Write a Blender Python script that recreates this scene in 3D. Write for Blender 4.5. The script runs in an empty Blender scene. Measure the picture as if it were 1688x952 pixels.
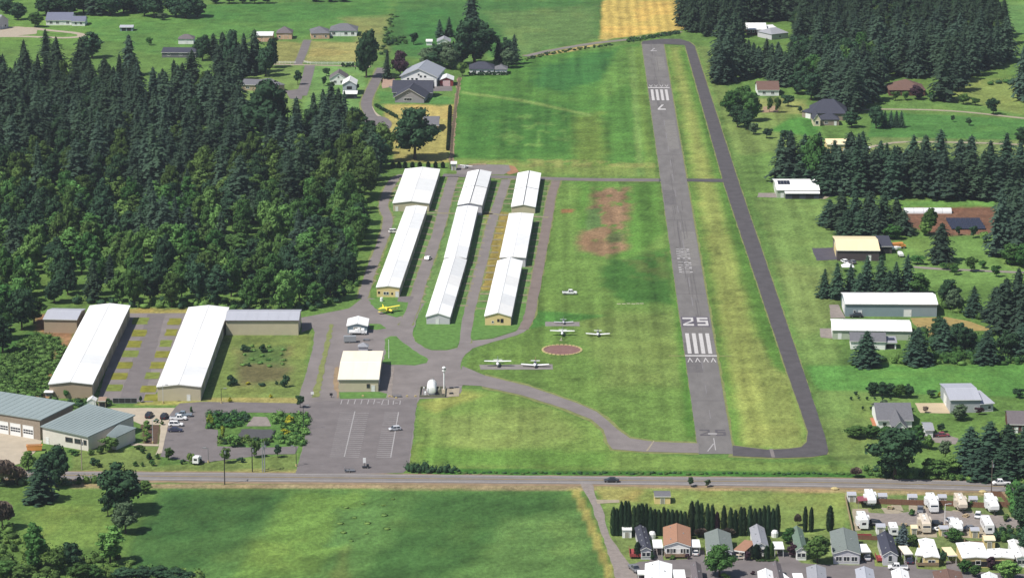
import bpy, bmesh, math, random
import numpy as np
from mathutils import Vector, Matrix
from mathutils.geometry import tessellate_polygon

# ------------------------------------------------------------ camera, sky, sun
H0, PITCH, FPX, PW, PH = 286.0, math.radians(14.0), 5146.0, 1688.0, 952.0
SC = bpy.context.scene
C = SC.collection
cam_d = bpy.data.cameras.new('camera')
cam = bpy.data.objects.new('camera', cam_d); C.objects.link(cam)
cam.location = (0, 0, H0)
cam.rotation_euler = (math.pi/2 - PITCH, 0, 0)
cam_d.sensor_width = 36.0
cam_d.lens = 36.0*FPX/PW
cam_d.clip_start = 5.0
cam_d.clip_end = 30000.0
SC.camera = cam

SUN_EL = math.radians(55.0)
SH = Vector((0.84, 0.54)).normalized()            # direction shadows fall on the ground
world = bpy.data.worlds.new('World'); SC.world = world
world.use_nodes = True
nt = world.node_tree; nt.nodes.clear()
sky = nt.nodes.new('ShaderNodeTexSky'); sky.sky_type = 'NISHITA'; sky.sun_disc = False
sky.sun_elevation = SUN_EL
sky.sun_rotation = math.atan2(-SH.x, -SH.y)
sky.air_density = 1.0; sky.dust_density = 1.0; sky.ozone_density = 1.0
bg = nt.nodes.new('ShaderNodeBackground'); bg.inputs[1].default_value = 0.085
wo = nt.nodes.new('ShaderNodeOutputWorld')
nt.links.new(sky.outputs[0], bg.inputs[0]); nt.links.new(bg.outputs[0], wo.inputs[0])
sun_d = bpy.data.lights.new('sun', 'SUN'); sun_d.energy = 5.0; sun_d.angle = math.radians(0.53)
sun_d.color = (1.0, 0.955, 0.88)
sun = bpy.data.objects.new('sun', sun_d); C.objects.link(sun)
sdir = Vector((SH.x*math.cos(SUN_EL), SH.y*math.cos(SUN_EL), -math.sin(SUN_EL)))
sun.rotation_euler = sdir.to_track_quat('-Z', 'Y').to_euler()
sun.location = (-300, 700, 400)
SC.view_settings.view_transform = 'Standard'
SC.view_settings.look = 'None'
SC.view_settings.exposure = 0.17
SC.view_settings.gamma = 1.0
try:
    SC.cycles.max_bounces = 5; SC.cycles.diffuse_bounces = 2; SC.cycles.glossy_bounces = 2
    SC.cycles.transmission_bounces = 2; SC.cycles.transparent_max_bounces = 4
except Exception:
    pass

# ------------------------------------------------------------ helpers
CT, ST = math.cos(PITCH), math.sin(PITCH)
def at(px, py, z=0.0):
    """place on the plane of height z that the survey of the photograph gives for a picture point"""
    dx = (px-PW/2)/FPX; dy = (PH/2-py)/FPX
    vy = CT+dy*ST; vz = -ST+dy*CT
    t = (z-H0)/vz
    return Vector((t*dx, t*vy, z))
def proj(x, y, z=0.0):
    dep = y*CT+(H0-z)*ST
    return PW/2+FPX*x/dep, PH/2+FPX*((H0-z)*CT-y*ST)/dep
def ppm(p):                                   # picture points per metre at a place
    return FPX/(p[1]*CT+(H0-p[2])*ST)
def hgt(px, pbase, ptop):                     # height of an upright that stands at pbase and ends at ptop
    b = at(px, pbase); dy = (PH/2-ptop)/FPX
    return H0+b.y*(-ST+dy*CT)/(CT+dy*ST)
def lin(c):
    return tuple(((v/255)/12.92 if v/255 <= .04045 else ((v/255+.055)/1.055)**2.4) for v in c)
KA = 0.59
def A(c, k=None):
    k = KA if k is None else k*1.40
    return tuple(min(.88, v*k) for v in lin(c))

MATS = {}
def mat(name, col, rough=.8, var=.18, scale=.6, spec=.3, metal=0.0, rnd=0.0, aniso=None, bump=0.0, rnd_hue=0.0):
    if name in MATS: return MATS[name]
    m = bpy.data.materials.new(name); m.use_nodes = True
    n = m.node_tree; p = n.nodes['Principled BSDF']
    p.inputs['Roughness'].default_value = rough
    p.inputs['Specular IOR Level'].default_value = spec
    p.inputs['Metallic'].default_value = metal
    tc = n.nodes.new('ShaderNodeTexCoord'); mp = n.nodes.new('ShaderNodeMapping')
    n.links.new(tc.outputs['Object'], mp.inputs[0])
    if aniso: mp.inputs['Scale'].default_value = aniso
    nz = n.nodes.new('ShaderNodeTexNoise'); nz.inputs['Scale'].default_value = scale
    nz.inputs['Detail'].default_value = 5; nz.inputs['Roughness'].default_value = .65
    n.links.new(mp.outputs[0], nz.inputs['Vector'])
    mr = n.nodes.new('ShaderNodeMapRange'); mr.inputs[1].default_value = .3; mr.inputs[2].default_value = .7
    mr.inputs[3].default_value = 1-var; mr.inputs[4].default_value = 1+var
    n.links.new(nz.outputs[0], mr.inputs[0])
    mul = n.nodes.new('ShaderNodeMix'); mul.data_type = 'RGBA'; mul.blend_type = 'MULTIPLY'
    mul.inputs[0].default_value = 1.0
    mul.inputs[6].default_value = (*col, 1)
    n.links.new(mr.outputs[0], mul.inputs[7])
    out = mul.outputs[2]
    if rnd or rnd_hue:
        oi = n.nodes.new('ShaderNodeObjectInfo')
        hs = n.nodes.new('ShaderNodeHueSaturation')
        r1 = n.nodes.new('ShaderNodeMapRange'); r1.inputs[3].default_value = 1-rnd; r1.inputs[4].default_value = 1+rnd
        n.links.new(oi.outputs['Random'], r1.inputs[0]); n.links.new(r1.outputs[0], hs.inputs['Value'])
        if rnd_hue:
            wn = n.nodes.new('ShaderNodeTexWhiteNoise'); wn.noise_dimensions = '1D'
            n.links.new(oi.outputs['Random'], wn.inputs['W'])
            r2 = n.nodes.new('ShaderNodeMapRange'); r2.inputs[3].default_value = .5-rnd_hue; r2.inputs[4].default_value = .5+rnd_hue
            n.links.new(wn.outputs['Value'], r2.inputs[0]); n.links.new(r2.outputs[0], hs.inputs['Hue'])
        n.links.new(out, hs.inputs['Color']); out = hs.outputs[0]
    n.links.new(out, p.inputs['Base Color'])
    if bump:
        b = n.nodes.new('ShaderNodeBump'); b.inputs['Strength'].default_value = bump; b.inputs['Distance'].default_value = .3
        n.links.new(nz.outputs[0], b.inputs['Height']); n.links.new(b.outputs[0], p.inputs['Normal'])
    MATS[name] = m
    return m

class MB:
    def __init__(s): s.v = []; s.f = []; s.m = []
    def add(s, vs, fs, mi=0):
        o = len(s.v); s.v += [tuple(v) for v in vs]
        s.f += [tuple(i+o for i in f) for f in fs]; s.m += [mi]*len(fs)
        return s
    def box(s, x0, x1, y0, y1, z0, z1, mi=0, tx=0.0, ty=0.0):
        return s.add([(x0, y0, z0), (x1, y0, z0), (x1, y1, z0), (x0, y1, z0),
               (x0+tx, y0+ty, z1), (x1-tx, y0+ty, z1), (x1-tx, y1-ty, z1), (x0+tx, y1-ty, z1)],
              [(3, 2, 1, 0), (4, 5, 6, 7), (0, 1, 5, 4), (1, 2, 6, 5), (2, 3, 7, 6), (3, 0, 4, 7)], mi)
    def prism(s, pts, off, mi=0):            # closed prism: polygon pts (3-D) moved by off
        n = len(pts); off = Vector(off)
        a = [Vector(p) for p in pts]; b = [p+off for p in a]
        fs = [tuple(range(n-1, -1, -1)), tuple(range(n, 2*n))]
        fs += [(i, (i+1) % n, n+(i+1) % n, n+i) for i in range(n)]
        return s.add(a+b, fs, mi)
    def cyl(s, p0, p1, r0, r1=None, n=8, mi=0):
        r1 = r0 if r1 is None else r1
        p0 = Vector(p0); p1 = Vector(p1); d = (p1-p0).normalized()
        e = d.orthogonal().normalized(); g = d.cross(e)
        vs = []
        for p, r in ((p0, r0), (p1, r1)):
            for i in range(n):
                a = 2*math.pi*i/n; vs.append(p+e*(r*math.cos(a))+g*(r*math.sin(a)))
        fs = [(i, (i+1) % n, n+(i+1) % n, n+i) for i in range(n)]
        fs += [tuple(range(n-1, -1, -1)), tuple(range(n, 2*n))]
        return s.add(vs, fs, mi)
    def loft(s, secs, mi=0):                 # closed loft through rings of equal count
        n = len(secs[0]); vs = [p for r in secs for p in r]; fs = []
        for k in range(len(secs)-1):
            for i in range(n):
                fs.append((k*n+i, k*n+(i+1) % n, (k+1)*n+(i+1) % n, (k+1)*n+i))
        fs.append(tuple(range(n-1, -1, -1))); fs.append(tuple((len(secs)-1)*n+i for i in range(n)))
        return s.add(vs, fs, mi)
    def mesh(s, name, mats, smooth=False):
        me = bpy.data.meshes.new(name); me.from_pydata(s.v, [], s.f)
        for m in (mats if isinstance(mats, (list, tuple)) else [mats]): me.materials.append(m)
        if any(s.m): me.polygons.foreach_set('material_index', s.m)
        if smooth: me.polygons.foreach_set('use_smooth', [True]*len(s.f))
        me.update()
        bm = bmesh.new(); bm.from_mesh(me); bmesh.ops.recalc_face_normals(bm, faces=bm.faces); bm.to_mesh(me); bm.free()
        return me

def tag(o, label=None, cat=None, group=None, kind=None):
    if label: o['label'] = label
    if cat: o['category'] = cat
    if group: o['group'] = group
    if kind: o['kind'] = kind
    return o
def thing(name, label, cat, loc=(0, 0, 0), rz=0.0, group=None):
    o = bpy.data.objects.new(name, None); C.objects.link(o)
    o.empty_display_size = .5
    o.location = loc; o.rotation_euler = (0, 0, rz)
    return tag(o, label, cat, group)
def part(name, me, parent, label=None, loc=None, rz=None):
    o = bpy.data.objects.new(name, me); C.objects.link(o); o.parent = parent
    if loc is not None: o.location = loc
    if rz is not None: o.rotation_euler = (0, 0, rz)
    if label: o['label'] = label
    return o
def single(name, me, label=None, cat=None, loc=(0, 0, 0), rz=0.0, group=None, kind=None):
    o = bpy.data.objects.new(name, me); C.objects.link(o); o.location = loc; o.rotation_euler = (0, 0, rz)
    return tag(o, label, cat, group, kind)
def copy_tree(o, parent=None):
    c = o.copy(); C.objects.link(c); c.parent = parent
    for ch in list(o.children): copy_tree(ch, c)
    return c

rng = random.Random(7)
# ---- smooth random fields, used for wear and growth of the ground
_perm = np.random.RandomState(3).rand(256, 256)
def vnoise(x, y):
    xi = np.floor(x).astype(int); yi = np.floor(y).astype(int); fx = x-xi; fy = y-yi
    fx = fx*fx*(3-2*fx); fy = fy*fy*(3-2*fy)
    g = lambda i, j: _perm[i & 255, j & 255]
    return (g(xi, yi)*(1-fx)+g(xi+1, yi)*fx)*(1-fy)+(g(xi, yi+1)*(1-fx)+g(xi+1, yi+1)*fx)*fy
def fbm(x, y, o=4):
    s = 0; a = .5; t = 0
    for k in range(o):
        s = s+a*vnoise(x*2**k+17*k, y*2**k+31*k); t += a; a *= .55
    return s/t

# ------------------------------------------------------------ ground
AX = (at(1075, 71.5)-at(1178, 729)).normalized()          # along the runway, away from us
NX = Vector((AX.y, -AX.x, 0))                              # across it, to the right
# (polygon in survey points, colour as seen, edge softness, noise on the edge)
ZONES = [
 ([(0,0),(290,0),(290,30),(140,75),(0,80)], (108,150,66), 10, 6),
 ([(140,32),(360,30),(420,8),(650,0),(640,62),(600,80),(520,62),(420,62),(330,80),(240,90),(150,55)], (94,144,66), 14, 10),
 ([(300,10),(640,0),(640,25),(430,40),(320,32)], (82,136,62), 10, 8),
 ([(560,30),(650,25),(640,85),(585,80),(590,48)], (138,150,84), 10, 8),
 ([(655,0),(992,0),(988,60),(870,92),(820,100),(760,60),(700,95),(655,92),(632,60)], (78,128,62), 8, 8),
 ([(800,20),(985,10),(985,62),(860,92)], (104,140,74), 14, 14),
 ([(660,20),(740,15),(760,60),(680,80)], (72,132,62), 14, 10),
 ([(994,0),(1140,0),(1128,48),(1060,58),(988,66)], (212,186,92), 3, 3),
 ([(870,95),(1010,62),(985,74),(880,100)], (196,172,108), 4, 4),
 ([(752,132),(868,95),(1056,72),(1085,292),(742,282)], (90,142,58), 3, 3),
 ([(880,112),(950,92),(1020,82),(1000,130),(930,152),(880,140)], (66,124,58), 16, 14),
 ([(1020,80),(1045,78),(1040,130),(1000,165),(985,150)], (110,158,68), 8, 6),
 ([(760,175),(860,160),(960,180),(940,250),(760,255)], (76,130,52), 22, 18),
 ([(945,190),(990,185),(1000,290),(950,290)], (118,150,62), 14, 8),
 ([(1035,80),(1060,75),(1083,290),(1066,290)], (112,146,62), 8, 4),
 ([(745,262),(1080,276),(1085,292),(742,285)], (130,156,74), 8, 6),
 ([(905,302),(1090,302),(1146,726),(1030,722),(1000,690),(870,640),(766,606),(778,580),(882,530)], (112,148,66), 3, 3),
 ([(950,302),(1085,302),(1095,380),(1040,430),(960,420)], (96,144,56), 12, 10),
 ([(1000,428),(1105,410),(1112,500),(1030,500),(990,470)], (72,120,48), 10, 12),
 ([(1020,425),(1100,415),(1105,460),(1040,455)], (92,116,54), 10, 14, .42),
 ([(975,310),(1035,308),(1038,340),(1032,412),(1000,424),(985,420),(955,412),(960,382),(985,372),(972,350)], (146,118,88), 12, 10, .26),
 ([(985,310),(1030,308),(1030,345),(1022,405),(1004,412),(1000,350)], (156,126,96), 10, 10, .36),
 ([(760,150),(860,163),(975,188),(978,193),(860,168),(760,154)], (130,164,82), 3, 2),
 ([(1036,80),(1046,78),(1062,290),(1050,290)], (122,160,78), 4, 3),
 ([(760,268),(900,262),(1078,270),(1080,276),(760,276)], (146,156,82), 5, 5, .42),
 ([(800,190),(930,185),(945,240),(800,245)], (110,156,70), 6, 10, .52),
 ([(968,345),(990,345),(990,372),(966,380)], (96,130,70), 4, 5),
 ([(1000,385),(1030,380),(1028,398),(1002,402)], (104,120,70), 4, 6),
 ([(925,345),(945,345),(945,351),(925,351)], (150,110,70), 2, 2),
 ([(950,520),(1120,510),(1135,640),(1000,640)], (122,148,72), 24, 16),
 ([(1105,400),(1120,395),(1148,720),(1130,720)], (90,138,52), 7, 5),
 ([(1098,78),(1128,78),(1330,700),(1326,736),(1210,734)], (110,150,62), 3, 3),
 ([(1106,80),(1118,80),(1296,736),(1226,736)], (154,168,84), 12, 6),
 ([(1240,560),(1300,560),(1330,740),(1270,735)], (146,162,82), 16, 8),
 ([(1122,85),(1134,85),(1305,620),(1270,600)], (96,142,56), 8, 5),
 ([(1148,76),(1170,76),(1215,180),(1300,180),(1300,330),(1370,600),(1210,250)], (128,154,78), 8, 6),
 ([(1215,255),(1290,250),(1290,330),(1240,330)], (112,150,70), 12, 10),
 ([(1250,330),(1380,330),(1380,600),(1325,600)], (120,152,76), 10, 10),
 ([(1280,430),(1380,440),(1385,520),(1320,560)], (132,156,82), 14, 10),
 ([(1326,602),(1720,600),(1720,656),(1348,642)], (96,152,68), 3, 3),
 ([(1342,643),(1500,648),(1500,680),(1350,690)], (116,148,74), 8, 6),
 ([(1330,690),(1470,680),(1440,775),(1370,760)], (118,146,74), 10, 8),
 ([(1300,195),(1360,190),(1345,225),(1270,215)], (84,146,60), 6, 3),
 ([(1440,184),(1700,197),(1700,232),(1430,226)], (86,140,66), 3, 3),
 ([(1440,226),(1700,232),(1700,262),(1400,250)], (128,152,86), 5, 4),
 ([(1580,128),(1680,132),(1690,190),(1560,180)], (138,158,80), 12, 10),
 ([(1460,165),(1600,168),(1690,192),(1450,180)], (110,150,72), 6, 6),
 ([(1640,5),(1700,5),(1700,60),(1640,40)], (104,150,80), 8, 6),
 ([(1480,330),(1640,330),(1640,345),(1480,345)], (110,162,74), 4, 3),
 ([(1490,343),(1640,340),(1650,385),(1560,390),(1490,372)], (132,96,76), 4, 5),
 ([(1490,400),(1700,400),(1700,470),(1500,470)], (116,156,76), 16, 10),
 ([(1230,160),(1330,165),(1330,190),(1240,185)], (150,160,88), 8, 6),
 ([(692,660),(770,640),(850,650),(985,700),(1002,735),(1060,748),(1400,768),(1400,782),(672,778)], (122,154,70), 3, 3),
 ([(700,690),(900,670),(960,720),(760,760)], (140,164,82), 26, 18),
 ([(690,665),(760,645),(800,650),(720,680)], (150,160,78), 10, 8),
 ([(690,735),(1000,745),(1000,770),(690,765)], (108,150,62), 14, 10),
 ([(676,772),(1400,778),(1440,786),(676,783)], (72,128,48), 2, 2),
 ([(120,795),(720,797),(950,799),(1000,804),(1000,808),(120,803)], (168,150,114), 2, 3),
 ([(980,800),(1330,804),(1670,812),(1670,818),(1330,811),(980,806)], (178,156,116), 3, 3),
 ([(120,772),(490,772),(490,780),(120,777)], (168,160,96), 3, 3),
 ([(262,806),(940,808),(968,850),(1006,960),(190,960),(225,870)], (92,134,66), 6, 5),
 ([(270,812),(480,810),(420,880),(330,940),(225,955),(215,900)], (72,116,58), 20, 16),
 ([(576,808),(590,808),(572,960),(546,960)], (104,130,64), 10, 8),
 ([(480,812),(600,812),(590,880),(500,950),(380,950)], (112,150,66), 18, 18),
 ([(690,812),(930,812),(900,860),(720,960),(590,960),(640,900)], (74,117,57), 16, 14),
 ([(830,850),(960,850),(990,960),(780,960)], (104,146,74), 22, 22),
 ([(560,840),(640,830),(620,890),(540,900)], (96,138,70), 12, 12),
 ([(940,806),(956,806),(1008,930),(1014,960),(1002,960),(966,860)], (170,164,86), 2, 2),
 ([(-40,800),(262,806),(225,870),(190,960),(-40,960)], (99,136,62), 8, 6),
 ([(30,840),(180,830),(190,900),(60,910)], (122,154,70), 18, 12),
 ([(985,803),(1395,812),(1395,880),(1010,885)], (134,158,80), 6, 5),
 ([(985,803),(1060,806),(1050,826),(990,824)], (168,166,92), 6, 6),
 ([(1395,815),(1665,822),(1690,880),(1690,940),(1400,900)], (120,140,82), 5, 4),
 ([(1010,885),(1400,880),(1700,915),(1700,960),(1010,960)], (124,146,80), 5, 4),
 ([(632,172),(746,176),(740,268),(650,268)], (176,168,92), 4, 5),
 ([(640,172),(745,173),(742,198),(690,190),(650,185)], (196,178,100), 5, 6),
 ([(622,150),(745,160),(745,172),(628,170)], (92,146,70), 3, 2),
 ([(580,190),(612,195),(600,215),(575,205)], (176,170,90), 4, 4),
 ([(455,68),(503,72),(488,104),(450,104)], (150,152,84), 4, 4),
 ([(512,68),(600,70),(600,102),(500,102)], (162,160,92), 4, 5),
 ([(503,108),(600,110),(605,195),(500,195)], (116,160,84), 5, 4),
 ([(400,105),(500,108),(490,180),(400,180)], (126,156,80), 5, 5),
 ([(60,520),(130,512),(105,600),(80,660),(50,660)], (170,128,92), 5, 6),
 ([(-40,580),(60,545),(100,560),(70,650),(-40,668)], (84,134,62), 6, 6),
 ([(370,550),(512,552),(496,662),(338,664)], (126,148,74), 4, 6),
 ([(392,575),(480,572),(474,632),(392,634)], (120,116,76), 12, 10),
 ([(400,570),(470,570),(470,600),(400,600)], (98,130,66), 10, 10),
 ([(340,655),(498,655),(494,664),(340,664)], (168,160,92), 3, 3),
 ([(250,655),(345,660),(340,668),(225,666)], (160,160,84), 3, 3),
 ([(205,508),(310,508),(310,520),(205,520)], (168,158,84), 4, 5),
 ([(340,680),(510,682),(490,737),(358,736),(338,706)], (96,140,66), 3, 4),
 ([(120,742),(270,735),(260,768),(490,748),(486,774),(120,776)], (122,144,74), 4, 4),
 ([(232,700),(268,702),(258,735),(238,735)], (112,92,76), 2, 2),
 ([(620,490),(1000,520),(760,560),(690,560),(682,545),(700,500)], (88,148,62), 5, 4),
 ([(625,300),(900,300),(880,520),(690,530)], (112,150,82), 6, 4),
 ([(805,350),(848,352),(820,480),(785,480)], (166,150,72), 8, 8),
]
def zone_weight(X, Y, poly, soft, jit, WX, WY):
    n = len(poly); inside = np.zeros(X.shape, bool); d = np.full(X.shape, 1e9)
    ANI = 2.2                                 # rows of the survey are foreshortened
    for i in range(n):
        x0, y0 = poly[i]; x1, y1 = poly[(i+1) % n]
        c = ((y0 > Y) != (y1 > Y)) & (X < (x1-x0)*(Y-y0)/((y1-y0) if y1 != y0 else 1e-9)+x0)
        inside ^= c
        ex, ey = x1-x0, (y1-y0)*ANI; L = ex*ex+ey*ey+1e-9
        px, py = X-x0, (Y-y0)*ANI
        t = np.clip((px*ex+py*ey)/L, 0, 1)
        d = np.minimum(d, np.hypot(px-t*ex, py-t*ey))
    sd = np.where(inside, d, -d)
    sd = sd+(fbm(WX/9.0, WY/9.0, 4)-.5)*2.6*jit
    w = np.clip(sd/soft*.5+.5, 0, 1)
    return w*w*(3-2*w)
def axis(a, b, step, lo, hi):
    core = list(np.arange(a, b+step*.5, step)); s = step; l = []; x = a
    while x > lo: s *= 1.35; x -= s; l.append(x)
    s = step; r = []; x = b
    while x < hi: s *= 1.35; x += s; r.append(x)
    return np.array(l[::-1]+core+r)
def build_ground():
    xs = axis(-320, 320, 1.25, -6000, 6000); ys = axis(790, 1950, 2.2, -3000, 14000)
    WX, WY = np.meshgrid(xs, ys); WX = WX.ravel(); WY = WY.ravel()
    dep = WY*CT+H0*ST; ok = dep > 300; dep = np.where(ok, dep, 300)
    PX = PW/2+FPX*WX/dep; PY = PH/2+FPX*(H0*CT-WY*ST)/dep
    col = np.empty((len(WX), 3)); col[:] = A((104, 142, 66))
    for z_ in ZONES:
        poly, c, soft, jit = z_[:4]
        xs0 = [p[0] for p in poly]; ys0 = [p[1] for p in poly]; mg = soft+jit*2+4
        sel = ok & (PX > min(xs0)-mg) & (PX < max(xs0)+mg) & (PY > min(ys0)-mg) & (PY < max(ys0)+mg)
        if not sel.any(): continue
        w = zone_weight(PX[sel], PY[sel], poly, soft, jit, WX[sel], WY[sel])[:, None]
        if len(z_) > 4:                       # patchy ground: the growth shows through
            w = w*np.clip((fbm(WX[sel]/4.2+3, WY[sel]/6.5, 4)-z_[4])*7, 0, 1)[:, None]
        col[sel] = col[sel]*(1-w)+np.array(A(c))*w
    # streaks left by mowing and by wheels, along the runway, and mottled growth everywhere
    ca = WX*NX.x+WY*NX.y; aa = WX*AX.x+WY*AX.y
    st = fbm(ca/3.2, aa/110.0, 3)-.5
    rows = (PX > 700) & (PX < 1400) & (PY > 75) & (PY < 775)
    g = 1+np.where(rows, .8, .2)*st+np.where(rows, .045, 0)*np.sin(ca*2*math.pi/7.0)+.34*(fbm(WX/26, WY/38, 4)-.5)+.45*(fbm(WX/11+5, WY/5+8, 4)-.5)+.5*(fbm(WX/4.5, WY/6, 3)-.5)+.3*(np.random.RandomState(5).rand(len(WX))-.5)
    col *= g[:, None]
    dry = np.clip((fbm(WX/15+40, WY/24+9, 4)-.55)*3, 0, .38); dry = np.where(rows, dry*.35, dry)[:, None]
    col = col*(1-dry)+dry*col*np.array([1.42, 1.12, 1.05])
    # drilled rows of the ripe field
    yf = (PX > 985) & (PY < 70) & (PX < 1140)
    rw = .5+.5*np.sin(ca*2*math.pi/5.5+2*fbm(WX/30, WY/30, 2))
    col *= np.where(yf, .82+.3*rw, 1)[:, None]
    # diagonal passes of the cutter in the near hay field
    hf = (PY > 806) & (PX < 1000) & (PX > 190)
    dg = fbm((WX*.55-WY*.83)/6.0, (WX*.83+WY*.55)/70.0, 3)-.5
    col *= np.where(hf, 1+.6*dg, 1)[:, None]
    grey = col.mean(1, keepdims=True); col = (col*.90+grey*.10)*np.array([1.11, 1.09, 1.03])
    col = np.clip(col, .004, .8)
    nx, ny = len(xs), len(ys)
    me = bpy.data.meshes.new('ground')
    V = np.stack([WX, WY, np.zeros_like(WX)], 1).astype(np.float32)
    i = np.arange(nx-1)[None, :]+np.arange(ny-1)[:, None]*nx
    F = np.stack([i, i+1, i+1+nx, i+nx], -1).reshape(-1, 4).astype(np.int32)
    me.vertices.add(len(V)); me.vertices.foreach_set('co', V.ravel())
    me.loops.add(F.size); me.loops.foreach_set('vertex_index', F.ravel())
    me.polygons.add(len(F)); me.polygons.foreach_set('loop_start', np.arange(0, F.size, 4, dtype=np.int32))
    me.update(calc_edges=True)
    at_ = me.attributes.new('growth', 'FLOAT_COLOR', 'POINT')
    at_.data.foreach_set('color', np.concatenate([col, np.ones((len(V), 1))], 1).astype(np.float32).ravel())
    m = bpy.data.materials.new('meadow_grass'); m.use_nodes = True; n = m.node_tree
    p = n.nodes['Principled BSDF']; p.inputs['Roughness'].default_value = .95; p.inputs['Specular IOR Level'].default_value = .1
    a = n.nodes.new('ShaderNodeAttribute'); a.attribute_name = 'growth'
    tc = n.nodes.new('ShaderNodeTexCoord')
    prev = a.outputs['Color']
    for sc, v in ((.9, .24), (3.2, .26)):
        mp = n.nodes.new('ShaderNodeMapping'); mp.inputs['Scale'].default_value = (1, .6, 1)
        n.links.new(tc.outputs['Object'], mp.inputs[0])
        z = n.nodes.new('ShaderNodeTexNoise'); z.inputs['Scale'].default_value = sc; z.inputs['Detail'].default_value = 3
        n.links.new(mp.outputs[0], z.inputs['Vector'])
        r = n.nodes.new('ShaderNodeMapRange'); r.inputs[1].default_value = .3; r.inputs[2].default_value = .7
        r.inputs[3].default_value = 1-v; r.inputs[4].default_value = 1+v
        n.links.new(z.outputs[0], r.inputs[0])
        x = n.nodes.new('ShaderNodeMix'); x.data_type = 'RGBA'; x.blend_type = 'MULTIPLY'; x.inputs[0].default_value = 1
        n.links.new(prev, x.inputs[6]); n.links.new(r.outputs[0], x.inputs[7]); prev = x.outputs[2]
    n.links.new(prev, p.inputs['Base Color'])
    me.materials.append(m)
    return single('ground', me, kind='structure')
build_ground()

# ------------------------------------------------------------ paved and bare sheets
M_ = lambda c, **k: A(c, **k)
ASPH = mat('runway_asphalt', A((140, 136, 134)), .9, .15, .25, .2, aniso=(1, .35, 1))
ASPD = mat('taxiway_asphalt', A((104, 100, 103)), .9, .18, .25, .2)
ASPL = mat('apron_asphalt', A((154, 146, 144)), .9, .16, .12, .2)
ASPR = mat('road_asphalt', A((154, 148, 146)), .9, .13, .2, .2)
ASPK = mat('driveway_asphalt', A((140, 133, 133)), .9, .15, .2, .2)
CONC = mat('concrete', A((214, 200, 178)), .9, .1, .3, .2)
GRAV = mat('gravel', A((190, 178, 156)), .95, .18, .6, .1)
GRAVG = mat('grey_gravel', A((168, 158, 152)), .95, .18, .6, .1)
DIRT = mat('bare_earth', A((172, 150, 122)), .95, .22, .3, .1)
EDGE = mat('dry_verge', A((148, 156, 98)), .95, .25, .5, .1)
PAINT = mat('road_paint', A((232, 228, 226)), .7, .16, 1.2, .3)
PAINTF = mat('faded_paint', A((200, 196, 196)), .8, .2, 1.5, .3)
PAINTY = mat('yellow_paint', A((196, 170, 96)), .8, .2, .8, .3)
DARKP = mat('blackened_paint', A((112, 107, 112)), .9, .2, 1.0, .2)
GRASS2 = mat('island_grass', A((112, 154, 80)), .95, .3, .5, .1)
OCHRE = mat('dry_strip_grass', A((150, 150, 66)), .95, .35, .3, .1)
def wob(pts, amp, step=3.0, closed=True):
    out = []; n = len(pts)
    for i in range(n if closed else n-1):
        a = pts[i]; b = pts[(i+1) % n]; L = (b-a).length; k = max(1, int(L/step))
        for j in range(k):
            p = a+(b-a)*(j/k)
            if j and amp: p = p+Vector((rng.uniform(-amp, amp), rng.uniform(-amp, amp), 0))
            out.append(p)
    if not closed: out.append(pts[-1])
    return out
ZK = 3.2                                   # spacing of the paving layers
def sheet(name, px, m, z, amp=.25, world=False, kind='structure', parent=None):
    z = z*ZK
    pts = [Vector(p) for p in px] if world else [at(*p) for p in px]
    if sum(pts[i].x*pts[(i+1) % len(pts)].y-pts[(i+1) % len(pts)].x*pts[i].y for i in range(len(pts))) < 0: pts.reverse()
    pts = wob(pts, amp) if amp else pts
    c = sum(pts, Vector())/len(pts); tr = tessellate_polygon([[p-c for p in pts]])
    fs = []
    for t in tr:
        q = [pts[k] for k in t]
        if abs((q[1]-q[0]).cross(q[2]-q[0]).z) < 1e-5: continue
        fs.append(tuple(t) if (q[1]-q[0]).cross(q[2]-q[0]).z > 0 else tuple(t)[::-1])
    me = bpy.data.meshes.new(name); me.from_pydata([(p.x, p.y, z) for p in pts], [], fs); me.materials.append(m); me.update()
    if parent: return part(name, me, parent)
    return single(name, me, kind=kind)
def smooth_line(pts, it=2):
    for _ in range(it):
        q = [pts[0]]
        for a, b in zip(pts, pts[1:]): q += [a*.75+b*.25, a*.25+b*.75]
        pts = q+[pts[-1]]
    return pts
def strip_geo(pts, w, amp=0.0):
    L, R = [], []
    for i, p in enumerate(pts):
        d = (pts[min(i+1, len(pts)-1)]-pts[max(i-1, 0)]); d.z = 0; d.normalize(); n = Vector((-d.y, d.x, 0))
        L.append(p+n*(w/2+rng.uniform(-amp, amp))); R.append(p-n*(w/2+rng.uniform(-amp, amp)))
    return L, R
def ribbon(name, px, w, m, z, amp=.12, smooth=2, world=False, kind='structure', edge=0.0):
    pts = [Vector(p) for p in px] if world else [at(*p) for p in px]; zz = z*ZK
    pts = wob(smooth_line(pts, smooth), 0, 4.0, False)
    L, R = strip_geo(pts, w, amp)
    b = MB(); n = len(pts)
    b.add([(p.x, p.y, zz) for p in L+R], [(i, n+i, n+i+1, i+1) for i in range(n-1)])
    o = single(name, b.mesh(name, m), kind=kind)
    if edge: ribbon('dry_verge', px, w+2*edge, EDGE, z-.012, amp+.35, smooth, world)
    return o

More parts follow.
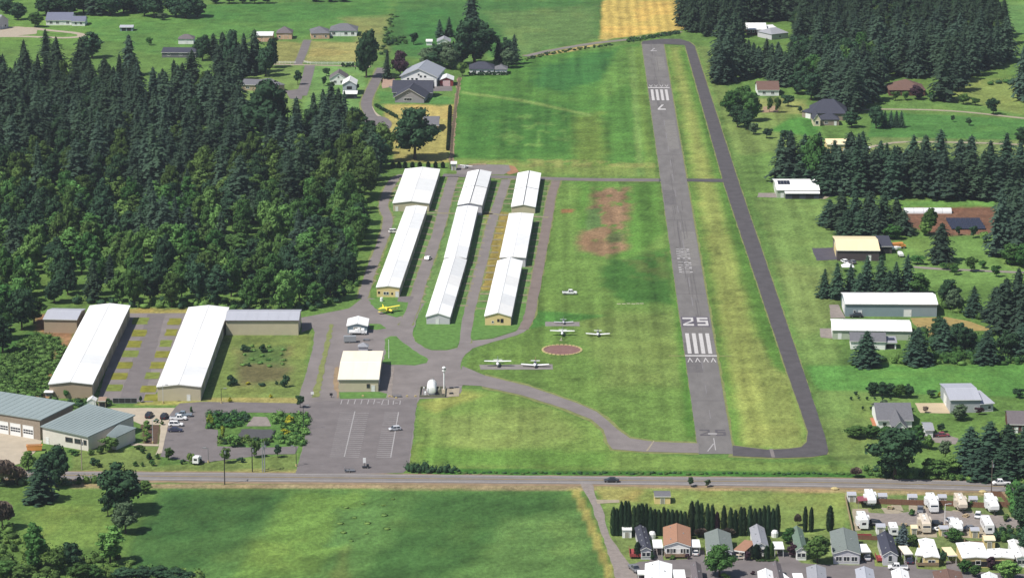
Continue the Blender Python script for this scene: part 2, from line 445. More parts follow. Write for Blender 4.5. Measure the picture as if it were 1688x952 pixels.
# runway, taxiway and their verges
sheet('dry_verge', [(1056.4,69),(1094.8,68),(1210.8,733),(1148.8,731)], EDGE, .010, .28)
sheet('runway', [(1057.5,70),(1093.5,70),(1209,748),(1151.5,748)], ASPH, .030, .08)
sheet('dry_verge', [(1127,72),(1137,68),(1146.5,75),(1222,309),(1322.3,601),(1367.5,748),(1337,754),(1270,756),(1200,753),(1205,732),(1264,740),(1318,736),(1328,727),(1330.3,712),(1291.3,601),(1193.4,309)], EDGE, .012, .28)
sheet('taxiway', [(1129.5,76),(1120,70),(1120,64.5),(1136,69),(1145,76),(1220.5,309),(1320.5,601),(1358,712),(1365.5,743),(1363,749),(1335,753),(1279,754.5),(1208,751),(1208,734),(1265,741),(1300,739.5),(1321,736.5),(1330,728),(1331.8,711),(1293,601),(1195,309)], ASPD, .034, .1)
sheet('taxiway', [(1057,73),(1060,68),(1090,64.5),(1121,64.5),(1121,70),(1128,74.5),(1093,73)], ASPD, .038, .1)
sheet('dry_verge', [(1152,728),(1078,725),(1040,719),(1021,705),(1008,692),(986,676),(952,661),(872,633),(800,616),(795,640),(860,654),(928,676),(972,694),(991,710),(998,731),(1006,742),(1064,747),(1152,749)], EDGE, .012, .4)
sheet('taxiway', [(1152,730.5),(1078,728),(1038,722),(1018,708),(1004,695),(984,679),(950,664),(870,636),(800,619),(762,603),(755,634),(792,636),(860,651),(930,673),(975,691),(995,708),(1002,730),(1010,740),(1064,744.5),(1152,746.5)], ASPL, .036, .1)
sheet('taxiway', [(1083,294.5),(1135,294.5),(1196,295),(1197,300.5),(1135,299.5),(1085,299.5)], ASPD, .026, .1)
ribbon('taxiway', [(730,289),(790,290.5),(860,293),(930,295.5),(1000,296.5),(1086,297)], 6.0, ASPK, .030, .15, edge=.6)
sheet('parking_pad', [(754,271.5),(800,271),(838,272),(842,281),(830,288),(752,287)], ASPL, .020, .3)
sheet('bare_earth', [(836,272),(848,274),(856,283),(840,288),(830,284)], mat('red_earth', A((186,142,110)), .95, .25, .4, .1), .016, .5)

# painted markings on the runway
def rwy(u, s, L=None):                     # u: 0 left edge .. 1 right edge, s: metres from the near end
    a = at(1151.5, 748); w = (at(1209, 748)-a).dot(NX)
    return a+NX*(u*w)+AX*s
def s_of(py):
    p0 = rwy(.5, 0); lo, hi = -20.0, 900.0
    for _ in range(50):
        mid = (lo+hi)/2; q = rwy(.5, mid)
        if proj(q.x, q.y)[1] > py: lo = mid
        else: hi = mid
    return lo
def mark(name, quads, m, z=.046):
    b = MB()
    z = z*ZK
    for q in quads: b.add([(p.x, p.y, z) for p in q], [tuple(range(len(q)))])
    me = b.mesh(name, m)
    bm = bmesh.new(); bm.from_mesh(me)
    for f in bm.faces:
        if f.normal.z < 0: f.normal_flip()
    bm.to_mesh(me); bm.free()
    return single(name, me, kind='structure')
def rq(u0, u1, s0, s1): return [rwy(u0, s0), rwy(u1, s0), rwy(u1, s1), rwy(u0, s1)]
s0, s1 = s_of(583), s_of(549.5)
mark('threshold_bars', [rq(u, u+.125, s0, s1) for u in (.10, .32, .54, .76)], PAINT)
t0, t1 = s_of(587.5), s_of(585.5)
mark('threshold_line', [rq(0, 1.02, t0, t1)], PAINT)
mark('threshold_line_in_grass', [rq(-.52, 0, t0+.3, t1), rq(1.02, 1.5, t0+.3, t1)], EDGE, .016)
def arrow(uc, s_tip, s_end, dw=.09, t=.036):
    return [[rwy(uc-dw, s_end), rwy(uc-dw+t, s_end), rwy(uc, s_tip-(s_tip-s_end)*.30), rwy(uc, s_tip)],
            [rwy(uc+dw-t, s_end), rwy(uc+dw, s_end), rwy(uc, s_tip), rwy(uc, s_tip-(s_tip-s_end)*.30)]]
mark('arrowheads', sum([arrow(u, s_of(589.5), s_of(597)) for u in (.14, .38, .64, .88)], []), PAINT)
def digit_bars(segs, u0, uw, sa, sb):
    """segs in a 0..1 cell (x right, y up)"""
    return [[rwy(u0+uw*x, sa+(sb-sa)*y) for x, y in q] for q in segs]
TWO = [[(0,1),(0,.80),(1,.80),(1,1)], [(.78,.80),(1,.80),(1,.55),(.78,.62)], [(0,.20),(.22,.20),(1,.55),(.78,.62)], [(0,.20),(0,0),(1,0),(1,.20)]]
FIVE = [[(0,1),(0,.80),(1,.80),(1,1)], [(0,.80),(.24,.80),(.24,.64),(0,.64)], [(0,.64),(0,.44),(1,.44),(1,.64)], [(.76,.44),(1,.44),(1,.2),(.76,.2)], [(0,.2),(0,0),(1,0),(1,.2)]]
SEVEN = [[(0,1),(0,.78),(1,.78),(1,1)], [(.74,.78),(1,.78),(.42,0),(.14,0)]]
da, db = s_of(537), s_of(523.5)
mark('runway_number_25', digit_bars(TWO, .08, .36, da, db)+digit_bars(FIVE, .56, .36, da, db), PAINT)
mark('blackened_patch', [rq(.04, .96, da-1.5, db+1.5)], mat('dark_sealed_asphalt', A((116, 110, 120)), .9, .2, .4, .2), .041)
e0, e1 = s_of(166), s_of(148)
mark('far_threshold_bars', [rq(u, u+.125, e0, e1) for u in (.10, .32, .54, .76)], PAINT)
f0, f1 = s_of(145.6), s_of(144.2)
mark('far_threshold_line', [rq(0, 1, f0, f1)], PAINT)
mark('far_arrowheads', sum([arrow(u, s_of(143.8), s_of(140.5)) for u in (.14, .38, .64, .88)], []), PAINT)
g0, g1 = s_of(181.5), s_of(173)
mark('runway_number_7', [[rwy(.30+.36*(1-x), g0+(g1-g0)*(1-y)) for x, y in q] for q in SEVEN], PAINT)
h0, h1 = s_of(85), s_of(80)
mark('far_faded_number', [[rwy(.38+.3*(1-x), h0+(h1-h0)*(1-y)) for x, y in q] for q in SEVEN], PAINTF)
# dashes of the faded centre line
mark('centre_line', [rq(.485, .515, s, s+14) for s in list(np.arange(s_of(505), s_of(470), 30))+list(np.arange(s_of(440), s_of(190), 32))], mat('worn_paint', A((158, 154, 157)), .9, .15, 1, .2), .044)
mark('centre_line', [rq(.49, .51, s, s+10) for s in np.arange(s_of(690), s_of(605), 30)], mat('worn_paint', (0, 0, 0)), .044)
k0, k1 = s_of(718), s_of(708)
mark('blackened_number', digit_bars(TWO, .12, .30, k0, k1)+digit_bars(FIVE, .58, .30, k0, k1), DARKP, .041)
mark('faded_arrow', [rq(.49, .52, s_of(742), s_of(722)), [rwy(.25, s_of(744)), rwy(.29, s_of(744)), rwy(.5, s_of(731)), rwy(.46, s_of(731))],
   [rwy(.36, s_of(716)), rwy(.62, s_of(716)), rwy(.62, s_of(714)), rwy(.36, s_of(714))]], PAINTF)
# GROVE FIELD painted along the runway
FONT = {'G': [(0,.8,1,1),(0,0,.22,1),(0,0,1,.2),(.78,0,1,.5),(.5,.38,1,.54)], 'R': [(0,0,.22,1),(0,.8,1,1),(.78,.5,1,1),(0,.42,1,.58),(.6,0,.85,.42)],
 'O': [(0,0,.22,1),(.78,0,1,1),(0,.8,1,1),(0,0,1,.2)], 'V': [(0,.3,.22,1),(.78,.3,1,1),(.12,.12,.38,.34),(.62,.12,.88,.34),(.36,0,.64,.16)],
 'E': [(0,0,.22,1),(0,.8,1,1),(0,.42,.8,.58),(0,0,1,.2)], 'F': [(0,0,.22,1),(0,.8,1,1),(0,.42,.8,.58)], 'I': [(.36,0,.64,1)],
 'L': [(0,0,.22,1),(0,0,1,.2)], 'D': [(0,0,.22,1),(0,.8,.85,1),(0,0,.85,.2),(.78,.12,1,.88)]}
txt = 'GROVE FIELD'; ta, tb = s_of(410), s_of(451); cell = (tb-ta)/len(txt)
qs = []
for i, ch in enumerate(txt):
    if ch == ' ': continue
    for x0, y0, x1, y1 in FONT[ch]:
        sa = ta+cell*(i+x0*.7); sb = ta+cell*(i+x1*.7)
        qs.append([rwy(.20+.48*y0, sa), rwy(.20+.48*y1, sa), rwy(.20+.48*y1, sb), rwy(.20+.48*y0, sb)])
mark('runway_name_lettering', qs, mat('weathered_paint', A((216, 212, 211)), .8, .2, 1.5, .3))
# sealed cracks across the runway
mark('sealed_cracks', [rq(.01, .99, s, s+.28) for s in (60, 138, 205, 262, 331, 402, 466, 538, 600, 668)]+[[rwy(u, s), rwy(u+.006, s), rwy(u+.016, s+46), rwy(u+.01, s+46)] for u, s in ((.3,90),(.7,150),(.24,300),(.62,420),(.4,560))], DARKP, .042)
mark('hold_line', [[at(1077,726.5),at(1079,726.5),at(1068,743.5),at(1064.5,743.5)]], GRAV, .050)
mark('hold_line', [[at(1268,740),at(1274,740),at(1278,754),at(1272,754)]], ASPL, .050)

RB = mat('rubbered_asphalt', A((122, 118, 118)), .9, .15, .5, .2)
qs = []
for i in range(46):
    s = rng.choice([rng.uniform(150, 330), rng.uniform(150, 420), rng.uniform(560, 740)]); u = .5+rng.choice([-1, 1])*rng.uniform(.03, .2); L_ = rng.uniform(10, 45)
    qs.append(rq(u, u+rng.uniform(.012, .03), s, s+L_))
for i, q in enumerate(qs): pass
b_ = MB()
for i, q in enumerate(qs): b_.add([(p.x, p.y, .122+.0006*i) for p in q], [(0, 1, 2, 3)])
me_ = b_.mesh('tyre_marks', RB)
single('tyre_marks', me_, kind='structure')
AP = [mat('patched_asphalt', A((128, 124, 124)), .9, .15, .4, .2), mat('old_asphalt', A((150, 146, 142)), .9, .15, .4, .2)]
for i, (u0, u1, s, L_) in enumerate([(.0, .5, 95, 40), (.5, 1, 250, 60), (.02, .48, 360, 30), (.5, .98, 480, 70), (.0, .5, 610, 50), (.55, .98, 690, 40)]):
    mark('asphalt_patch', [rq(u0, u1, s, s+L_)], AP[i % 2], .0335)
# ------------------------------------------------------------ apron, lanes, roads
sheet('apron', [(497,530),(497,523),(520,519),(545,514),(575,508),(600,490),(676,498),(700,500),(689,519),(680,549),(684,562),(700,573),(712,577),(737,577),(754,573),(758,564),(763,538),(775,540),(774,552),(779,561),(812,558),(850,546),(862,536),(873,538),(864,547),(850,553),(812,563.5),(779,574),(768,583),(761,594),(759,603),(763,634),(759,648),(737,655),(692,657),(687,665),(680,730),(673,772),(664,779),(590,781),(487,779.5),(498,742),(508,690),(510,668),(490,664),(494,650),(503,620),(514,580),(519,548),(516,540),(497,548)], ASPL, .014, .2)
sheet('parking_lot', [(487,779.3),(500,738),(512,664),(540,660),(688,657),(686,668),(672,772),(664,778.6)], ASPK, .024, .15)
sheet('grass_island', [(607,494),(622,492),(676,499),(672,512),(661,521),(653,523),(636,518),(618,508)], GRASS2, .0265, .4)
sheet('grass_island', [(692,519),(702,500),(775,500),(763.5,538),(757.5,561),(753,571),(737,576),(712,576),(689,565),(681,549)], GRASS2, .0265, .4)
sheet('grass_island', [(776,548),(786,500),(880,500),(872,522),(862,535),(850,545),(812,557),(780,560),(775,557)], GRASS2, .0265, .4)
sheet('grass_island', [(634,559),(643,554),(653.5,554),(665,565),(680,576),(706,592),(703,598),(684,602),(642,601),(630,598),(636,583)], GRASS2, .0265, .4)
sheet('grass_island', [(608,533.5),(627,534),(637,541),(621,543.5),(609,542)], GRASS2, .0265, .3)
sheet('grass_island', [(559,646),(626,645.5),(642,650),(638,656),(560,657)], GRASS2, .0265, .2)
sheet('bare_earth', [(544,534),(550,535),(540,580),(526,654),(514,655),(533,580)], EDGE, .034, .4)
sheet('bare_earth', [(552,606),(557,604),(558,656),(555,656),(551,636)], DIRT, .033, .5)
sheet('concrete_apron', [(642,604),(650,604),(645,655),(636,655),(640,640)], GRAVG, .028, .2)
sheet('fuel_pad', [(728,640),(758,640),(757,653),(730,654.5)], GRAV, .040, .15)
# taxi lanes between the hangar rows
L1 = [(748,291),(742,306),(733,340),(725,375),(708,424),(692,468),(683,500),(676,520),(668,536)]
L2 = [(834,296),(828,318),(819,342),(808,376),(798.5,415),(788,458),(777,500),(769,538),(766,566)]
L3 = [(917,298),(908.5,323),(902.5,362),(895,405),(888,440),(882,473),(877,500),(871,527),(862,543)]
ribbon('taxi_lane', L1, 4.6, ASPL, .030, .2, edge=.4)
ribbon('taxi_lane', L2, 4.0, ASPL, .032, .2, edge=.4)
ribbon('taxi_lane', L3, 3.9, mat('pinkish_asphalt', A((150,136,130)), .9, .16, .2, .2), .034, .2, edge=.4)
ribbon('taxi_lane', [(690,291),(664,287),(648,296),(638,316),(631,340),(637,352),(640,364),(633,391),(622,418),(608,457),(597,492)], 4.0, ASPL, .028, .25, edge=.5)
sheet('parking_pad', [(657,489),(682,488),(677,499),(655,497)], ASPK, .031, .2)
# paved stubs from the bays to the lanes: tan strips with grass between them
def stubs(a0, a1, b0, b1, n, w, m, z):
    bb = MB(); z = z*ZK
    for k in range(n):
        t = (k+.5)/n
        p = Vector(at(*a0)).lerp(at(*a1), t); q = Vector(at(*b0)).lerp(at(*b1), t)
        L, R = strip_geo([p, q], w*1.7*rng.uniform(.6, 1.3)); bb.add([(L[0].x,L[0].y,z),(L[1].x,L[1].y,z),(R[1].x,R[1].y,z),(R[0].x,R[0].y,z)], [(0,1,2,3)])
    me = bb.mesh('paving_strips', m)
    bm = bmesh.new(); bm.from_mesh(me)
    for f in bm.faces:
        if f.normal.z < 0: f.normal_flip()
    bm.to_mesh(me); bm.free()
    single('paving_strips', me, kind='structure')
STB = mat('weathered_strip', A((168,160,130)), .9, .25, .6, .1)
stubs((712,340),(664,478),(728,345),(688,478), 13, 1.1, STB, .024)
stubs((730,300),(712,338),(742,300),(732,338), 5, 1.2, STB, .024)
stubs((738,345),(697,505),(726,345),(690,500), 14, 1.1, STB, .024)
stubs((769,292),(757,335),(752,292),(738,335), 6, 1.0, STB, .024)
stubs((800,345),(752,510),(813,345),(770,510), 15, 1.1, STB, .033)
stubs((817,292),(802,335),(826,292),(816,335), 6, 1.0, STB, .024)
stubs((836,350),(800,515),(820,350),(784,515), 15, 1.1, STB, .033)
stubs((853,292),(842,340),(838,292),(826,340), 6, 1.0, STB, .024)
stubs((884,360),(852,505),(897,360),(874,505), 13, 1.1, STB, .033)
stubs((901,295),(886,345),(911,295),(899,345), 6, 1.0, STB, .024)
stubs((651,352),(618,470),(634,360),(606,462), 11, 1.2, STB, .024)
stubs((664,285),(648,335),(650,292),(634,335), 6, 1.2, STB, .024)
ribbon('paving_strip', [(700,351),(740,352),(800,352.5),(812,353)], 2.0, STB, .036, .1)
ribbon('paving_strip', [(794,352),(815,353),(845,355)], 1.6, STB, .036, .1)
ribbon('paving_strip', [(878,357),(904,358.5)], 2.6, STB, .036, .1)
# south west hangar court
sheet('hangar_court', [(203,516),(308,516),(252,662),(160,662)], ASPL, .018, .2)
sheet('court_lane', [(243,518),(272,518),(236,662),(196,662)], ASPK, .022, .2)
OCHRE2 = mat('olive_strip_grass', A((138,152,76)), .95, .35, .4, .1)
LI = [(529,219,245),(549,218,240),(567,209,233),(583,202,227),(602,193,217),(620,184,209),(639,176,201)]
RI = [(530,277,297),(548,272,292),(566,263,283),(584,256,279),(602,247,272),(619,239,262),(641,232,258),(655,238,260)]
for k, (y, x0, x1) in enumerate(LI+RI):
    sheet('grass_island', [(x0+2,y-5.5),(x1+2,y-5.5),(x1-1.5,y+5.5),(x0-1.5,y+5.5)], OCHRE if (k*7) % 3 else OCHRE2, .030, .35)
# fire station forecourt, its car park and walks
sheet('concrete_yard', [(180,672),(288,672),(284,679),(276,690),(272,700),(232,699),(212,690),(190,676)], CONC, .016, .15)
sheet('concrete_yard', [(-60,712),(20,714),(70,726),(60,742),(38,762),(0,772),(-60,772)], CONC, .016, .3)
sheet('car_park', [(274,690),(289,671),(296,664.5),(330,662),(420,663),(512,665),(511,681),(420,679.5),(342,680),(338,706),(359,708),(358,735),(408,737),(447,737),(492,735),(486,748),(440,748.5),(405,753.5),(359,759),(330,763),(294,757),(264,752),(267,742)], ASPK, .020, .15)
sheet('walkway', [(265,700),(274,692),(279,692),(267,746),(256,750),(262,735)], CONC, .030, .1)
sheet('walkway', [(216,730),(262,732),(261,735),(216,734)], CONC, .027, .1)
sheet('planting_bed', [(232,700),(262,700),(257,734),(240,732)], mat('bark_mulch', A((112,92,78)), .95, .25, .8, .1), .012, .3)
sheet('basin_ramp', [(418,686),(440,687),(447,702),(406,702)], GRAVG, .018, .2)
sheet('basin_water', [(398,707),(448,707),(452,720),(430,723),(393,721)], mat('pond_water', A((100,98,98)), .6, .12, .4, .4), .015, .5)
ribbon('lane', [(-30,57),(15,51),(45,45),(75,50),(112,53),(136,56.5),(134,61),(105,63),(70,61.5),(30,60),(-30,61)], 5.0, mat('pale_drive', A((206,192,172)), .95, .12, .6, .1), .02, .2)
sheet('concrete_yard', [(-40,46),(30,44),(62,47),(60,56),(20,60),(-40,58)], MATS['pale_drive'], .016, .4)
pipe = single('culvert_wall', MB().box(-.25, .25, 0, 9, -.1, .5).mesh('wall', mat('dark_mesh', (.03,.032,.034), .8, .2, 3, .2)), 'thin dark wall dividing the basin below its concrete ramp', 'wall', at(446,724), -.08)
# the county road: verge, carriageway, lines
RU = [(-90,774),(-20,775.5),(116,777),(379,778.5),(720,782),(960,784.5),(1330,787),(1500,790),(1660,794),(1790,798)]
RL = [(1790,817),(1660,810),(1500,805.5),(1330,802),(960,797.5),(720,795.5),(379,793.5),(122,789.5),(-20,787.5),(-90,786)]
sheet('road_verge', [(x,y-1.2) for x,y in RU]+[(x,y+3.2) for x,y in RL], DIRT, .010, .4)
sheet('road', RU+RL, ASPR, .020, .06)
mid = [((a[0]+b[0])/2,(a[1]+b[1])/2) for a, b in zip(RU, RL[::-1])]
def off(t): return [(a[0]+(b[0]-a[0])*t, a[1]+(b[1]-a[1])*t) for a, b in zip(RU, RL[::-1])]
ribbon('edge_line', off(.12), .22, PAINT, .034, 0)
ribbon('edge_line', off(.84), .26, PAINT, .034, 0)
ribbon('centre_line', off(.465), .16, PAINTY, .034, 0)
ribbon('centre_line', off(.495), .16, PAINTY, .034, 0)
sheet('side_street', [(957,797),(976,797),(979,808),(984,823),(993,838),(1004,880),(1023,910),(1041,932),(1058,962),(1018,962),(1001,906),(986,864),(973,827),(962,808)], GRAVG, .026, .25)
sheet('gravel_spur', [(982,823),(1021,823.5),(1021,828),(985,830)], GRAV, .029, .3)
sheet('park_street', [(1041,930),(1055,925),(1110,922),(1128,921),(1200,922),(1240,922),(1300,926),(1340,929),(1420,931),(1500,936),(1590,941),(1700,946),(1780,950),(1780,985),(1062,985),(1050,950)], ASPK, .018, .2)
for pts in ([(1078,903),(1092,903),(1094,925),(1070,925)], [(1139,905),(1160,906),(1162,924),(1134,924)], [(1207,908),(1232,908),(1240,926),(1205,926)],
            [(1280,908),(1300,910),(1322,928),(1285,928)], [(1419,918),(1440,918),(1442,934),(1417,934)], [(1490,922),(1510,922),(1512,940),(1488,940)], [(1560,924),(1578,924),(1585,944),(1560,944)]):
    sheet('driveway', pts, ASPK, .022, .15)
sheet('gravel_court', [(1412,842),(1440,845),(1480,846),(1530,838),(1600,845),(1660,850),(1684,858),(1682,870),(1600,868),(1500,866),(1440,866),(1425,856)], GRAVG, .018, .3)
for pts in ([(1452,836),(1475,838),(1498,848),(1460,848)], [(1468,832),(1485,832),(1490,842),(1478,840)], [(1498,832),(1550,835),(1550,850),(1500,850)], [(1570,840),(1605,842),(1605,852),(1570,850)], [(1405,838),(1430,838),(1435,872),(1408,874)], [(1508,855),(1540,855),(1545,885),(1510,885)], [(1560,862),(1640,864),(1642,888),(1560,884)]):
    sheet('gravel_bay', pts, GRAV, .015, .3)
# residential lanes to the north west
ribbon('driveway', [(507,66),(499,88),(491,106)], 4.6, ASPK, .022, .1, edge=.4)
ribbon('lane', [(440,106),(490,107),(540,108),(612,110)], 3.6, GRAV, .018, .2)
ribbon('driveway', [(511,108),(506,130),(497,158)], 5.6, ASPK, .024, .1)
sheet('driveway', [(470,150),(503,146),(497,164),(478,163)], ASPK, .020, .2)
ribbon('lane', [(630,112),(622,128),(612,148),(604,165),(604,178),(612,192),(622,200)], 5.4, ASPK, .026, .06, edge=.8)
cul = [(622+24*math.cos(a), 205+13.5*math.sin(a)) for a in [k*math.pi/9 for k in range(18)]]
sheet('turning_circle', cul, ASPK, .029, .1)
sheet('driveway', [(640,142),(745,142),(746,150),(652,152)], ASPK, .016, .2)
sheet('patio', [(628,130),(650,128),(652,142),(630,146)], mat('pink_paving', A((200,170,150)), .9, .2, .6, .2), .014, .2)
ribbon('sidewalk', [(612,176),(617,186),(628,193)], 1.4, CONC, .018, .1)
ribbon('track', [(757,128),(755,150),(750,185),(746,230),(744,270)], 2.0, DIRT, .020, .5)
# tracks beyond the runway and to the east
ribbon('lane', [(866,93),(900,85),(935,78.5),(975,72),(1010,68),(1040,65),(1085,58),(1122,52)], 4.2, ASPL, .020, .3, edge=1.2)
ribbon('gravel_drive', [(1395,182),(1423,181),(1455,180),(1536,181),(1610,186),(1688,195.5),(1760,201)], 3.2, GRAV, .018, .25)
ribbon('gravel_drive', [(1420,246),(1450,239),(1480,234),(1536,234),(1600,235),(1688,238.6),(1760,241)], 3.2, GRAV, .018, .25)
sheet('gravel_drive', [(1250,318),(1281,318),(1283,326),(1248,325)], GRAVG, .018, .2)
sheet('gravel_drive', [(1350,318),(1378,312),(1384,318),(1360,328),(1350,328)], GRAV, .016, .3)
sheet('hangar_pad', [(1338,409),(1374,408),(1381,428),(1346,429.5)], mat('dark_pad', A((104,100,110)), .9, .14, .3, .2), .020, .15)
sheet('hangar_pad', [(1367,502),(1382,502),(1394,524),(1369,524)], GRAVG, .020, .15)
sheet('hangar_pad', [(1351,541),(1370,541),(1373,558),(1353,556)], GRAVG, .020, .15)
sheet('gravel_drive', [(1500,524),(1560,522),(1600,530),(1640,545),(1560,545),(1545,560),(1520,552)], mat('tan_earth', A((186,164,106)), .95, .25, .4, .1), .014, .4)
sheet('concrete_drive', [(1508,664),(1560,664),(1566,681),(1517,680)], mat('pale_concrete', A((226,206,172)), .9, .1, .3, .2), .018, .15)
ribbon('gravel_drive', [(1505,440),(1560,444),(1620,446),(1700,450)], 3.0, GRAVG, .016, .3)
sheet('patio', [(1434,688),(1448,688),(1450,702),(1438,701)], mat('terracotta_paving', A((206,140,104)), .9, .2, .6, .2), .014, .15)
sheet('driveway', [(1512,716),(1560,716),(1580,722),(1575,732),(1530,728)], GRAVG, .014, .2)
sheet('patio', [(1258,176),(1284,174),(1282,185),(1256,186)], mat('tan_paving', A((188,160,130)), .9, .2, .6, .2), .014, .2)
# tie-down pads and helicopter pad
PAD = mat('old_concrete', A((162,156,152)), .9, .14, .4, .2)
sheet('tie_down_pad', [(790,601),(911,600),(911.5,608.7),(792,609)], PAD, .016, .15)
sheet('tie_down_pad', [(899,530),(955.5,530.5),(956,537.5),(899,537.5)], PAD, .016, .15)
hp = at(926.5, 576.5); HR = 32/ppm(hp)
helipad = single('helipad', None, kind='structure')
helipad.location = hp
b = MB(); n = 40
b.add([(HR*.95*math.cos(2*math.pi*k/n), HR*.95*math.sin(2*math.pi*k/n), .06) for k in range(n)], [tuple(range(n))])
part('pad_surface', b.mesh('pad_surface', mat('pink_pad', A((158,122,116)), .95, .2, .5, .1)), helipad)
st_me = MB().box(-.6, .6, -.34, .34, 0, .22, 0, .08, .05).mesh('edge_stone', mat('pale_stone', A((226,206,150)), .9, .15, 2, .2))
for k in range(28):
    a = 2*math.pi*k/28
    part('edge_stone', st_me, helipad, None, (HR*math.cos(a), HR*math.sin(a), .03), a+math.pi/2)
tile_me = MB().box(-.7, .7, -.3, .3, 0, .06, 0, .06, .04).mesh('marker_slab', mat('marker_white', A((222,210,190)), .9, .12, 2, .2))
def slabs(name, label, pts, group):
    t = thing(name, label, 'ground marker', at(*pts[0]), 0, group); o = t.location
    for p in pts: q = at(*p); part('marker_slab', tile_me, t, None, (q.x-o.x, q.y-o.y, .0))
slabs('ground_marker', 'row of small pale slabs in the grass west of the runway lettering', [(1020,500.5),(1028,500.5),(1036,500),(1044,500.5),(1051,500),(1058,500)], 'slab rows in the airfield grass')
# painted stalls of the car park
stl = []
def seg(p, q, w):
    L, R = strip_geo([at(*p), at(*q)], w); return [L[0], L[1], R[1], R[0]]
def lerp(a, b, t): return (a[0]+(b[0]-a[0])*t, a[1]+(b[1]-a[1])*t)
stl.append(seg((585,678),(567.5,753), .34)); stl.append(seg((657,679),(644,754), .34))
for k in range(23):
    t = k/22
    c = lerp((584.5,680.5),(567.7,752.8), t); l = lerp((560,680),(543.5,752.5), t); r = lerp((608,681),(592,753.5), t)
    stl += [seg(l, c, .26), seg(c, r, .26)]
    c = lerp((656.5,680.5),(644.3,753.5), t); l = lerp((634,680),(620,753.5), t)
    if k not in (7,): stl.append(seg(l, c, .26))
for x in (564,575,586,597,608,618): stl.append(seg((x,658.5),(x-2.2,666), .26))
for q in (((632,659),(640.5,659)),((640.5,659),(640,667)),((640,667),(629,667)),((629,667),(632,659)),((649,660),(660,660)),((660,660),(659,667)),((649,660),(648,667))): stl.append(seg(*q, .26))
stl += [seg((563,658.5),(619,658.2), .24), seg((621.5,663.3),(626.5,663.3), .6), seg((651,664),(656,664), .5)]
mark('stall_lines', stl, PAINTF, .036)
# ------------------------------------------------------------ trees: crown and trunk meshes shared by many
BARK = mat('bark', A((104,92,80)), .95, .2, 2.0, .1)
def leafmat(name, col, rnd=.22, hue=.015, var=.3, scale=.5):
    m = mat(name, tuple(v*1.4 for v in col), .85, var, scale, .06, rnd=rnd, rnd_hue=hue)
    return m
FIR = leafmat('fir_needles', (.026,.046,.029), .3, .025)
FIR2 = leafmat('spruce_needles', (.027,.054,.033), .22, .015)
LEAF = leafmat('maple_leaves', (.042,.088,.024), .28, .025)
LEAFD = leafmat('dark_leaves', (.024,.052,.026), .2, .015)
LEAFL = leafmat('pale_leaves', (.085,.15,.038), .2, .02)
CEDAR = leafmat('arborvitae_leaves', (.026,.052,.026), .35, .025)
LEAFB = leafmat('bramble_leaves', (.078,.150,.040), .2, .02)
PURP = leafmat('plum_leaves', (.040,.022,.030), .15, .01)
GREY = leafmat('grey_leaves', (.062,.094,.050), .12, .01)
BLUE = leafmat('blue_spruce_needles', (.060,.085,.088), .12, .01)
YELL = leafmat('yellow_green_leaves', (.17,.21,.030), .12, .01)
BROOM = leafmat('broom_flowers', (.27,.26,.025), .1, .01)
DEAD = leafmat('bare_twigs', (.085,.068,.055), .15, .01)
WHEAT = leafmat('pinkish_twigs', (.13,.10,.080), .1, .01)
def tri_mesh(name, V, F, m):
    me = bpy.data.meshes.new(name); V = np.asarray(V, np.float32); F = np.asarray(F, np.int32); k = F.shape[1]
    me.vertices.add(len(V)); me.vertices.foreach_set('co', V.ravel())
    me.loops.add(F.size); me.loops.foreach_set('vertex_index', F.ravel())
    me.polygons.add(len(F)); me.polygons.foreach_set('loop_start', np.arange(0, F.size, k, dtype=np.int32))
    me.update(calc_edges=True)
    if m: me.materials.append(m)
    return me
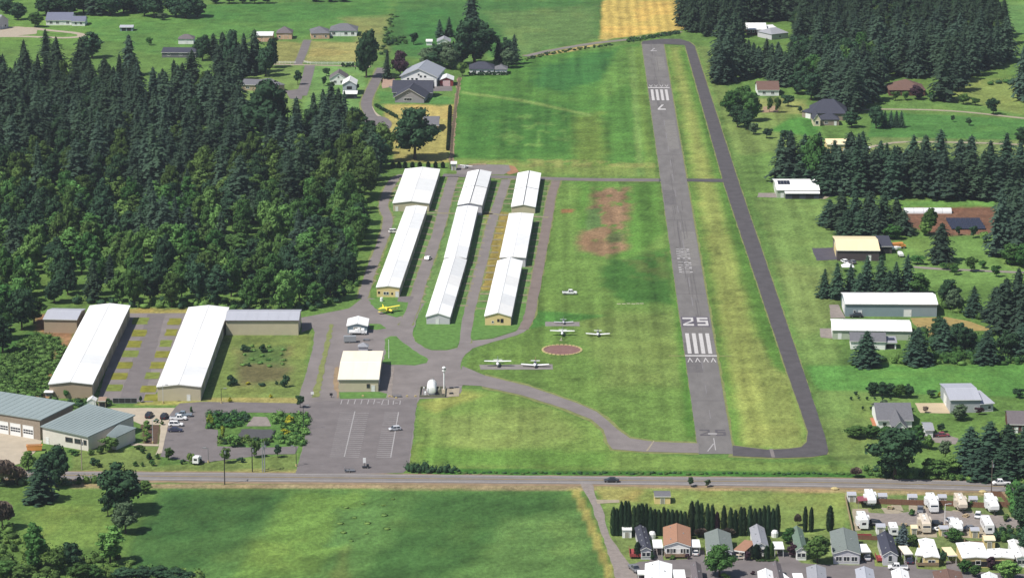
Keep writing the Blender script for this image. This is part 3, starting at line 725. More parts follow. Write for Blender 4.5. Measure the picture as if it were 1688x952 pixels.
def conifer_geo(seed, h, r, whorls=30, start=.08, droop=.32, power=.62, ragged=.42):
    R = np.random.RandomState(seed); V = []; F = []
    def tri(a, b, c): V.extend([a, b, c]); F.append([len(V)-3, len(V)-2, len(V)-1])
    lean = R.uniform(-.02, .02, 2)*h
    for i in range(whorls):
        t = start+(1-start)*((i+R.uniform(-.3, .3))/whorls); t = min(max(t, start*.7), .985)
        rad0 = r*((1-t)**power)*(1 if t > start+.12 else .75+.25*(t-start)/.12)+.22
        n = int(5+4*(1-t)+R.randint(0, 3)); a0 = R.uniform(0, 6.28)
        for k in range(n):
            a = a0+6.283*k/n+R.uniform(-.3, .3); rad = rad0*(1+R.uniform(-ragged, ragged*.8))
            z0 = t*h+R.uniform(-.2, .2)
            d = np.array([math.cos(a), math.sin(a), 0]); s = np.array([-d[1], d[0], 0])
            ax = np.array([lean[0]*t, lean[1]*t, 0])
            def P(f): return ax+d*(rad*f)+np.array([0, 0, z0+rad*(.22*f-droop*1.35*f*f)])
            m_ = 3 if rad > 1.6 else 2
            for j in range(m_):
                f0 = .12+.88*j/m_; f1 = .12+.88*(j+1)/m_
                w = (.46*rad*(1.12-f0))*R.uniform(.75, 1.2)+.14
                p0, p1 = P(f0), P(min(1.08, f1+.1)); zj = R.uniform(-.22, .06)*w
                for sg in (1, -1):
                    tip = p0+(p1-p0)*R.uniform(.55, .85)+s*sg*w+np.array([0, 0, zj-.25*w])
                    tri(p0, tip, p1)
            tri(P(.8)-s*.16*rad*.6, P(.8)+s*.16*rad*.6, P(1.14))
    # leader
    top = np.array([lean[0], lean[1], h])
    for a in (0, 2.1, 4.2): tri(top, top+np.array([.35*math.cos(a), .35*math.sin(a), -.05*h]), top+np.array([.35*math.cos(a+2.1), .35*math.sin(a+2.1), -.05*h]))
    # dense twiggy heart
    o = len(V); rings = 7; ns = 9
    for q in range(rings+1):
        t = start*.9+(1-start)*q/rings*.96; rr = max(.05, .55*r*(1-t)**power)
        for k in range(ns):
            a = 6.283*k/ns+q*.4; rv = rr*R.uniform(.7, 1.25); V.append(np.array([rv*math.cos(a)+lean[0]*t, rv*math.sin(a)+lean[1]*t, t*h+R.uniform(-.3, .3)]))
    for q in range(rings):
        for k in range(ns):
            a, b, c, d_ = o+q*ns+k, o+q*ns+(k+1) % ns, o+(q+1)*ns+(k+1) % ns, o+(q+1)*ns+k
            F.append([a, b, c]); F.append([a, c, d_])
    return np.array(V), np.array(F)
def leafball(V, F, R, c, rx, rz, n, leaf):
    for _ in range(n):
        d = R.normal(size=3); d /= np.linalg.norm(d)
        if d[2] < -.55 and R.rand() < .7: d[2] = -d[2]
        p = np.array(c)+d*np.array([rx, rx, rz])*R.uniform(.72, 1.1)
        nrm = d+R.normal(size=3)*.45; nrm /= np.linalg.norm(nrm)
        e = np.cross(nrm, R.normal(size=3)); e /= np.linalg.norm(e)+1e-9; g = np.cross(nrm, e)
        L = leaf*R.uniform(.6, 1.35); o = len(V)
        V.extend([p-e*L*.55, p+g*L*.42+nrm*.08*L, p+e*L*.55, p-g*L*.42])
        F.append([o, o+1, o+2]); F.append([o, o+2, o+3])
def heart(V, F, R, c, rx, rz):
    o = len(V); ns = 7
    for q, (zz, rr) in enumerate(((-.9,.35),(-.35,.92),(.3,.95),(.85,.45))):
        for k in range(ns):
            a = 6.283*(k+.5*q)/ns; V.append(np.array([c[0]+rx*rr*math.cos(a)*R.uniform(.85,1.1), c[1]+rx*rr*math.sin(a)*R.uniform(.85,1.1), c[2]+rz*zz]))
    for q in range(3):
        for k in range(ns):
            a, b, c_, d = o+q*ns+k, o+q*ns+(k+1) % ns, o+(q+1)*ns+(k+1) % ns, o+(q+1)*ns+k
            F.append([a, b, c_]); F.append([a, c_, d])
    for k in range(1, ns-1): F.append([o+3*ns, o+3*ns+k, o+3*ns+k+1])
def broad_geo(seed, h, r, lobes=26, base=.22, leaf=.75, per=58, tall=1.0):
    R = np.random.RandomState(seed); V = []; F = []
    zc = h*(base+1)/2; hz = h*(1-base)/2
    pts = []
    for i in range(lobes):
        for _ in range(30):
            d = R.normal(size=3); d /= np.linalg.norm(d); d *= R.uniform(.3, .82)
            w = 1-.35*max(0, -d[2])-.18*max(0, d[2])
            p = np.array([d[0]*r*w, d[1]*r*w, zc+d[2]*hz])
            if all(np.linalg.norm((p-q)/np.array([1, 1, 1.0])) > .30*r for q in pts): break
        pts.append(p); lr = r*R.uniform(.27, .44)
        leafball(V, F, R, p, lr, lr*R.uniform(.65, .9), per, leaf)
        heart(V, F, R, p, lr*.8, lr*.62)
    return np.array(V), np.array(F)
def column_geo(seed, h, r, leaf=.42, n=900):
    R = np.random.RandomState(seed); V = []; F = []
    for k in range(6):
        z = h*(.1+.15*k); heart(V, F, R, (0, 0, z), r*.75*(1-.12*max(0, k-2)), h*.13)
    for _ in range(n):
        t = R.rand()**1.05; a = R.uniform(0, 6.283)
        rr = r*min(1, .75+t*1.2)*min(1, (1.02-t)*2.4)**.6*R.uniform(.8, 1.1)
        d = np.array([math.cos(a), math.sin(a), .15]); p = np.array([rr*math.cos(a), rr*math.sin(a), t*h])
        e = np.array([-d[1], d[0], 0]); u = np.array([d[0]*.25, d[1]*.25, 1.0]); L = leaf*R.uniform(.6, 1.3); o = len(V)
        V.extend([p-e*L*.4, p+e*L*.4, p+u*L*1.3+d*R.uniform(-.1, .2)]); F.append([o, o+1, o+2])
    return np.array(V), np.array(F)
def twig_geo(seed, h, r, n=420):
    R = np.random.RandomState(seed); V = []; F = []
    for _ in range(n):
        d = R.normal(size=3); d /= np.linalg.norm(d); d[2] = abs(d[2])*.9-.2
        p0 = np.array([0, 0, h*.35])+d*r*R.uniform(.2, .7); p1 = np.array([0, 0, h*.5])+d*np.array([r, r, h*.5])*R.uniform(.7, 1.0)
        s = np.cross(d, R.normal(size=3)); s /= np.linalg.norm(s)+1e-9; o = len(V)
        V.extend([p0-s*.09, p0+s*.09, p1+s*.3, p1-s*.3]); F.append([o, o+1, o+2]); F.append([o, o+2, o+3])
    return np.array(V), np.array(F)
def trunk_mesh(h, r, limbs=0, seed=0):
    R = np.random.RandomState(seed); b = MB()
    b.loft([[(rr*math.cos(2*math.pi*k/7), rr*math.sin(2*math.pi*k/7), z) for k in range(7)] for z, rr in ((-.15, r*1.35), (h*.06, r), (h*.5, r*.7), (h, r*.18))])
    for i in range(limbs):
        a = 6.283*i/limbs+R.uniform(-.4, .4); z = h*R.uniform(.35, .7); L = h*R.uniform(.3, .5)
        b.cyl((0, 0, z), (L*.7*math.cos(a), L*.7*math.sin(a), z+L*.75), r*.45, r*.12, 5)
    return b.mesh('trunk', BARK)
# (geometry, nominal height, nominal radius, trunk)
KIND = {}
def kind(k, geo, h, r, m, trunk): 
    V, F = geo; KIND.setdefault(k, []).append((V, F, h, r, m, trunk, {}))
TR_F = trunk_mesh(23, .34); TR_B = trunk_mesh(9.5, .36, 5, 3); TR_S = trunk_mesh(3.2, .13, 3, 5); TR_C = trunk_mesh(5.0, .14)
for s in range(6): kind('fir', conifer_geo(11+s, 25, 4.9+.5*(s % 3), 19, .07+.04*(s % 2), .26+.06*(s % 3), .50 if s % 2 else .64), 25, 5.2, FIR, TR_F)
for s in range(3): kind('spruce', conifer_geo(51+s, 16, 4.0, 24, .03, .26, .64, .34), 16, 4.0, FIR2, trunk_mesh(14.5, .28))
for s in range(5): kind('broad', broad_geo(21+s, 14, 5.2, 30, .05, .8, 66), 14, 5.2, LEAF, TR_B)
for s in range(3): kind('tallbroad', broad_geo(31+s, 18, 4.2, 34, .05, .75, 62), 18, 4.2, LEAF, trunk_mesh(13, .34, 5, 8))
for s in range(3): kind('small', broad_geo(41+s, 4.6, 2.1, 14, .12, .42, 50), 4.6, 2.1, LEAF, TR_S)
for s in range(3): kind('bush', broad_geo(61+s, 2.0, 1.5, 7, .0, .36, 46), 2.0, 1.5, LEAF, None)
for s in range(3): kind('column', column_geo(71+s, 7.5, 1.0), 7.5, 1.0, CEDAR, TR_C)
for s in range(2): kind('twig', twig_geo(81+s, 6, 2.2), 6, 2.2, DEAD, TR_S)
def crown_of(k, i, m=None):
    V, F, h, r, m0, tr, cache = KIND[k][i % len(KIND[k])]; m = m or m0
    if m.name not in cache: cache[m.name] = tri_mesh('crown', V, F, m)
    return cache[m.name], h, r, tr
FULLNAME = {'fir': 'fir_tree', 'spruce': 'spruce_tree', 'broad': 'broadleaf_tree', 'tallbroad': 'broadleaf_tree', 'small': 'small_tree', 'bush': 'shrub', 'column': 'arborvitae', 'twig': 'bare_tree'}
tno = [0]
def tree_at(k, p, h, r, label, group=None, m=None, name=None, cat=None):
    tno[0] += 1
    me, h0, r0, tr = crown_of(k, tno[0]*5+rng.randrange(9), m)
    nm = name or FULLNAME[k]
    t = thing(nm, label, cat or ('shrub' if k == 'bush' else 'tree'), p, rng.uniform(0, 6.28), group)
    t.scale = (r/r0, r/r0, h/h0)
    part('crown', me, t)
    if tr: part('trunk', tr, t)
    else:
        part('stem', STEM, t)
    return t
STEM = MB().cyl((0, 0, -.1), (.05, 0, .9), .09, .05, 5).cyl((.1, .1, -.1), (.4, .3, .9), .06, .03, 5).mesh('stem', BARK)
def T(k, x, y, hp, wp, label, group=None, m=None, name=None, cat=None):
    p = at(x, y); s = ppm(p)
    return tree_at(k, p, hp/(s*CT), wp/(2*s), label, group, m, name, cat)
def inpoly(x, y, poly):
    c = False; n = len(poly)
    for i in range(n):
        x0, y0 = poly[i]; x1, y1 = poly[(i+1) % n]
        if (y0 > y) != (y1 > y) and x < (x1-x0)*(y-y0)/(y1-y0)+x0: c = not c
    return c
def fill(poly, gap, seed, avoid=()):
    """evenly scattered standing places inside a surveyed outline"""
    R = random.Random(seed); W = [at(*p) for p in poly]; P = [(p.x, p.y) for p in W]
    A_ = [[(at(*p).x, at(*p).y) for p in q] for q in avoid]
    xs = [p[0] for p in P]; ys = [p[1] for p in P]; out = []; grid = {}
    for _ in range(int((max(xs)-min(xs))*(max(ys)-min(ys))/gap/gap*9)):
        x = R.uniform(min(xs), max(xs)); y = R.uniform(min(ys), max(ys))
        if not inpoly(x, y, P) or any(inpoly(x, y, a) for a in A_): continue
        g = (int(x/gap), int(y/gap))
        if any((x-q[0])**2+(y-q[1])**2 < gap*gap for i in (-1, 0, 1) for j in (-1, 0, 1) for q in grid.get((g[0]+i, g[1]+j), [])): continue
        grid.setdefault(g, []).append((x, y)); out.append((x, y))
    return out
def forest_stuff(name, items):
    """trees past the counting limit: one object, real geometry"""
    Vs, Fs, Ms = [], [], []; o = 0; mats = []
    for k, x, y, h, r, m in items:
        V, F, h0, r0, m0, tr, _ = KIND[k][rng.randrange(len(KIND[k]))]; m = m or m0
        if m not in mats: mats.append(m)
        a = rng.uniform(0, 6.28); ca, sa = math.cos(a)*r/r0, math.sin(a)*r/r0
        X = np.stack([V[:, 0]*ca-V[:, 1]*sa+x, V[:, 0]*sa+V[:, 1]*ca+y, V[:, 2]*h/h0], 1)
        Vs.append(X); Fs.append(F+o); Ms.append(np.full(len(F), mats.index(m))); o += len(V)
    me = tri_mesh(name, np.concatenate(Vs), np.concatenate(Fs), None)
    for m in mats: me.materials.append(m)
    me.polygons.foreach_set('material_index', np.concatenate(Ms).astype(np.int32))
    return single(name, me, kind='stuff')
def thicket(name, poly, gap, h, r, seed, mats, leaf=.55, per=34, avoid=()):
    R = np.random.RandomState(seed); pts = fill(poly, gap, seed, avoid); Vs, Fs, Ms = [], [], []; o = 0
    for x, y in pts:
        V, F = [], []; rr = r*R.uniform(.6, 1.3); hh = h*R.uniform(.5, 1.25)
        leafball(V, F, R, (x, y, hh*.45), rr, hh*.55, per, leaf); heart(V, F, R, (x, y, hh*.35), rr*.75, hh*.4)
        Vs.append(np.array(V)); Fs.append(np.array(F)+o); Ms.append(np.full(len(F), R.randint(0, len(mats)))); o += len(V)
    me = tri_mesh(name, np.concatenate(Vs), np.concatenate(Fs), None)
    for m in mats: me.materials.append(m)
    me.polygons.foreach_set('material_index', np.concatenate(Ms).astype(np.int32))
    return single(name, me, kind='stuff')
# ------------------------------------------------------------ the woods
R_ = random.Random(99)
LW = [(-60,612),(0,590),(50,556),(66,518),(80,503),(150,497),(230,507),(300,510),(420,511),(505,512),(545,497),(575,470),(590,420),(598,360),(612,310),(630,284),(640,262),(600,235),(545,212),(500,222),(440,224),(405,205),(385,172),(330,166),(256,166),(215,150),(150,142),(60,136),(-60,142)]
GAP = [[(226,90),(252,90),(252,215),(228,215)], [(404,200),(484,200),(484,262),(404,262)]]
pts = fill(LW, 8.6, 5, GAP)
items = []
for x, y in pts:
    px, py = proj(x, y)
    edge = min(1, max(0, (py-360)/80))
    nb = vnoise(np.array([x/38+7]), np.array([y/55+3]))[0]
    leafy = R_.random() < (.12+.85*edge if px < 560 else .6) or (nb > .55 and 270 < py < 430 and R_.random() < .8)
    if leafy:
        h = R_.uniform(13, 19)-4*edge*R_.random(); r = R_.uniform(3.6, 5.4)
        m = R_.choice([LEAF, LEAF, LEAFD, LEAF, LEAFD, LEAFB]) if py > 260 else R_.choice([LEAFD, LEAFD, LEAF])
        items.append((R_.choice(['broad', 'broad', 'tallbroad']), x, y, h, r, m, py))
    else:
        h = R_.uniform(15, 27)*(1-.25*edge); r = R_.uniform(5.0, 7.6)*h/25
        items.append(('fir', x, y, h, r, None, py))
RW = [(1128,52),(1150,58),(1170,64),(1205,62),(1232,66),(1232,40),(1306,40),(1306,70),(1300,92),(1340,130),(1400,190),(1440,160),(1455,128),(1535,128),(1560,140),(1625,118),(1660,100),(1655,60),(1625,20),(1620,-30),(1132,-30)]
RW2 = [(1180,118),(1200,100),(1232,84),(1300,86),(1335,108),(1402,180),(1412,196),(1380,168),(1330,166),(1290,140),(1240,128),(1206,136),(1186,138)]
for poly, sd in ((RW, 8), (RW2, 9)):
    for x, y in fill(poly, 8.2, sd, [[(1222,36),(1312,36),(1312,112),(1222,112)]]):
        px, py = proj(x, y)
        nb = vnoise(np.array([x/30+2]), np.array([y/40+5]))[0]
        if nb > .60 and px > 1310 and R_.random() < .75: items.append(('broad', x, y, R_.uniform(13, 18), R_.uniform(4, 5.6), R_.choice([LEAFD, LEAF, LEAFD]), py))
        else:
            h = R_.uniform(19, 27)*(.72 if 1205 < px < 1330 and py > 100 else 1); items.append(('fir', x, y, h, R_.uniform(5.0, 7.0)*h/25*(1.15 if py > 100 else 1), None, py))
NWG = 'firs and maples of the dense wood west of the hangars'; NEG = 'trees of the dark wood beyond the runway'
cnt = {'f': 0, 'b': 0}; rest = []
def wood_label(it):
    k, x, y, h, r, m, py = it; px = proj(x, y)[0]
    w = ('slender ' if r < (5.9*h/25 if k == 'fir' else 4.5) else 'broad ')+('dark fir' if k == 'fir' else 'pale leafy tree' if m is LEAFL else 'dark leafy tree' if m is LEAFD else 'green leafy tree')
    if px < 760:
        col = 'at the left edge' if px < 110 else 'behind the left hangar' if px < 240 else 'behind the right hangar' if px < 380 else 'behind the beige hangar' if px < 500 else 'beside the hangar lane'
        row = 'at the back' if py < 240 else 'in the upper half' if py < 340 else 'in the lower half' if py < 430 else 'at the front'
        return f"{w} {row} of the west wood {col}"
    col = 'by the runway end' if px < 1215 else 'around the white roofed house' if px < 1320 else 'above the dark roofed house' if px < 1450 else 'above the brown hip roof' if px < 1550 else 'towards the right edge'
    return f"{w} {'deep inside' if py < 60 else 'midway into' if py < 110 else 'fronting'} the wood {col}"
grp = {('f', 0): 'firs in the wood west of the hangars', ('b', 0): 'leafy trees in the wood west of the hangars', ('f', 1): 'firs in the wood beyond the runway', ('b', 1): 'leafy trees in the wood beyond the runway'}
for it in sorted(items, key=lambda i: -i[6]):
    k, x, y, h, r, m, py = it; c = 'f' if k == 'fir' else 'b'; side = 0 if x < 0 else 1
    if cnt[c] < (205 if c == 'f' else 215) or (side and py > 85):
        cnt[c] += 1; tree_at(k, (x, y, 0), h, r, wood_label(it), grp[c, side], m)
    else: rest.append((k, x, y, h, r, m))
if rest: forest_stuff('far_wood', rest)
print('forest', len(items), cnt, len(rest))
# undergrowth at the wood's southern hem and the brambles
thicket('bramble_thicket', [(-60,612),(0,592),(52,552),(92,556),(108,580),(86,640),(60,668),(-60,672)], 2.4, 1.5, 2.1, 3, [LEAFB, LEAFB, LEAF])
thicket('undergrowth', [(120,500),(230,507),(420,512),(510,514),(560,497),(590,470),(585,455),(500,500),(230,498),(130,494)], 3.2, 3.2, 2.2, 4, [LEAF, LEAFL, LEAFD])
thicket('undergrowth', [(-30,664),(140,662),(150,670),(120,674),(60,668),(-30,672)], 2.4, 2.0, 1.7, 14, [LEAF, LEAFD])
thicket('hedge_bank', [(672,770),(700,770),(755,775),(757,780),(672,779)], 1.3, 2.4, 1.1, 6, [LEAFD, LEAFD], .35, 24)
thicket('bank_grass', [(757,778),(1400,780),(1400,782),(757,781)], 1.5, .55, 1.0, 6, [LEAFD, LEAF], .3, 14)
thicket('basin_shrubs', [(344,684),(412,681),(404,700),(392,706),(345,706)], 2.0, 1.9, 1.6, 7, [LEAF, LEAFD, LEAF])
thicket('basin_shrubs', [(448,684),(506,683),(508,700),(500,734),(470,733),(455,724),(462,704),(446,700)], 2.0, 1.8, 1.5, 8, [LEAFL, LEAF, LEAFL])
thicket('basin_shrubs', [(362,722),(420,724),(450,728),(448,734),(362,732)], 1.9, 1.5, 1.3, 9, [LEAF, LEAFL, LEAFD])
thicket('field_weeds', [(560,832),(650,820),(640,880),(560,895)], 6, .45, 1.3, 10, [LEAFL, LEAFB], .4, 14)
thicket('lawn_edge_brush', [(-40,880),(20,868),(60,905),(120,915),(210,920),(240,938),(330,946),(330,975),(-40,975)], 3.2, 2.4, 2.2, 11, [LEAFB, LEAFL, LEAF])
thicket('roadside_brush', [(-40,786),(20,788),(70,792),(140,793),(170,796),(110,800),(-40,800)], 2.4, 2.4, 1.8, 12, [LEAF, LEAFL, GREY])
thicket('hedge_brush', [(1420,596),(1500,600),(1700,602),(1700,590),(1600,586),(1500,590)], 2.8, 2.6, 2.0, 13, [LEAF, LEAFL, LEAF])
thicket('hedge_brush', [(1540,560),(1600,560),(1690,575),(1690,600),(1540,598)], 3.4, 3.6, 2.4, 15, [LEAF, LEAFD])
thicket('hedge_brush', [(1545,485),(1600,500),(1640,520),(1620,528),(1560,510)], 3.2, 2.8, 2.2, 16, [LEAF, LEAFL])
thicket('field_hedge', [(640,25),(655,25),(636,92),(622,90)], 5.2, 1.3, 1.8, 17, [LEAFD, LEAF])
thicket('field_hedge', [(630,68),(665,62),(672,72),(640,76)], 3.4, 2.6, 2.2, 18, [LEAF, LEAFD])
thicket('field_hedge', [(1034,66),(1118,53),(1121,56),(1036,70)], 1.8, 1.5, 1.1, 19, [LEAFD, LEAF])
thicket('field_hedge', [(862,98),(900,89),(945,81),(1010,73),(1012,75),(945,84),(900,92),(866,101)], 2.4, 1.0, 1.0, 20, [LEAF, LEAFD])
thicket('hedge_brush', [(1425,772),(1500,782),(1640,785),(1690,790),(1690,798),(1600,792),(1430,786)], 2.4, 2.2, 1.8, 21, [LEAF, LEAFD, LEAFL])
thicket('plot_scrub', [(395,572),(470,570),(468,606),(395,606)], 5.0, .9, 1.3, 22, [LEAF, LEAFL, LEAFB], .4, 22)
thicket('hedge_brush', [(1660,800),(1700,805),(1700,850),(1668,846)], 3.0, 3.0, 2.2, 23, [LEAF, LEAFD])
thicket('hedge_brush', [(1520,545),(1560,565),(1600,590),(1500,596),(1490,585)], 3.4, 3.0, 2.2, 24, [LEAF, LEAF, LEAFD])
thicket('hedge_brush', [(1630,140),(1700,130),(1700,165),(1680,140)], 4, 3.5, 2.5, 25, [LEAF, LEAFD])

# ------------------------------------------------------------ single trees and small groups
# top left
for i, (x, y, h, w) in enumerate([(78,26,36,40),(96,23,30,40),(116,25,36,44),(138,22,32,40),(160,24,36,44),(182,26,40,46),(204,22,36,42),(222,20,32,40)]):
    T(['broad', 'fir', 'broad'][i % 3], x, y, h, w, 'dark tree in the row across the very top left of the view', 'row of dark trees along the top left edge', LEAFD if i % 3 != 1 else None)
for i, (x, y, h, w) in enumerate([(238,27,36,36),(254,29,38,40),(290,28,42,46),(306,30,38,42),(325,28,34,40)]):
    T('broad', x, y, h, w, 'dark leafy tree in the clump casting shade on the top left meadow', 'clump of leafy trees at the top edge of the meadow', LEAFD)
T('small', 268, 33, 12, 18, 'small pale bush at the foot of the top left tree clump', None, GREY)
T('broad', 30, 33, 28, 30, 'rounded tree right of the grey house at the left edge', None, LEAFD)
T('broad', 58, 45, 26, 28, 'leafy tree just left of the blue grey roofed house', None, LEAF)
T('broad', 10, 22, 30, 34, 'dark tree in the extreme top left corner', None, LEAFD)
for x in (355, 378, 400, 420, 440): T('broad', x, 6, 18, 22, 'dark crown cut by the top edge above the green meadow', 'crowns cut by the top edge', LEAFD)
for x in (520, 545, 565): T('broad', x, 3, 12, 22, 'tree shadowing the meadow at the top edge left of centre', 'trees on the top edge left of centre', LEAFD)
T('tallbroad', 152, 96, 44, 40, 'broad dark tree standing up behind the top of the west wood', None, LEAFD)
T('fir', 76, 100, 52, 30, 'pointed fir standing clear above the west wood beside the gravel loop', None)
T('fir', 213, 125, 68, 34, 'dark fir at the left of the lawn gap in the west wood', None)
T('small', 247, 75, 14, 14, 'small round tree left of the white garden house', None, LEAF)
for i, (x, y, h, w) in enumerate([(334,100,46,30),(352,95,40,30),(368,112,60,32),(384,118,68,34),(402,124,70,36),(420,120,72,38),(438,126,56,34),(362,128,54,32),(394,132,58,34),(448,112,48,26)]):
    T('fir' if i % 3 else 'broad', x, y, h, w, 'dark tree in the clump west of the long driveway', 'clump of dark trees west of the driveway', LEAFD if i % 3 == 0 else None)
T('broad', 441, 246, 112, 90, 'huge dark spreading tree rising in front of the long grey roofed house', None, LEAFD)
T('broad', 604, 128, 88, 44, 'tall egg shaped dark tree beside the bend of the residential lane', None, LEAFD)
T('fir', 638, 130, 48, 20, 'slim dark conifer right of the tall egg shaped tree', None)
T('broad', 660, 128, 44, 30, 'purple leaved tree beside the big white gabled barn', None, PURP)
T('small', 491, 140, 26, 18, 'young tree on the lawn beside the residential driveway', None, LEAFD)
T('small', 545, 150, 17, 15, 'small round tree in front of the two storey white house', None, LEAF)
T('small', 538, 126, 15, 15, 'small dark tree left of the white gabled cottage', None, LEAFD)
T('small', 534, 142, 18, 12, 'dark slim shrub in the red earth bed by the cottage', None, LEAFD, cat='shrub')
T('small', 588, 150, 14, 12, 'dark shrub behind the two storey white house', None, LEAFD, cat='shrub')
T('broad', 684, 262, 84, 76, 'great dark spreading tree by the turning circle above the hangars', None, LEAFD)
T('broad', 621, 278, 64, 48, 'dark round tree at the east end of the west wood', None, LEAFD)
T('fir', 777, 64, 82, 40, 'tall dark fir at the top centre edge behind the leafy giant', None)
T('broad', 782, 108, 86, 76, 'leafy giant with a dense dark crown at top centre', None, LEAFD)
for x, y, h, w in [(725,62,30,18),(740,60,32,20)]: T('spruce', x, y, h, w, 'twin spruce behind the small white house at top centre', 'twin spruces behind the small white house')
T('small', 682, 74, 22, 18, 'lone small dark tree in the rough field left of the white house', None, LEAFD)
for i, (x, y, h, w) in enumerate([(705,108,34,36),(722,112,38,38),(742,114,40,40),(758,106,36,36),(735,100,30,36)]):
    T('broad', x, y, h, w, 'dark tree in the screen behind the white gabled barn', 'screen of trees behind the white barn', LEAFD if i % 2 else GREY)
T('small', 762, 126, 24, 18, 'bright green tree at the field corner by the white barn', None, LEAFL)
for i, (x, y, h, w) in enumerate([(822,104,42,22),(834,100,40,26),(848,106,50,20),(838,112,34,30)]):
    T(['fir', 'broad', 'fir', 'broad'][i], x, y, h, w, ['dark pointed tree behind the hip roofed bungalow', 'round dark tree between two pointed ones at the field corner', 'sharp conifer at the right of the field corner group', 'grey green tree in front of the field corner group'][i], None, [None, LEAFD, None, GREY][i])
# small conifers in a line above the hangars
for x in (648, 658, 668, 680, 692, 706, 718, 730): T('column', x, 277, 10, 7, 'tiny conifer in the line planted above the wide white hangar', 'line of tiny conifers above the wide hangar', None, 'young_conifer')
for k in range(13):
    t = k/12; T('bush', 621+34*t, 177+19*t, 7, 8, 'clipped dark shrub in the row along the turning circle verge', 'row of shrubs along the turning circle', LEAFD)
for k in range(9): T('column', 742-1.5*k/8, 182+30*k/8, 9, 6, 'dark arborvitae in the row along the yard fence', 'arborvitae along the yard fence')
for k in range(12): T('column', 741-2.6*k/11, 214+34*k/11, 9, 6, 'dark arborvitae at the field edge below the yard', 'arborvitae at the field edge')
for k in range(14): T('bush', 774+62*k/13, 124.5-.6*k/13, 6, 9, 'clipped hedge shrub in front of the hip roofed bungalow', 'hedge in front of the bungalow', LEAFD)
for k in range(7): T('bush', 566+34*k/6, 111, 8, 9, 'dark hedge shrub along the lane above the cottage', 'hedge above the cottage', LEAFD)
# east of the taxiway, top
T('fir', 1186, 138, 64, 44, 'dark fir at the corner of the wood nearest the taxiway', None)
for i, (x, y, h, w) in enumerate([(1205,192,44,36),(1222,186,50,40),(1238,200,48,38),(1216,210,40,32),(1232,214,34,26)]):
    T('broad', x, y, h, w, 'dense leafy tree in the copse between the taxiway and the brown roof', 'copse by the brown roofed house', LEAF if i < 3 else LEAFD)
T('small', 1242, 222, 20, 20, 'grey green small tree trailing below the copse', None, GREY)
for x, y, h, w, lb in [(1268,185,26,13,'left one of two slender young trees above the striped lawn'),(1281,186,26,14,'right one of two slender young trees above the striped lawn'),(1299,176,22,24,'low round tree beside the brown roofed house'),
    (1264,228,18,22,'small dark round tree left in the pair below the striped lawn'),(1293,230,16,20,'small round tree right in the pair below the striped lawn'),
    (1363,166,28,28,'bright leafy tree behind the big dark roofed house'),(1319,186,12,11,'small dark round shrub at the dark house corner')]:
    T('small', x, y, h, w, lb, None, LEAF if 'bright' in lb or 'slender' in lb else LEAFD)
for x, y, h, w, lb in [(1398,178,26,16,'grey blue spruce left of the pair behind the dark house'),(1412,180,28,18,'grey blue spruce right of the pair behind the dark house')]: T('spruce', x, y, h, w, lb, None, BLUE)
T('small', 1416, 184, 20, 18, 'dark purple tree by the gravel drive fork', None, PURP)
T('broad', 1404, 210, 28, 30, 'round grey green tree right of the dark house', None, LEAFD)
T('broad', 1444, 212, 40, 30, 'bushy dark tree at the left end of the hedge on the green lawn', None, LEAFD)
for x in (1458, 1468, 1477, 1485): T('spruce', x, 210, 28, 15, 'dark spruce in the close group on the green lawn', 'close group of spruces on the lawn')
T('small', 1571, 201, 12, 9, 'tiny conifer like tree alone on the green lawn', None, LEAFD)
T('small', 1597, 207, 14, 14, 'little round tree right of the tiny one on the lawn', None, LEAFD)
T('small', 1637, 189, 28, 26, 'round dark tree above the curve of the upper gravel drive', None, LEAFD)
T('broad', 1686, 238, 28, 30, 'dark tree cut by the right edge at the lower gravel drive', None, LEAFD)
T('fir', 1556, 166, 82, 46, 'big dark fir right of the brown hip roof', None)
T('fir', 1580, 150, 66, 40, 'fir behind the big one beside the rough meadow', None)
T('fir', 1686, 165, 90, 40, 'dark fir cut by the right edge beside the rough meadow', None)
T('broad', 1512, 164, 26, 26, 'purple grey tree in front of the brown hip roof', None, PURP)
for i, (x, y, h, w) in enumerate([(1476,166,17,18),(1492,165,16,18),(1536,166,16,18),(1588,172,18,24),(1608,174,14,18)]):
    T('small', x, y, h, w, 'low round garden tree in the row in front of the brown hip roof', 'garden trees along the upper drive', LEAF)
# wind break of conifers
WB = []
for k in range(26):
    x = 1305+15.5*k+R_.uniform(-4, 4); WB.append((x, 318+8*(x-1300)/390+R_.uniform(-5, 4), R_.uniform(66, 86), R_.uniform(44, 58)))
for k in range(16):
    x = 1292+26*k+R_.uniform(-6, 6); WB.append((x, 306+R_.uniform(-6, 6), R_.uniform(66, 88), R_.uniform(46, 60)))
for i, (x, y, h, w) in enumerate(WB):
    if x < 1352 and y > 300: y = 298
    T('spruce' if R_.random() < .5 else 'fir', x, y, h, w, 'dark conifer in the front line of the windbreak' if i < 26 else 'dark conifer in the back line of the windbreak', 'long windbreak of conifers east of the taxiway')
T('broad', 1342, 302, 84, 44, 'bright leafy tree rising from the left end of the windbreak', None, LEAF)
T('fir', 1413, 312, 94, 56, 'widest and tallest fir near the left of the windbreak', None)
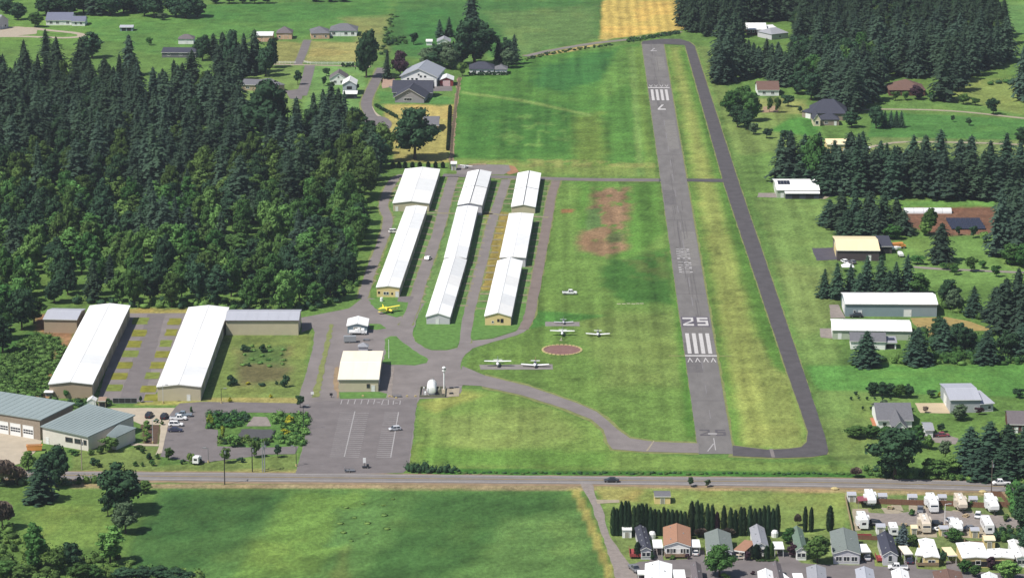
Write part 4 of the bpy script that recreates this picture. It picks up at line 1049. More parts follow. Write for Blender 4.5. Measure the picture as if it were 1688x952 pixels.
# clump behind tan roofed hangar
for i, (x, y, h, w) in enumerate([(1368,372,44,44),(1385,378,62,46),(1408,380,68,46),(1432,384,72,48),(1455,380,66,44),(1478,382,54,42),(1395,388,44,40),(1446,390,50,40),(1418,390,46,40),(1490,386,40,36)]):
    T('fir' if i % 2 else 'spruce', x, y, h, w, 'dark conifer in the clump behind the tan roofed hangar', 'clump of conifers behind the tan roofed hangar')
T('broad', 1470, 394, 26, 34, 'leafy bush like tree at the right foot of the conifer clump', None, LEAF)
T('broad', 1532, 386, 50, 28, 'leafy tree in front of the white polytunnel', None, LEAF)
T('fir', 1550, 432, 66, 46, 'lone dark fir on the lawn right of the tan roofed hangar', None)
T('broad', 1525, 388, 24, 24, 'pale green tree beside the lone fir', None, LEAFL)
for x, y, h, w in [(1650,420,110,56),(1672,400,96,56),(1690,430,110,60),(1662,372,80,50),(1690,360,70,50)]:
    T('fir', x, y, h, w, 'big dark fir in the stand at the right edge beside the solar array', 'stand of firs at the right edge by the solar array')
for x, y, h, w in [(1668,436,34,44),(1690,440,40,50)]: T('broad', x, y, h, w, 'leafy tree below the fir stand at the right edge', 'leafy trees below the fir stand', LEAF)
for x, y, h, w in [(1604,392,22,18),(1580,388,16,12)]: T('small', x, y, h, w, 'young tree below the solar array', 'young trees below the solar array', LEAFD)
T('small', 1622, 400, 20, 24, 'bright bush like tree at the right of the solar array', None, LEAFL)
T('small', 1512, 436, 16, 28, 'round leafy tree right of the tan roofed hangar', None, LEAF)
for x, y, h, w in [(1570,448,16,22),(1574,453,20,18),(1602,448,26,24),(1619,442,14,18),(1642,456,20,18),(1556,444,12,18)]:
    T('small', x, y, h, w, 'small orchard tree on the lawn above the lower drive', 'orchard trees on the east lawn', LEAF)
# conifers between the hangars on the right
for i, (x, y, h, w) in enumerate([(1358,490,48,28),(1380,492,60,34),(1402,488,54,30),(1428,486,66,36),(1452,486,66,38),(1476,484,54,30),(1494,482,64,36),(1416,492,44,34),(1466,490,46,34)]):
    T('spruce', x, y, h, w, 'dark spruce in the row between the tan and the white roofed hangars', 'row of spruces above the white roofed hangar')
T('broad', 1514, 484, 34, 38, 'leafy tree at the right end of the spruce row', None, LEAF)
T('broad', 1564, 500, 40, 38, 'leafy tree behind the right end of the long white roofed hangar', None, LEAFD)
T('broad', 1572, 510, 34, 32, 'silvery willow right of the long white roofed hangar', None, GREY)
T('spruce', 1606, 522, 52, 36, 'spruce right of the silvery willow', None, None)
for x, y, h, w in [(1655,548,92,60),(1678,535,96,60),(1640,530,60,46),(1690,556,90,56)]:
    T('fir', x, y, h, w, 'very dark fir in the mass at the right edge beside the white hangars', 'dark firs at the right edge beside the white hangars')
T('spruce', 1427, 603, 60, 54, 'broad spruce hiding the small grey gabled house', None)
T('spruce', 1512, 600, 62, 52, 'spruce right of the small grey gabled house', None)
for x, y, h, w in [(1555,580,56,42),(1576,570,44,36),(1548,556,34,36),(1625,598,56,44),(1592,578,46,36),(1660,590,50,44),(1685,590,60,44)]:
    T('spruce' if x % 2 else 'broad', x, y, h, w, 'dark tree in the thicket below the white hangars', 'thicket of trees below the white hangars', LEAFD if not x % 2 else None)
# plots lower right
for x, y, h, w, m in [(1438,652,24,24,LEAFD),(1454,653,24,24,LEAFD),(1468,653,22,24,LEAFD),(1482,655,26,24,LEAF),(1497,655,24,22,LEAFD)]: T('broad', x, y, h, w, 'round dark tree in the isolated clump on the green strip', 'isolated clump on the green strip', m)
T('small', 1536, 655, 14, 18, 'dark shrub like tree left of the grey barn', None, LEAFD)
T('bush', 1551, 654, 9, 14, 'yellow flowering broom left of the grey barn', None, YELL)
T('small', 1589, 645, 12, 16, 'small tree behind the grey barn', None, LEAFD)
T('small', 1680, 655, 16, 24, 'dark round tree on the field boundary at the right edge', None, LEAFD)
T('broad', 1582, 692, 26, 30, 'pale leafy tree in front of the grey barn', None, GREY)
T('small', 1526, 680, 12, 12, 'bare pinkish young tree on the barn forecourt', None, WHEAT)
T('small', 1615, 683, 14, 16, 'purple leaved small tree at the barn corner', None, PURP)
T('broad', 1475, 788, 88, 92, 'huge dark round tree by the road below the grey roofed house', None, LEAFD)
T('broad', 1508, 736, 40, 38, 'bright leafy tree right of the grey roofed house', None, LEAF)
T('broad', 1410, 720, 22, 40, 'spreading tree left of the grey roofed house', None, LEAF)
T('broad', 1436, 722, 24, 30, 'spreading tree close to the left of the grey roofed house', None, LEAF)
T('broad', 1462, 726, 26, 30, 'leafy tree in front of the gable of the grey roofed house', None, LEAF)
T('small', 1531, 740, 26, 24, 'yellow green tree right of the small grey shed', None, LEAFL)
T('small', 1558, 757, 34, 30, 'brownish thin tree right of the huge dark tree', None, GREY)
T('small', 1552, 712, 16, 18, 'small dark tree above the red car', None, LEAFD)
T('twig', 1411, 786, 20, 22, 'bare pinkish tree at the roadside left of the huge dark tree', None, WHEAT)
for x, y, h, w in [(1600,774,74,70),(1630,778,88,80),(1662,778,82,76),(1690,780,80,70),(1616,787,54,64),(1650,789,54,62)]:
    T('spruce', x, y, h, w, 'greyish conifer in the mass above the road at the lower right', 'conifer mass above the road at lower right', FIR2)
T('broad', 1540, 784, 30, 50, 'leafy roadside tree between the huge dark tree and the conifers', None, LEAF)
T('broad', 1570, 778, 30, 40, 'bright roadside tree left of the conifer mass', None, LEAFL)
for i in range(6):
    T('small', 1403+13*i, 659, 6, 6, 'sapling in the upper row of the young orchard', 'upper row of orchard saplings', LEAFD)
for i in range(5): T('small', 1422+13.5*i, 675.5, 7, 6, 'sapling in the lower row of the young orchard', 'lower row of orchard saplings', LEAFD)
T('small', 1411, 652, 8, 8, 'tiny dark tree above the young orchard', None, LEAFD)
T('small', 1458, 672, 14, 16, 'thin tree above the ridge of the grey roofed house', None, GREY)
T('small', 1503, 678, 7, 8, 'round shrub right of the grey roofed house', None, LEAFD)
# mobile home park
ARB = [(1011,838),(1017,840),(1024,829),(1031,828),(1036,829),(1045,836),(1052,834),(1058,832),(1065,833),(1072,838),(1079,841),(1086,842),(1094,838),(1101,841),(1108,842),(1115,843),(1122,844),(1129,845),(1140,829),(1149,828),(1156,831),(1166,833),(1174,834),(1182,846),(1193,836),(1204,839),(1212,843),(1221,838),(1226,839),(1236,836),(1244,840),(1252,840),(1259,836),(1266,835),(1274,840),(1281,834)]
for i, (x, top) in enumerate(ARB): T('column', x, 882, 884-top, 10 if i not in (6, 7, 18, 19) else 13, 'dark arborvitae in the long hedge row behind the mobile homes', 'long hedge row of arborvitae behind the mobile homes', PURP if i in (23,) else None)
for x, top, lb in [(1327,835,'left arborvitae of the close pair above the green roofed home'),(1337,836,'right arborvitae of the close pair above the green roofed home')]: T('column', x, 876, 876-top, 8, lb)
T('column', 1368, 875, 41, 12, 'dark arborvitae alone behind the grey roofed mobile home')
T('twig', 1315, 866, 24, 14, 'leaning bare tree left of the arborvitae pair', None, DEAD)
for x, y in [(1155,884),(1200,884)]: T('twig', x, y, 18, 26, 'bare purplish bush at the foot of the arborvitae row', 'bare bushes at the arborvitae foot', DEAD)
T('small', 1139, 802, 18, 14, 'left one of two small trees on the grass by the road', None, LEAFD)
T('small', 1166, 802, 14, 13, 'right one of two small trees on the grass by the road', None, GREY)
T('broad', 1186, 950, 54, 52, 'big leafy tree in front of the grey green mobile home', None, LEAF)
T('broad', 1347, 927, 54, 46, 'bright leafy tree between the green and the grey mobile homes', None, LEAF)
T('spruce', 1489, 896, 36, 28, 'bluish spruce beside the dark roofed mobile home', None, BLUE)
T('broad', 1302, 895, 26, 28, 'leafy tree behind the purple one in the mobile home park', None, LEAF)
T('broad', 1306, 918, 26, 20, 'purple leaved tree beside the green roofed mobile home', None, PURP)
T('small', 1231, 923, 16, 14, 'small purple tree beside the brown carport', None, PURP)
for x, y, h, w, lb in [(1133,921,10,11,'round purple shrub at the driveway of the orange roofed home'),(1107,921,8,13,'green shrub in front of the orange roofed home'),(1074,922,13,12,'olive shrub at the corner of the dark roofed home'),(1240,946,7,10,'small purple shrub on the lower street verge')]:
    T('bush', x, y, h, w, lb, None, PURP if 'purple' in lb else LEAFD if 'olive' in lb else LEAF)
for x, y, h, w, lb in [(1051,919,26,11,'dark column shrub left of the dark roofed home'),(1247,921,24,15,'left green column shrub in front of the light grey home'),(1264,921,22,10,'right green column shrub in front of the light grey home'),(1272,916,22,9,'yellowish slim shrub right of the light grey home')]:
    T('column', x, y, h, w, lb, None, LEAFL if 'yellow' in lb else None)
T('broad', 1572, 892, 22, 32, 'leafy bush like tree behind the white park home', None, LEAF)
for x, y, h, w, lb in [(1590,945,26,24,'leafy tree on the street in front of the wide white home'),(1607,950,24,22,'second leafy tree in front of the wide white home'),(1660,955,34,44,'yellow green tree at the lower right corner')]: T('broad', x, y, h, w, lb, None, LEAFL if 'yellow' in lb else LEAF)
T('broad', 1634, 938, 22, 20, 'purple leaved tree at the right of the wide white home', None, PURP)
T('small', 1506, 900, 22, 26, 'light green tree right of the bluish spruce', None, LEAF)
T('small', 1554, 930, 26, 14, 'thin tree at the right corner of the white park home', None, LEAFD)
for x, y, h, w, lb in [(1504,850,12,16,'green bush beside the fence shed at the top of the caravan lane'),(1658,858,12,18,'green bush at the right end of the caravan lane'),(1664,875,12,14,'round bush below the right end of the caravan lane'),(1602,835,10,14,'bush beside the tan motor home')]: T('bush', x, y, h, w, lb, None, LEAF)
thicket('caravan_hedge', [(1640,878),(1680,878),(1680,893),(1640,892)], 2.0, 2.6, 1.6, 31, [LEAF, LEAFD])
for x, y, h, w in [(1686,880,60,40),(1690,915,50,36),(1684,842,44,34)]: T('tallbroad', x, y, h, w, 'dark leafy tree at the right edge of the caravan park', 'dark trees at the right edge of the caravan park', LEAFD)
T('bush', 1195, 955, 12, 20, 'round yellow green shrub cut by the bottom edge', None, LEAFL)
for k in range(8): T('bush', 1247+34*k/7, 925, 4.5, 6, 'clipped low hedge plant on the front verge of the light grey home', 'low hedge in front of the light grey home', LEAF)
for x, y in ((1387,922),(1397,924),(1408,925)): T('bush', x, y, 11, 14, 'dark shrub along the front of the grey roofed home', 'shrubs along the front of the grey roofed home', LEAFD)
# bottom left
T('spruce', 66, 826, 74, 58, 'big layered spruce left of the road, the front one', None)
T('broad', 92, 802, 76, 52, 'dark round tree behind the big layered spruce', None, LEAFD)
T('broad', 196, 845, 88, 84, 'large dark spreading tree on the near side of the road', None, LEAFD)
T('small', 178, 850, 38, 30, 'dark low bough tree at the left foot of the large spreading tree', None, LEAFD)
T('broad', 240, 812, 22, 26, 'leafy side tree at the right of the large spreading tree', None, LEAF)
T('broad', 207, 878, 52, 46, 'pale blossoming tree below the large spreading tree', None, GREY)
T('tallbroad', 182, 928, 66, 48, 'bright green tree at the corner of the hay field', None, LEAFL)
T('tallbroad', 58, 940, 84, 42, 'tall leafy tree near the bottom left', None, LEAF)
T('broad', 96, 945, 46, 36, 'pale round tree between the tall one and the hay field', None, LEAF)
T('broad', 118, 940, 52, 38, 'dark green tree in the bottom left brush', None, LEAFD)
T('twig', 4, 872, 58, 44, 'half bare tree at the left edge', None, DEAD)
T('twig', 6, 800, 52, 50, 'bare pinkish tree at the left edge above the road', None, WHEAT)
T('twig', 28, 798, 36, 36, 'greyish bare bush right of the pinkish bare tree', None, WHEAT)
T('broad', 47, 776, 34, 26, 'bright leafy tree beside the orange skip', None, LEAFL)
for x, y, h, w in [(205,955,22,44),(235,955,24,40),(262,952,20,40),(290,956,20,44),(310,958,18,30)]: T('broad', x, y, h, w, 'dark hedge tree along the bottom edge', 'dark hedge trees along the bottom edge', LEAFD)
for x, y, h, w in [(10,950,30,44),(38,955,26,40),(130,958,34,40),(155,955,26,36)]: T('broad', x, y, h, w, 'leafy bush like tree in the bottom left brush', 'leafy brush trees at the bottom left', LEAF)
# fire station planting
for x, y, h, w, lb in [(180,744,24,34,'leafy tree hiding the porch of the fire station'),(166,748,14,18,'round bush left of the porch tree'),(149,750,10,16,'bush at the front corner of the fire station'),(122,750,10,24,'low bush under the front windows')]: T('small' if h > 20 else 'bush', x, y, h, w, lb, None, LEAF, None if h > 20 else 'shrub')
for x, y, h, w, lb in [(154,767,13,24,'dark shrub left in the roadside shrub pair'),(164,770,10,14,'bright shrub right in the roadside shrub pair'),(225,768,9,14,'left roadside shrub beside the walkway'),(236,768,8,10,'middle roadside shrub beside the walkway'),(250,767,10,14,'right roadside shrub beside the walkway'),
   (247,757,13,14,'dark shrub at the foot of the walkway'),(261,756,10,12,'round shrub at the lot corner'),(231,741,9,20,'low shrub right of the fire station'),(236,747,7,10,'tiny shrub right of the fire station'),
   (301,764,8,12,'dark shrub left of the white utility truck'),(332,764,9,12,'dark shrub right of the white utility truck'),(397,762,9,15,'dark shrub on the verge behind the poles'),
   (347,704,24,12,'yellow green column shrub at the basin corner'),(368,722,22,14,'yellow green shrub at the middle of the basin edge'),(316,680,12,7,'slim sapling at the end of the concrete yard'),(258,697,8,10,'shrub at the top of the planting bed'),(266,700,8,10,'second shrub at the top of the planting bed')]:
    T('bush', x, y, h, w, lb, None, YELL if 'yellow' in lb else LEAFD if 'dark' in lb else LEAF)
for i in range(5): T('bush', 241+2*(i % 2), 702+6.5*i, 10, 16, 'bright shrub in the bed along the fire station end wall', 'shrubs along the fire station end wall', LEAFL)
T('small', 278, 757, 20, 20, 'leafy tree at the lower left corner of the lot', None, LEAF)
T('small', 313, 764, 20, 16, 'pale tree behind the white utility truck', None, LEAFL)
T('small', 371, 763, 28, 24, 'round bright tree behind the black roadside pole', None, LEAFL)
T('small', 384, 736, 20, 28, 'bright spreading shrub tree below the basin water', None, LEAFL)
T('small', 420, 754, 30, 20, 'thin tree between the two roadside poles', None, LEAF)
T('small', 458, 754, 24, 16, 'thin tree left of the lamp post by the entrance', None, LEAFD)
T('small', 495, 672, 24, 16, 'blue green small tree at the back lane corner', None, LEAFD)
for x, y, h, w in [(479,700,16,24),(470,716,10,20)]: T('bush', x, y, h, w, 'yellow flowering broom in the basin planting', 'yellow brooms in the basin planting', BROOM)
for x, y, h, w, lb in [(410,633,5,12,'yellow broom left in the fenced plot'),(378,662,8,12,'yellow broom by the plot fence'),(445,655,6,10,'yellow broom on the right of the plot')]: T('bush', x, y, h, w, lb, None, BROOM)
for x, y, h, w, lb in [(380,635,18,26,'dark shrub at the left of the fenced plot'),(468,637,22,20,'dark shrub at the right of the fenced plot'),(455,634,7,9,'small shrub left of the right hand plot shrub'),(402,580,12,24,'shrub at the top left of the fenced plot'),(436,580,14,20,'shrub at the top of the fenced plot'),(410,603,6,10,'tuft in the middle of the fenced plot'),(434,635,5,18,'low dark tuft at the foot of the plot')]:
    T('bush', x, y, h, w, lb, None, LEAFD)
T('small', 109, 656, 16, 12, 'small green tree at the front of the left white hangar', None, LEAF)
T('bush', 51, 660, 12, 22, 'bright bush left of the information shelter', None, LEAFL)
T('small', 232, 663, 12, 8, 'little tree at the right gate post of the hangar court', None, LEAFD)
T('bush', 177, 668, 13, 16, 'green bush beside the tan enclosure', None, LEAF)
# ------------------------------------------------------------ buildings
def metal(name, c, k=None, var=.05): return mat(name, A(c, k), .5, var, .35, .4, aniso=(1, .15, 1))
WHT = [mat('white_roof', (.84,.84,.83), .5, .04, .3, .3), mat('white_roof_weathered', (.68,.685,.685), .55, .06, .3, .3), mat('white_roof_greyed', (.76,.75,.73), .5, .05, .3, .4)]
CREAM = metal('cream_roof', (250,238,214), .64); TANR = metal('tan_roof', (244,224,182), .64)
GRYM = metal('grey_metal_roof', (188,190,200), .55); GRNR = metal('sage_metal_roof', (166,180,180), .46)
SHING = mat('grey_shingles', A((134,134,140)), .9, .14, 1.6, .2); SHIND = mat('dark_shingles', A((84,86,100)), .9, .16, 1.6, .2)
SHINB = mat('brown_shingles', A((136,108,98)), .9, .16, 1.6, .2); SHINM = mat('mauve_shingles', A((132,124,127)), .9, .14, 1.6, .2)
SHING2 = mat('green_grey_shingles', A((146,156,152)), .9, .12, 1.6, .2); SHINL = mat('light_grey_shingles', A((182,184,192)), .9, .1, 1.6, .2)
SHINO = mat('orange_shingles', A((196,150,124)), .9, .1, 1.6, .2); SHINGR = mat('sage_shingles', A((128,150,134)), .9, .12, 1.6, .2)
BEIG = metal('beige_siding', (196,186,160), .62); TAUP = metal('taupe_siding', (186,166,142), .55); BUTT = metal('buff_siding', (232,208,150), .62)
PALE = metal('pale_grey_siding', (206,204,210), .6); WHTW = mat('white_siding', (.76,.76,.75), .7, .05, .8, .3); BLGR = metal('blue_grey_siding', (150,168,176), .5)
STON = mat('stone_wall', A((168,154,138), .5), .9, .15, 1.5, .2); PEACH = metal('peach_siding', (232,190,160), .55); DKW = metal('dark_brown_siding', (92,80,84), .5)
SAGE = metal('sage_siding', (186,196,176), .55); BRIC = mat('brown_brick', A((120,84,76)), .9, .2, 2, .2); REDW = metal('barn_red_siding', (160,72,72), .5)
GLASS = mat('window_glass', (.025,.032,.042), .12, .1, .5, .6); DARK = mat('dark_opening', (.02,.02,.024), .8, .1, 1, .2)
DOORW = mat('white_door', (.74,.74,.73), .5, .04, 1, .4); TRIM = mat('white_trim', (.72,.72,.70), .6, .04, 1, .4); TRIMD = mat('brown_trim', (.10,.08,.07), .7, .1, 1, .3)
CAP = mat('grey_ridge_cap', A((120,122,128), .42), .6, .06, 1, .4); SOLAR = mat('solar_cells', (.030,.034,.055), .2, .2, 3, .6)
WOODF = mat('fence_wood', A((150,112,92)), .9, .2, 1.5, .2); WOODL = mat('pale_fence_wood', A((206,184,148)), .9, .15, 1.5, .2)
GALV = mat('galvanised_steel', A((176,180,184)), .5, .08, 2, .5); PVC = mat('white_tank_paint', (.80,.80,.80), .4, .03, 1, .5); POLEW = mat('pole_wood', A((120,108,98)), .9, .15, 2, .2)
GRATE = mat('dark_mesh', (.05,.055,.05), .8, .2, 3, .2)
_wc = {}
def window(par, p, yaw, w, h, trim=None):
    """pane standing on an outside wall face, frame as sub-part"""
    k = ('w', round(w, 2), round(h, 2), (trim or TRIM).name)
    if k not in _wc:
        pane = MB().box(-w/2, w/2, -.02, .04, 0, h).mesh('pane', GLASS)
        f = MB(); t = .12
        f.box(-w/2-t, w/2+t, -.06, -.0, h, h+t).box(-w/2-t, w/2+t, -.09, -.0, -t*1.2, 0).box(-w/2-t, -w/2, -.06, 0, 0, h).box(w/2, w/2+t, -.06, 0, 0, h)
        if w > 1.3: f.box(-.05, .05, -.05, -.021, 0, h)
        _wc[k] = (pane, f.mesh('frame', trim or TRIM))
    o = part('window', _wc[k][0], par, None, p, yaw); part('frame', _wc[k][1], o); return o
def door(par, p, yaw, w, h, m=None, name='door'):
    k = ('d', round(w, 2), round(h, 2), (m or DOORW).name)
    if k not in _wc:
        b = MB().box(-w/2, w/2, -.05, .05, 0.02, h)
        if w > 2: 
            for q in range(1, 4): b.box(-w/2+.08, w/2-.08, -.075, -.05, h*q/4-.03, h*q/4+.03)
        f = MB(); t = .12; f.box(-w/2-t, w/2+t, -.09, 0, h, h+t).box(-w/2-t, -w/2, -.09, 0, .02, h).box(w/2, w/2+t, -.09, 0, .02, h)
        hd = MB().box(w*.32, w*.40, -.16, -.05, h*.45, h*.5)
        _wc[k] = (b.mesh(name, m or DOORW), f.mesh('frame', TRIM), hd.mesh('handle', GALV))
    o = part(name, _wc[k][0], par, None, p, yaw); part('frame', _wc[k][1], o); part('handle', _wc[k][2], o); return o
def bld(name, label, cat, FL, FR, depth, h, rise=1.0, ridge='u', roof=None, wall=None, over=.35, feats=(), group=None, panels=0, hip=0.0, trim=None, th=.16, world=None, shed_front_low=True, cap=None):
    """FL, FR: surveyed feet of the front corners; depth away from us in metres, or the surveyed back left eave"""
    if world: a, b = world
    else: a, b = at(*FL), at(*FR)
    u = (b-a); w = u.length; u.normalize(); v = Vector((-u.y, u.x, 0)); rz = math.atan2(u.y, u.x)
    if isinstance(depth, tuple): depth = max(2.0, (at(depth[0], depth[1], h)-a).dot(v))
    d = depth; roof = roof or SHING; wall = wall or BEIG
    t = thing(name, label, cat, a, rz, group)
    W = MB(); e = .0
    if ridge == 'v':        # ridge runs away from us, gable towards us
        W.prism([(0,0,-.3),(w,0,-.3),(w,0,h),(w/2,0,h+rise),(0,0,h)], (0,d,0))
    elif ridge == 'u' and not hip:
        W.prism([(0,0,-.3),(0,d,-.3),(0,d,h),(0,d/2,h+rise),(0,0,h)], (w,0,0))
    elif ridge == 'shed':
        W.prism([(0,0,-.3),(0,d,-.3),(0,d,h+rise),(0,0,h)], (w,0,0))
    else: W.box(0, w, 0, d, -.3, h)
    part('wall', W.mesh('wall', wall), t)
    o = over; g = .03
    def slab(q, m, nm='roof'):          # q: four corners of the underside, counter-clockwise seen from above
        q = [Vector(p) for p in q]; nrm = (q[1]-q[0]).cross(q[2]-q[1]).normalized()
        if nrm.z < 0: nrm = -nrm
        return part(nm, MB().prism([p+nrm*g for p in q], nrm*th).mesh(nm, m), t)
    if hip:
        # hipped roof: eaves rectangle, short ridge
        x0, x1, y0, y1 = -o, w+o, -o, d+o; zb = h-.02
        if ridge == 'hipv': r0, r1 = (w/2, y0+hip, h+rise), (w/2, y1-hip, h+rise)
        else: r0, r1 = (x0+hip, d/2, h+rise), (x1-hip, d/2, h+rise)
        vs = [(x0,y0,zb),(x1,y0,zb),(x1,y1,zb),(x0,y1,zb),(x0,y0,zb+.16),(x1,y0,zb+.16),(x1,y1,zb+.16),(x0,y1,zb+.16),r0,r1]
        fs = [(3,2,1,0),(0,1,5,4),(1,2,6,5),(2,3,7,6),(3,0,4,7)]
        fs += [(4,5,8),(5,6,9,8),(6,7,9),(7,4,8,9)] if ridge == 'hipv' else [(4,5,9,8),(5,6,9),(6,7,8,9),(7,4,8)]
        part('roof', MB().add(vs, fs).mesh('roof', roof), t)
    elif ridge == 'v':
        sl = rise/(w/2); zo = -o*sl
        n = max(1, panels); ys = [-o+(d+2*o)*k/n for k in range(n+1)]
        for k in range(n):
            y0, y1 = ys[k]+(.02 if k else 0), ys[k+1]; m = roof if not isinstance(roof, list) else roof[rng.choice([0,0,0,1,2])]
            mm = roof if not isinstance(roof, list) else roof[rng.choice([0,0,1,2,2])]
            nm = 'roof_panel' if panels else 'roof'
            slab([(-o,y0,h+zo),(w/2-.01,y0,h+rise),(w/2-.01,y1,h+rise),(-o,y1,h+zo)], m, nm)
            slab([(w/2+.01,y0,h+rise),(w+o,y0,h+zo),(w+o,y1,h+zo),(w/2+.01,y1,h+rise)], mm, nm)
        rc = MB().prism([(w/2-.28,-o,h+rise+th*.72),(w/2,-o,h+rise+th*.72-.1),(w/2+.28,-o,h+rise+th*.72),(w/2,-o,h+rise+th+.13)], (0,d+2*o,0))
        part('ridge_cap', rc.mesh('ridge_cap', cap or (roof[1] if isinstance(roof, list) else roof)), t)
        if cap is CAP:
            for q in ([(-o,d*.5-.25,h+zo),(w/2-.01,d*.5-.25,h+rise),(w/2-.01,d*.5+.25,h+rise),(-o,d*.5+.25,h+zo)], [(w/2+.01,d*.5-.25,h+rise),(w+o,d*.5-.25,h+zo),(w+o,d*.5+.25,h+zo),(w/2+.01,d*.5+.25,h+rise)]):
                part('cross_flashing', MB().prism([Vector(p)+Vector((0,0,.21)) for p in q], (0,0,.05)).mesh('cross_flashing', CAP), t)
        fm = trim or TRIM
        fa = MB().prism([(-o,0,h+zo-.14),(w/2,0,h+rise-.14),(w+o,0,h+zo-.14),(w+o,0,h+zo+.04),(w/2,0,h+rise+.04),(-o,0,h+zo+.04)], (0,-.06,0))
        part('barge_board', fa.mesh('barge_board', fm), t, None, (0,-o-.01,0))
    elif ridge == 'u':
        sl = rise/(d/2); zo = -o*sl
        n = max(1, panels); xs = [-o+(w+2*o)*k/n for k in range(n+1)]
        for k in range(n):
            x0, x1 = xs[k]+(.02 if k else 0), xs[k+1]; m = roof if not isinstance(roof, list) else roof[rng.choice([0,0,1,2])]
            nm = 'roof_panel' if panels else 'roof'
            slab([(x0,-o,h+zo),(x1,-o,h+zo),(x1,d/2-.01,h+rise),(x0,d/2-.01,h+rise)], m, nm)
            slab([(x0,d/2+.01,h+rise),(x1,d/2+.01,h+rise),(x1,d+o,h+zo),(x0,d+o,h+zo)], m, nm)
        rc = MB().prism([(-o,d/2-.28,h+rise+th*.72),(-o,d/2,h+rise+th*.72-.1),(-o,d/2+.28,h+rise+th*.72),(-o,d/2,h+rise+th+.13)], (w+2*o,0,0))
        part('ridge_cap', rc.mesh('ridge_cap', cap or (roof[0] if isinstance(roof, list) else roof)), t)
        part('gutter', MB().box(-o, w+o, -o-.14, -o-.01, h+zo-.06, h+zo+.1).mesh('gutter', trim or TRIM), t)
    elif ridge == 'shed':
        sl = rise/d; slab([(-o,-o,h-o*sl),(w+o,-o,h-o*sl),(w+o,d+o,h+rise+o*sl),(-o,d+o,h+rise+o*sl)], roof if not isinstance(roof, list) else roof[0])
        part('gutter', MB().box(-o, w+o, -o-.14, -o-.01, h-o*sl-.06, h-o*sl+.1).mesh('gutter', trim or TRIM), t)
    for f in feats:
        face, kind_, s, fw, fh = f[:5]; z = f[5] if len(f) > 5 else (1.0 if kind_ == 'win' else 0); m = f[6] if len(f) > 6 else None
        if face == 'f': p, yaw = (s*w, -.012, z), 0
        elif face == 'r': p, yaw = (w+.012, s*d, z), math.pi/2
        elif face == 'l': p, yaw = (-.012, s*d, z), -math.pi/2
        else: p, yaw = (s*w, d+.012, z), math.pi
        if kind_ == 'win': window(t, p, yaw, fw, fh, m)
        elif kind_ == 'open': part('opening', MB().box(-fw/2, fw/2, -.03, .03, 0, fh).mesh('opening', DARK), t, None, p, yaw)
        else: door(t, p, yaw, fw, fh, m, 'door' if fw < 2 else 'garage_door')
    t['_w'] = w; t['_d'] = d
    return t
def bays(d, wid=11.5, face='r', h=3.2, m=None):
    n = int(d/wid); return [(face, 'door', (k+.5)/n, wid*.78, h, 0, m) for k in range(n)]
DOORG = metal('grey_bay_door', (176,172,160), .5); DOORT = metal('taupe_bay_door', (170,158,140), .5)
def hangar(name, label, FL, FR, BLe, h, rise, wall, roof=WHT, panels=8, feats=(), group='white roofed hangars', cap=None, face_m=DOORG, over=.3, trim=None):
    a, b = at(*FL), at(*FR); u = (b-a).normalized(); v = Vector((-u.y, u.x, 0)); d = (at(BLe[0], BLe[1], h)-a).dot(v)
    return bld(name, label, 'hangar', FL, FR, d, h, rise, 'v', roof, wall, over, list(feats)+bays(d, 12, 'r', h*.78, face_m)+bays(d, 12, 'l', h*.78, face_m), group, panels, cap=cap, trim=trim)
def foot(px, py_e, h):                   # foot below an eave point of known height
    p = at(px, py_e, h); return p.x, p.y
def world_pts(e0, e1, h): 
    a, b = at(e0[0], e0[1], h), at(e1[0], e1[1], h); a.z = b.z = 0; return a, b
# rows of hangars run parallel to a common axis measured on their long walls
def axis_pts(e0, e1, back, h):           # the long wall gives the axis, the front is square to it
    a, b = world_pts(e0, e1, h); v = at(back[0], back[1], h)-a; v.z = 0; d = v.length; v.normalize(); u = Vector((v.y, -v.x, 0))
    return a, a+u*((b-a).x/u.x), d
def hangar_e(label, e0, e1, back, h, rise, wall, **k):
    """front eave corners and back left eave, all at height h"""
    a, b, d = axis_pts(e0, e1, back, h); fm = k.pop('face_m', DOORG); feats = k.pop('feats', ())
    roof = k.pop('roof', WHT); panels = k.pop('panels', 6)
    return bld('hangar', label, 'hangar', None, None, d, h, rise, 'v', roof, wall, .25, list(feats)+bays(d, 11, 'r', h*.8, fm)+bays(d, 11, 'l', h*.8, fm), 'white roofed hangars', panels, world=(a, b), **k)
h1 = hgt(152, 654.5, 631)
hangar('hangar', 'left one of the two long white roofed hangars with taupe walls behind the fire station', (82,656), (152.5,656), (145,504), h1, .8, TAUP, panels=9, face_m=DOORT)
hangar('hangar', 'right one of the two long white roofed hangars, beige end wall beside the fenced plot', (260,660.4), (331,660.4), (309,507), h1, .8, BEIG, panels=9, feats=[('f','door',.72,1.0,2.1)])
bld('hangar', 'low taupe hangar joined to the far end of the left long white one', 'hangar', (73,548), (127,549), 15, hgt(73,548,525.5), 1.2, 'u', [GRYM]*3, TAUP, .3, group='grey roofed hangars', panels=4, feats=[('b','door',.3,9,3.4),('b','door',.7,9,3.4)])
bld('hangar', 'low beige hangar joined to the far end of the right long white one', 'hangar', (373,552), (492,552), 15, hgt(492,552.6,528.5), 1.2, 'u', [GRYM]*3, BEIG, .3, group='grey roofed hangars', panels=7, feats=[('b','door',.2,9,3.4),('b','door',.5,9,3.4),('b','door',.8,9,3.4)], trim=TRIMD)
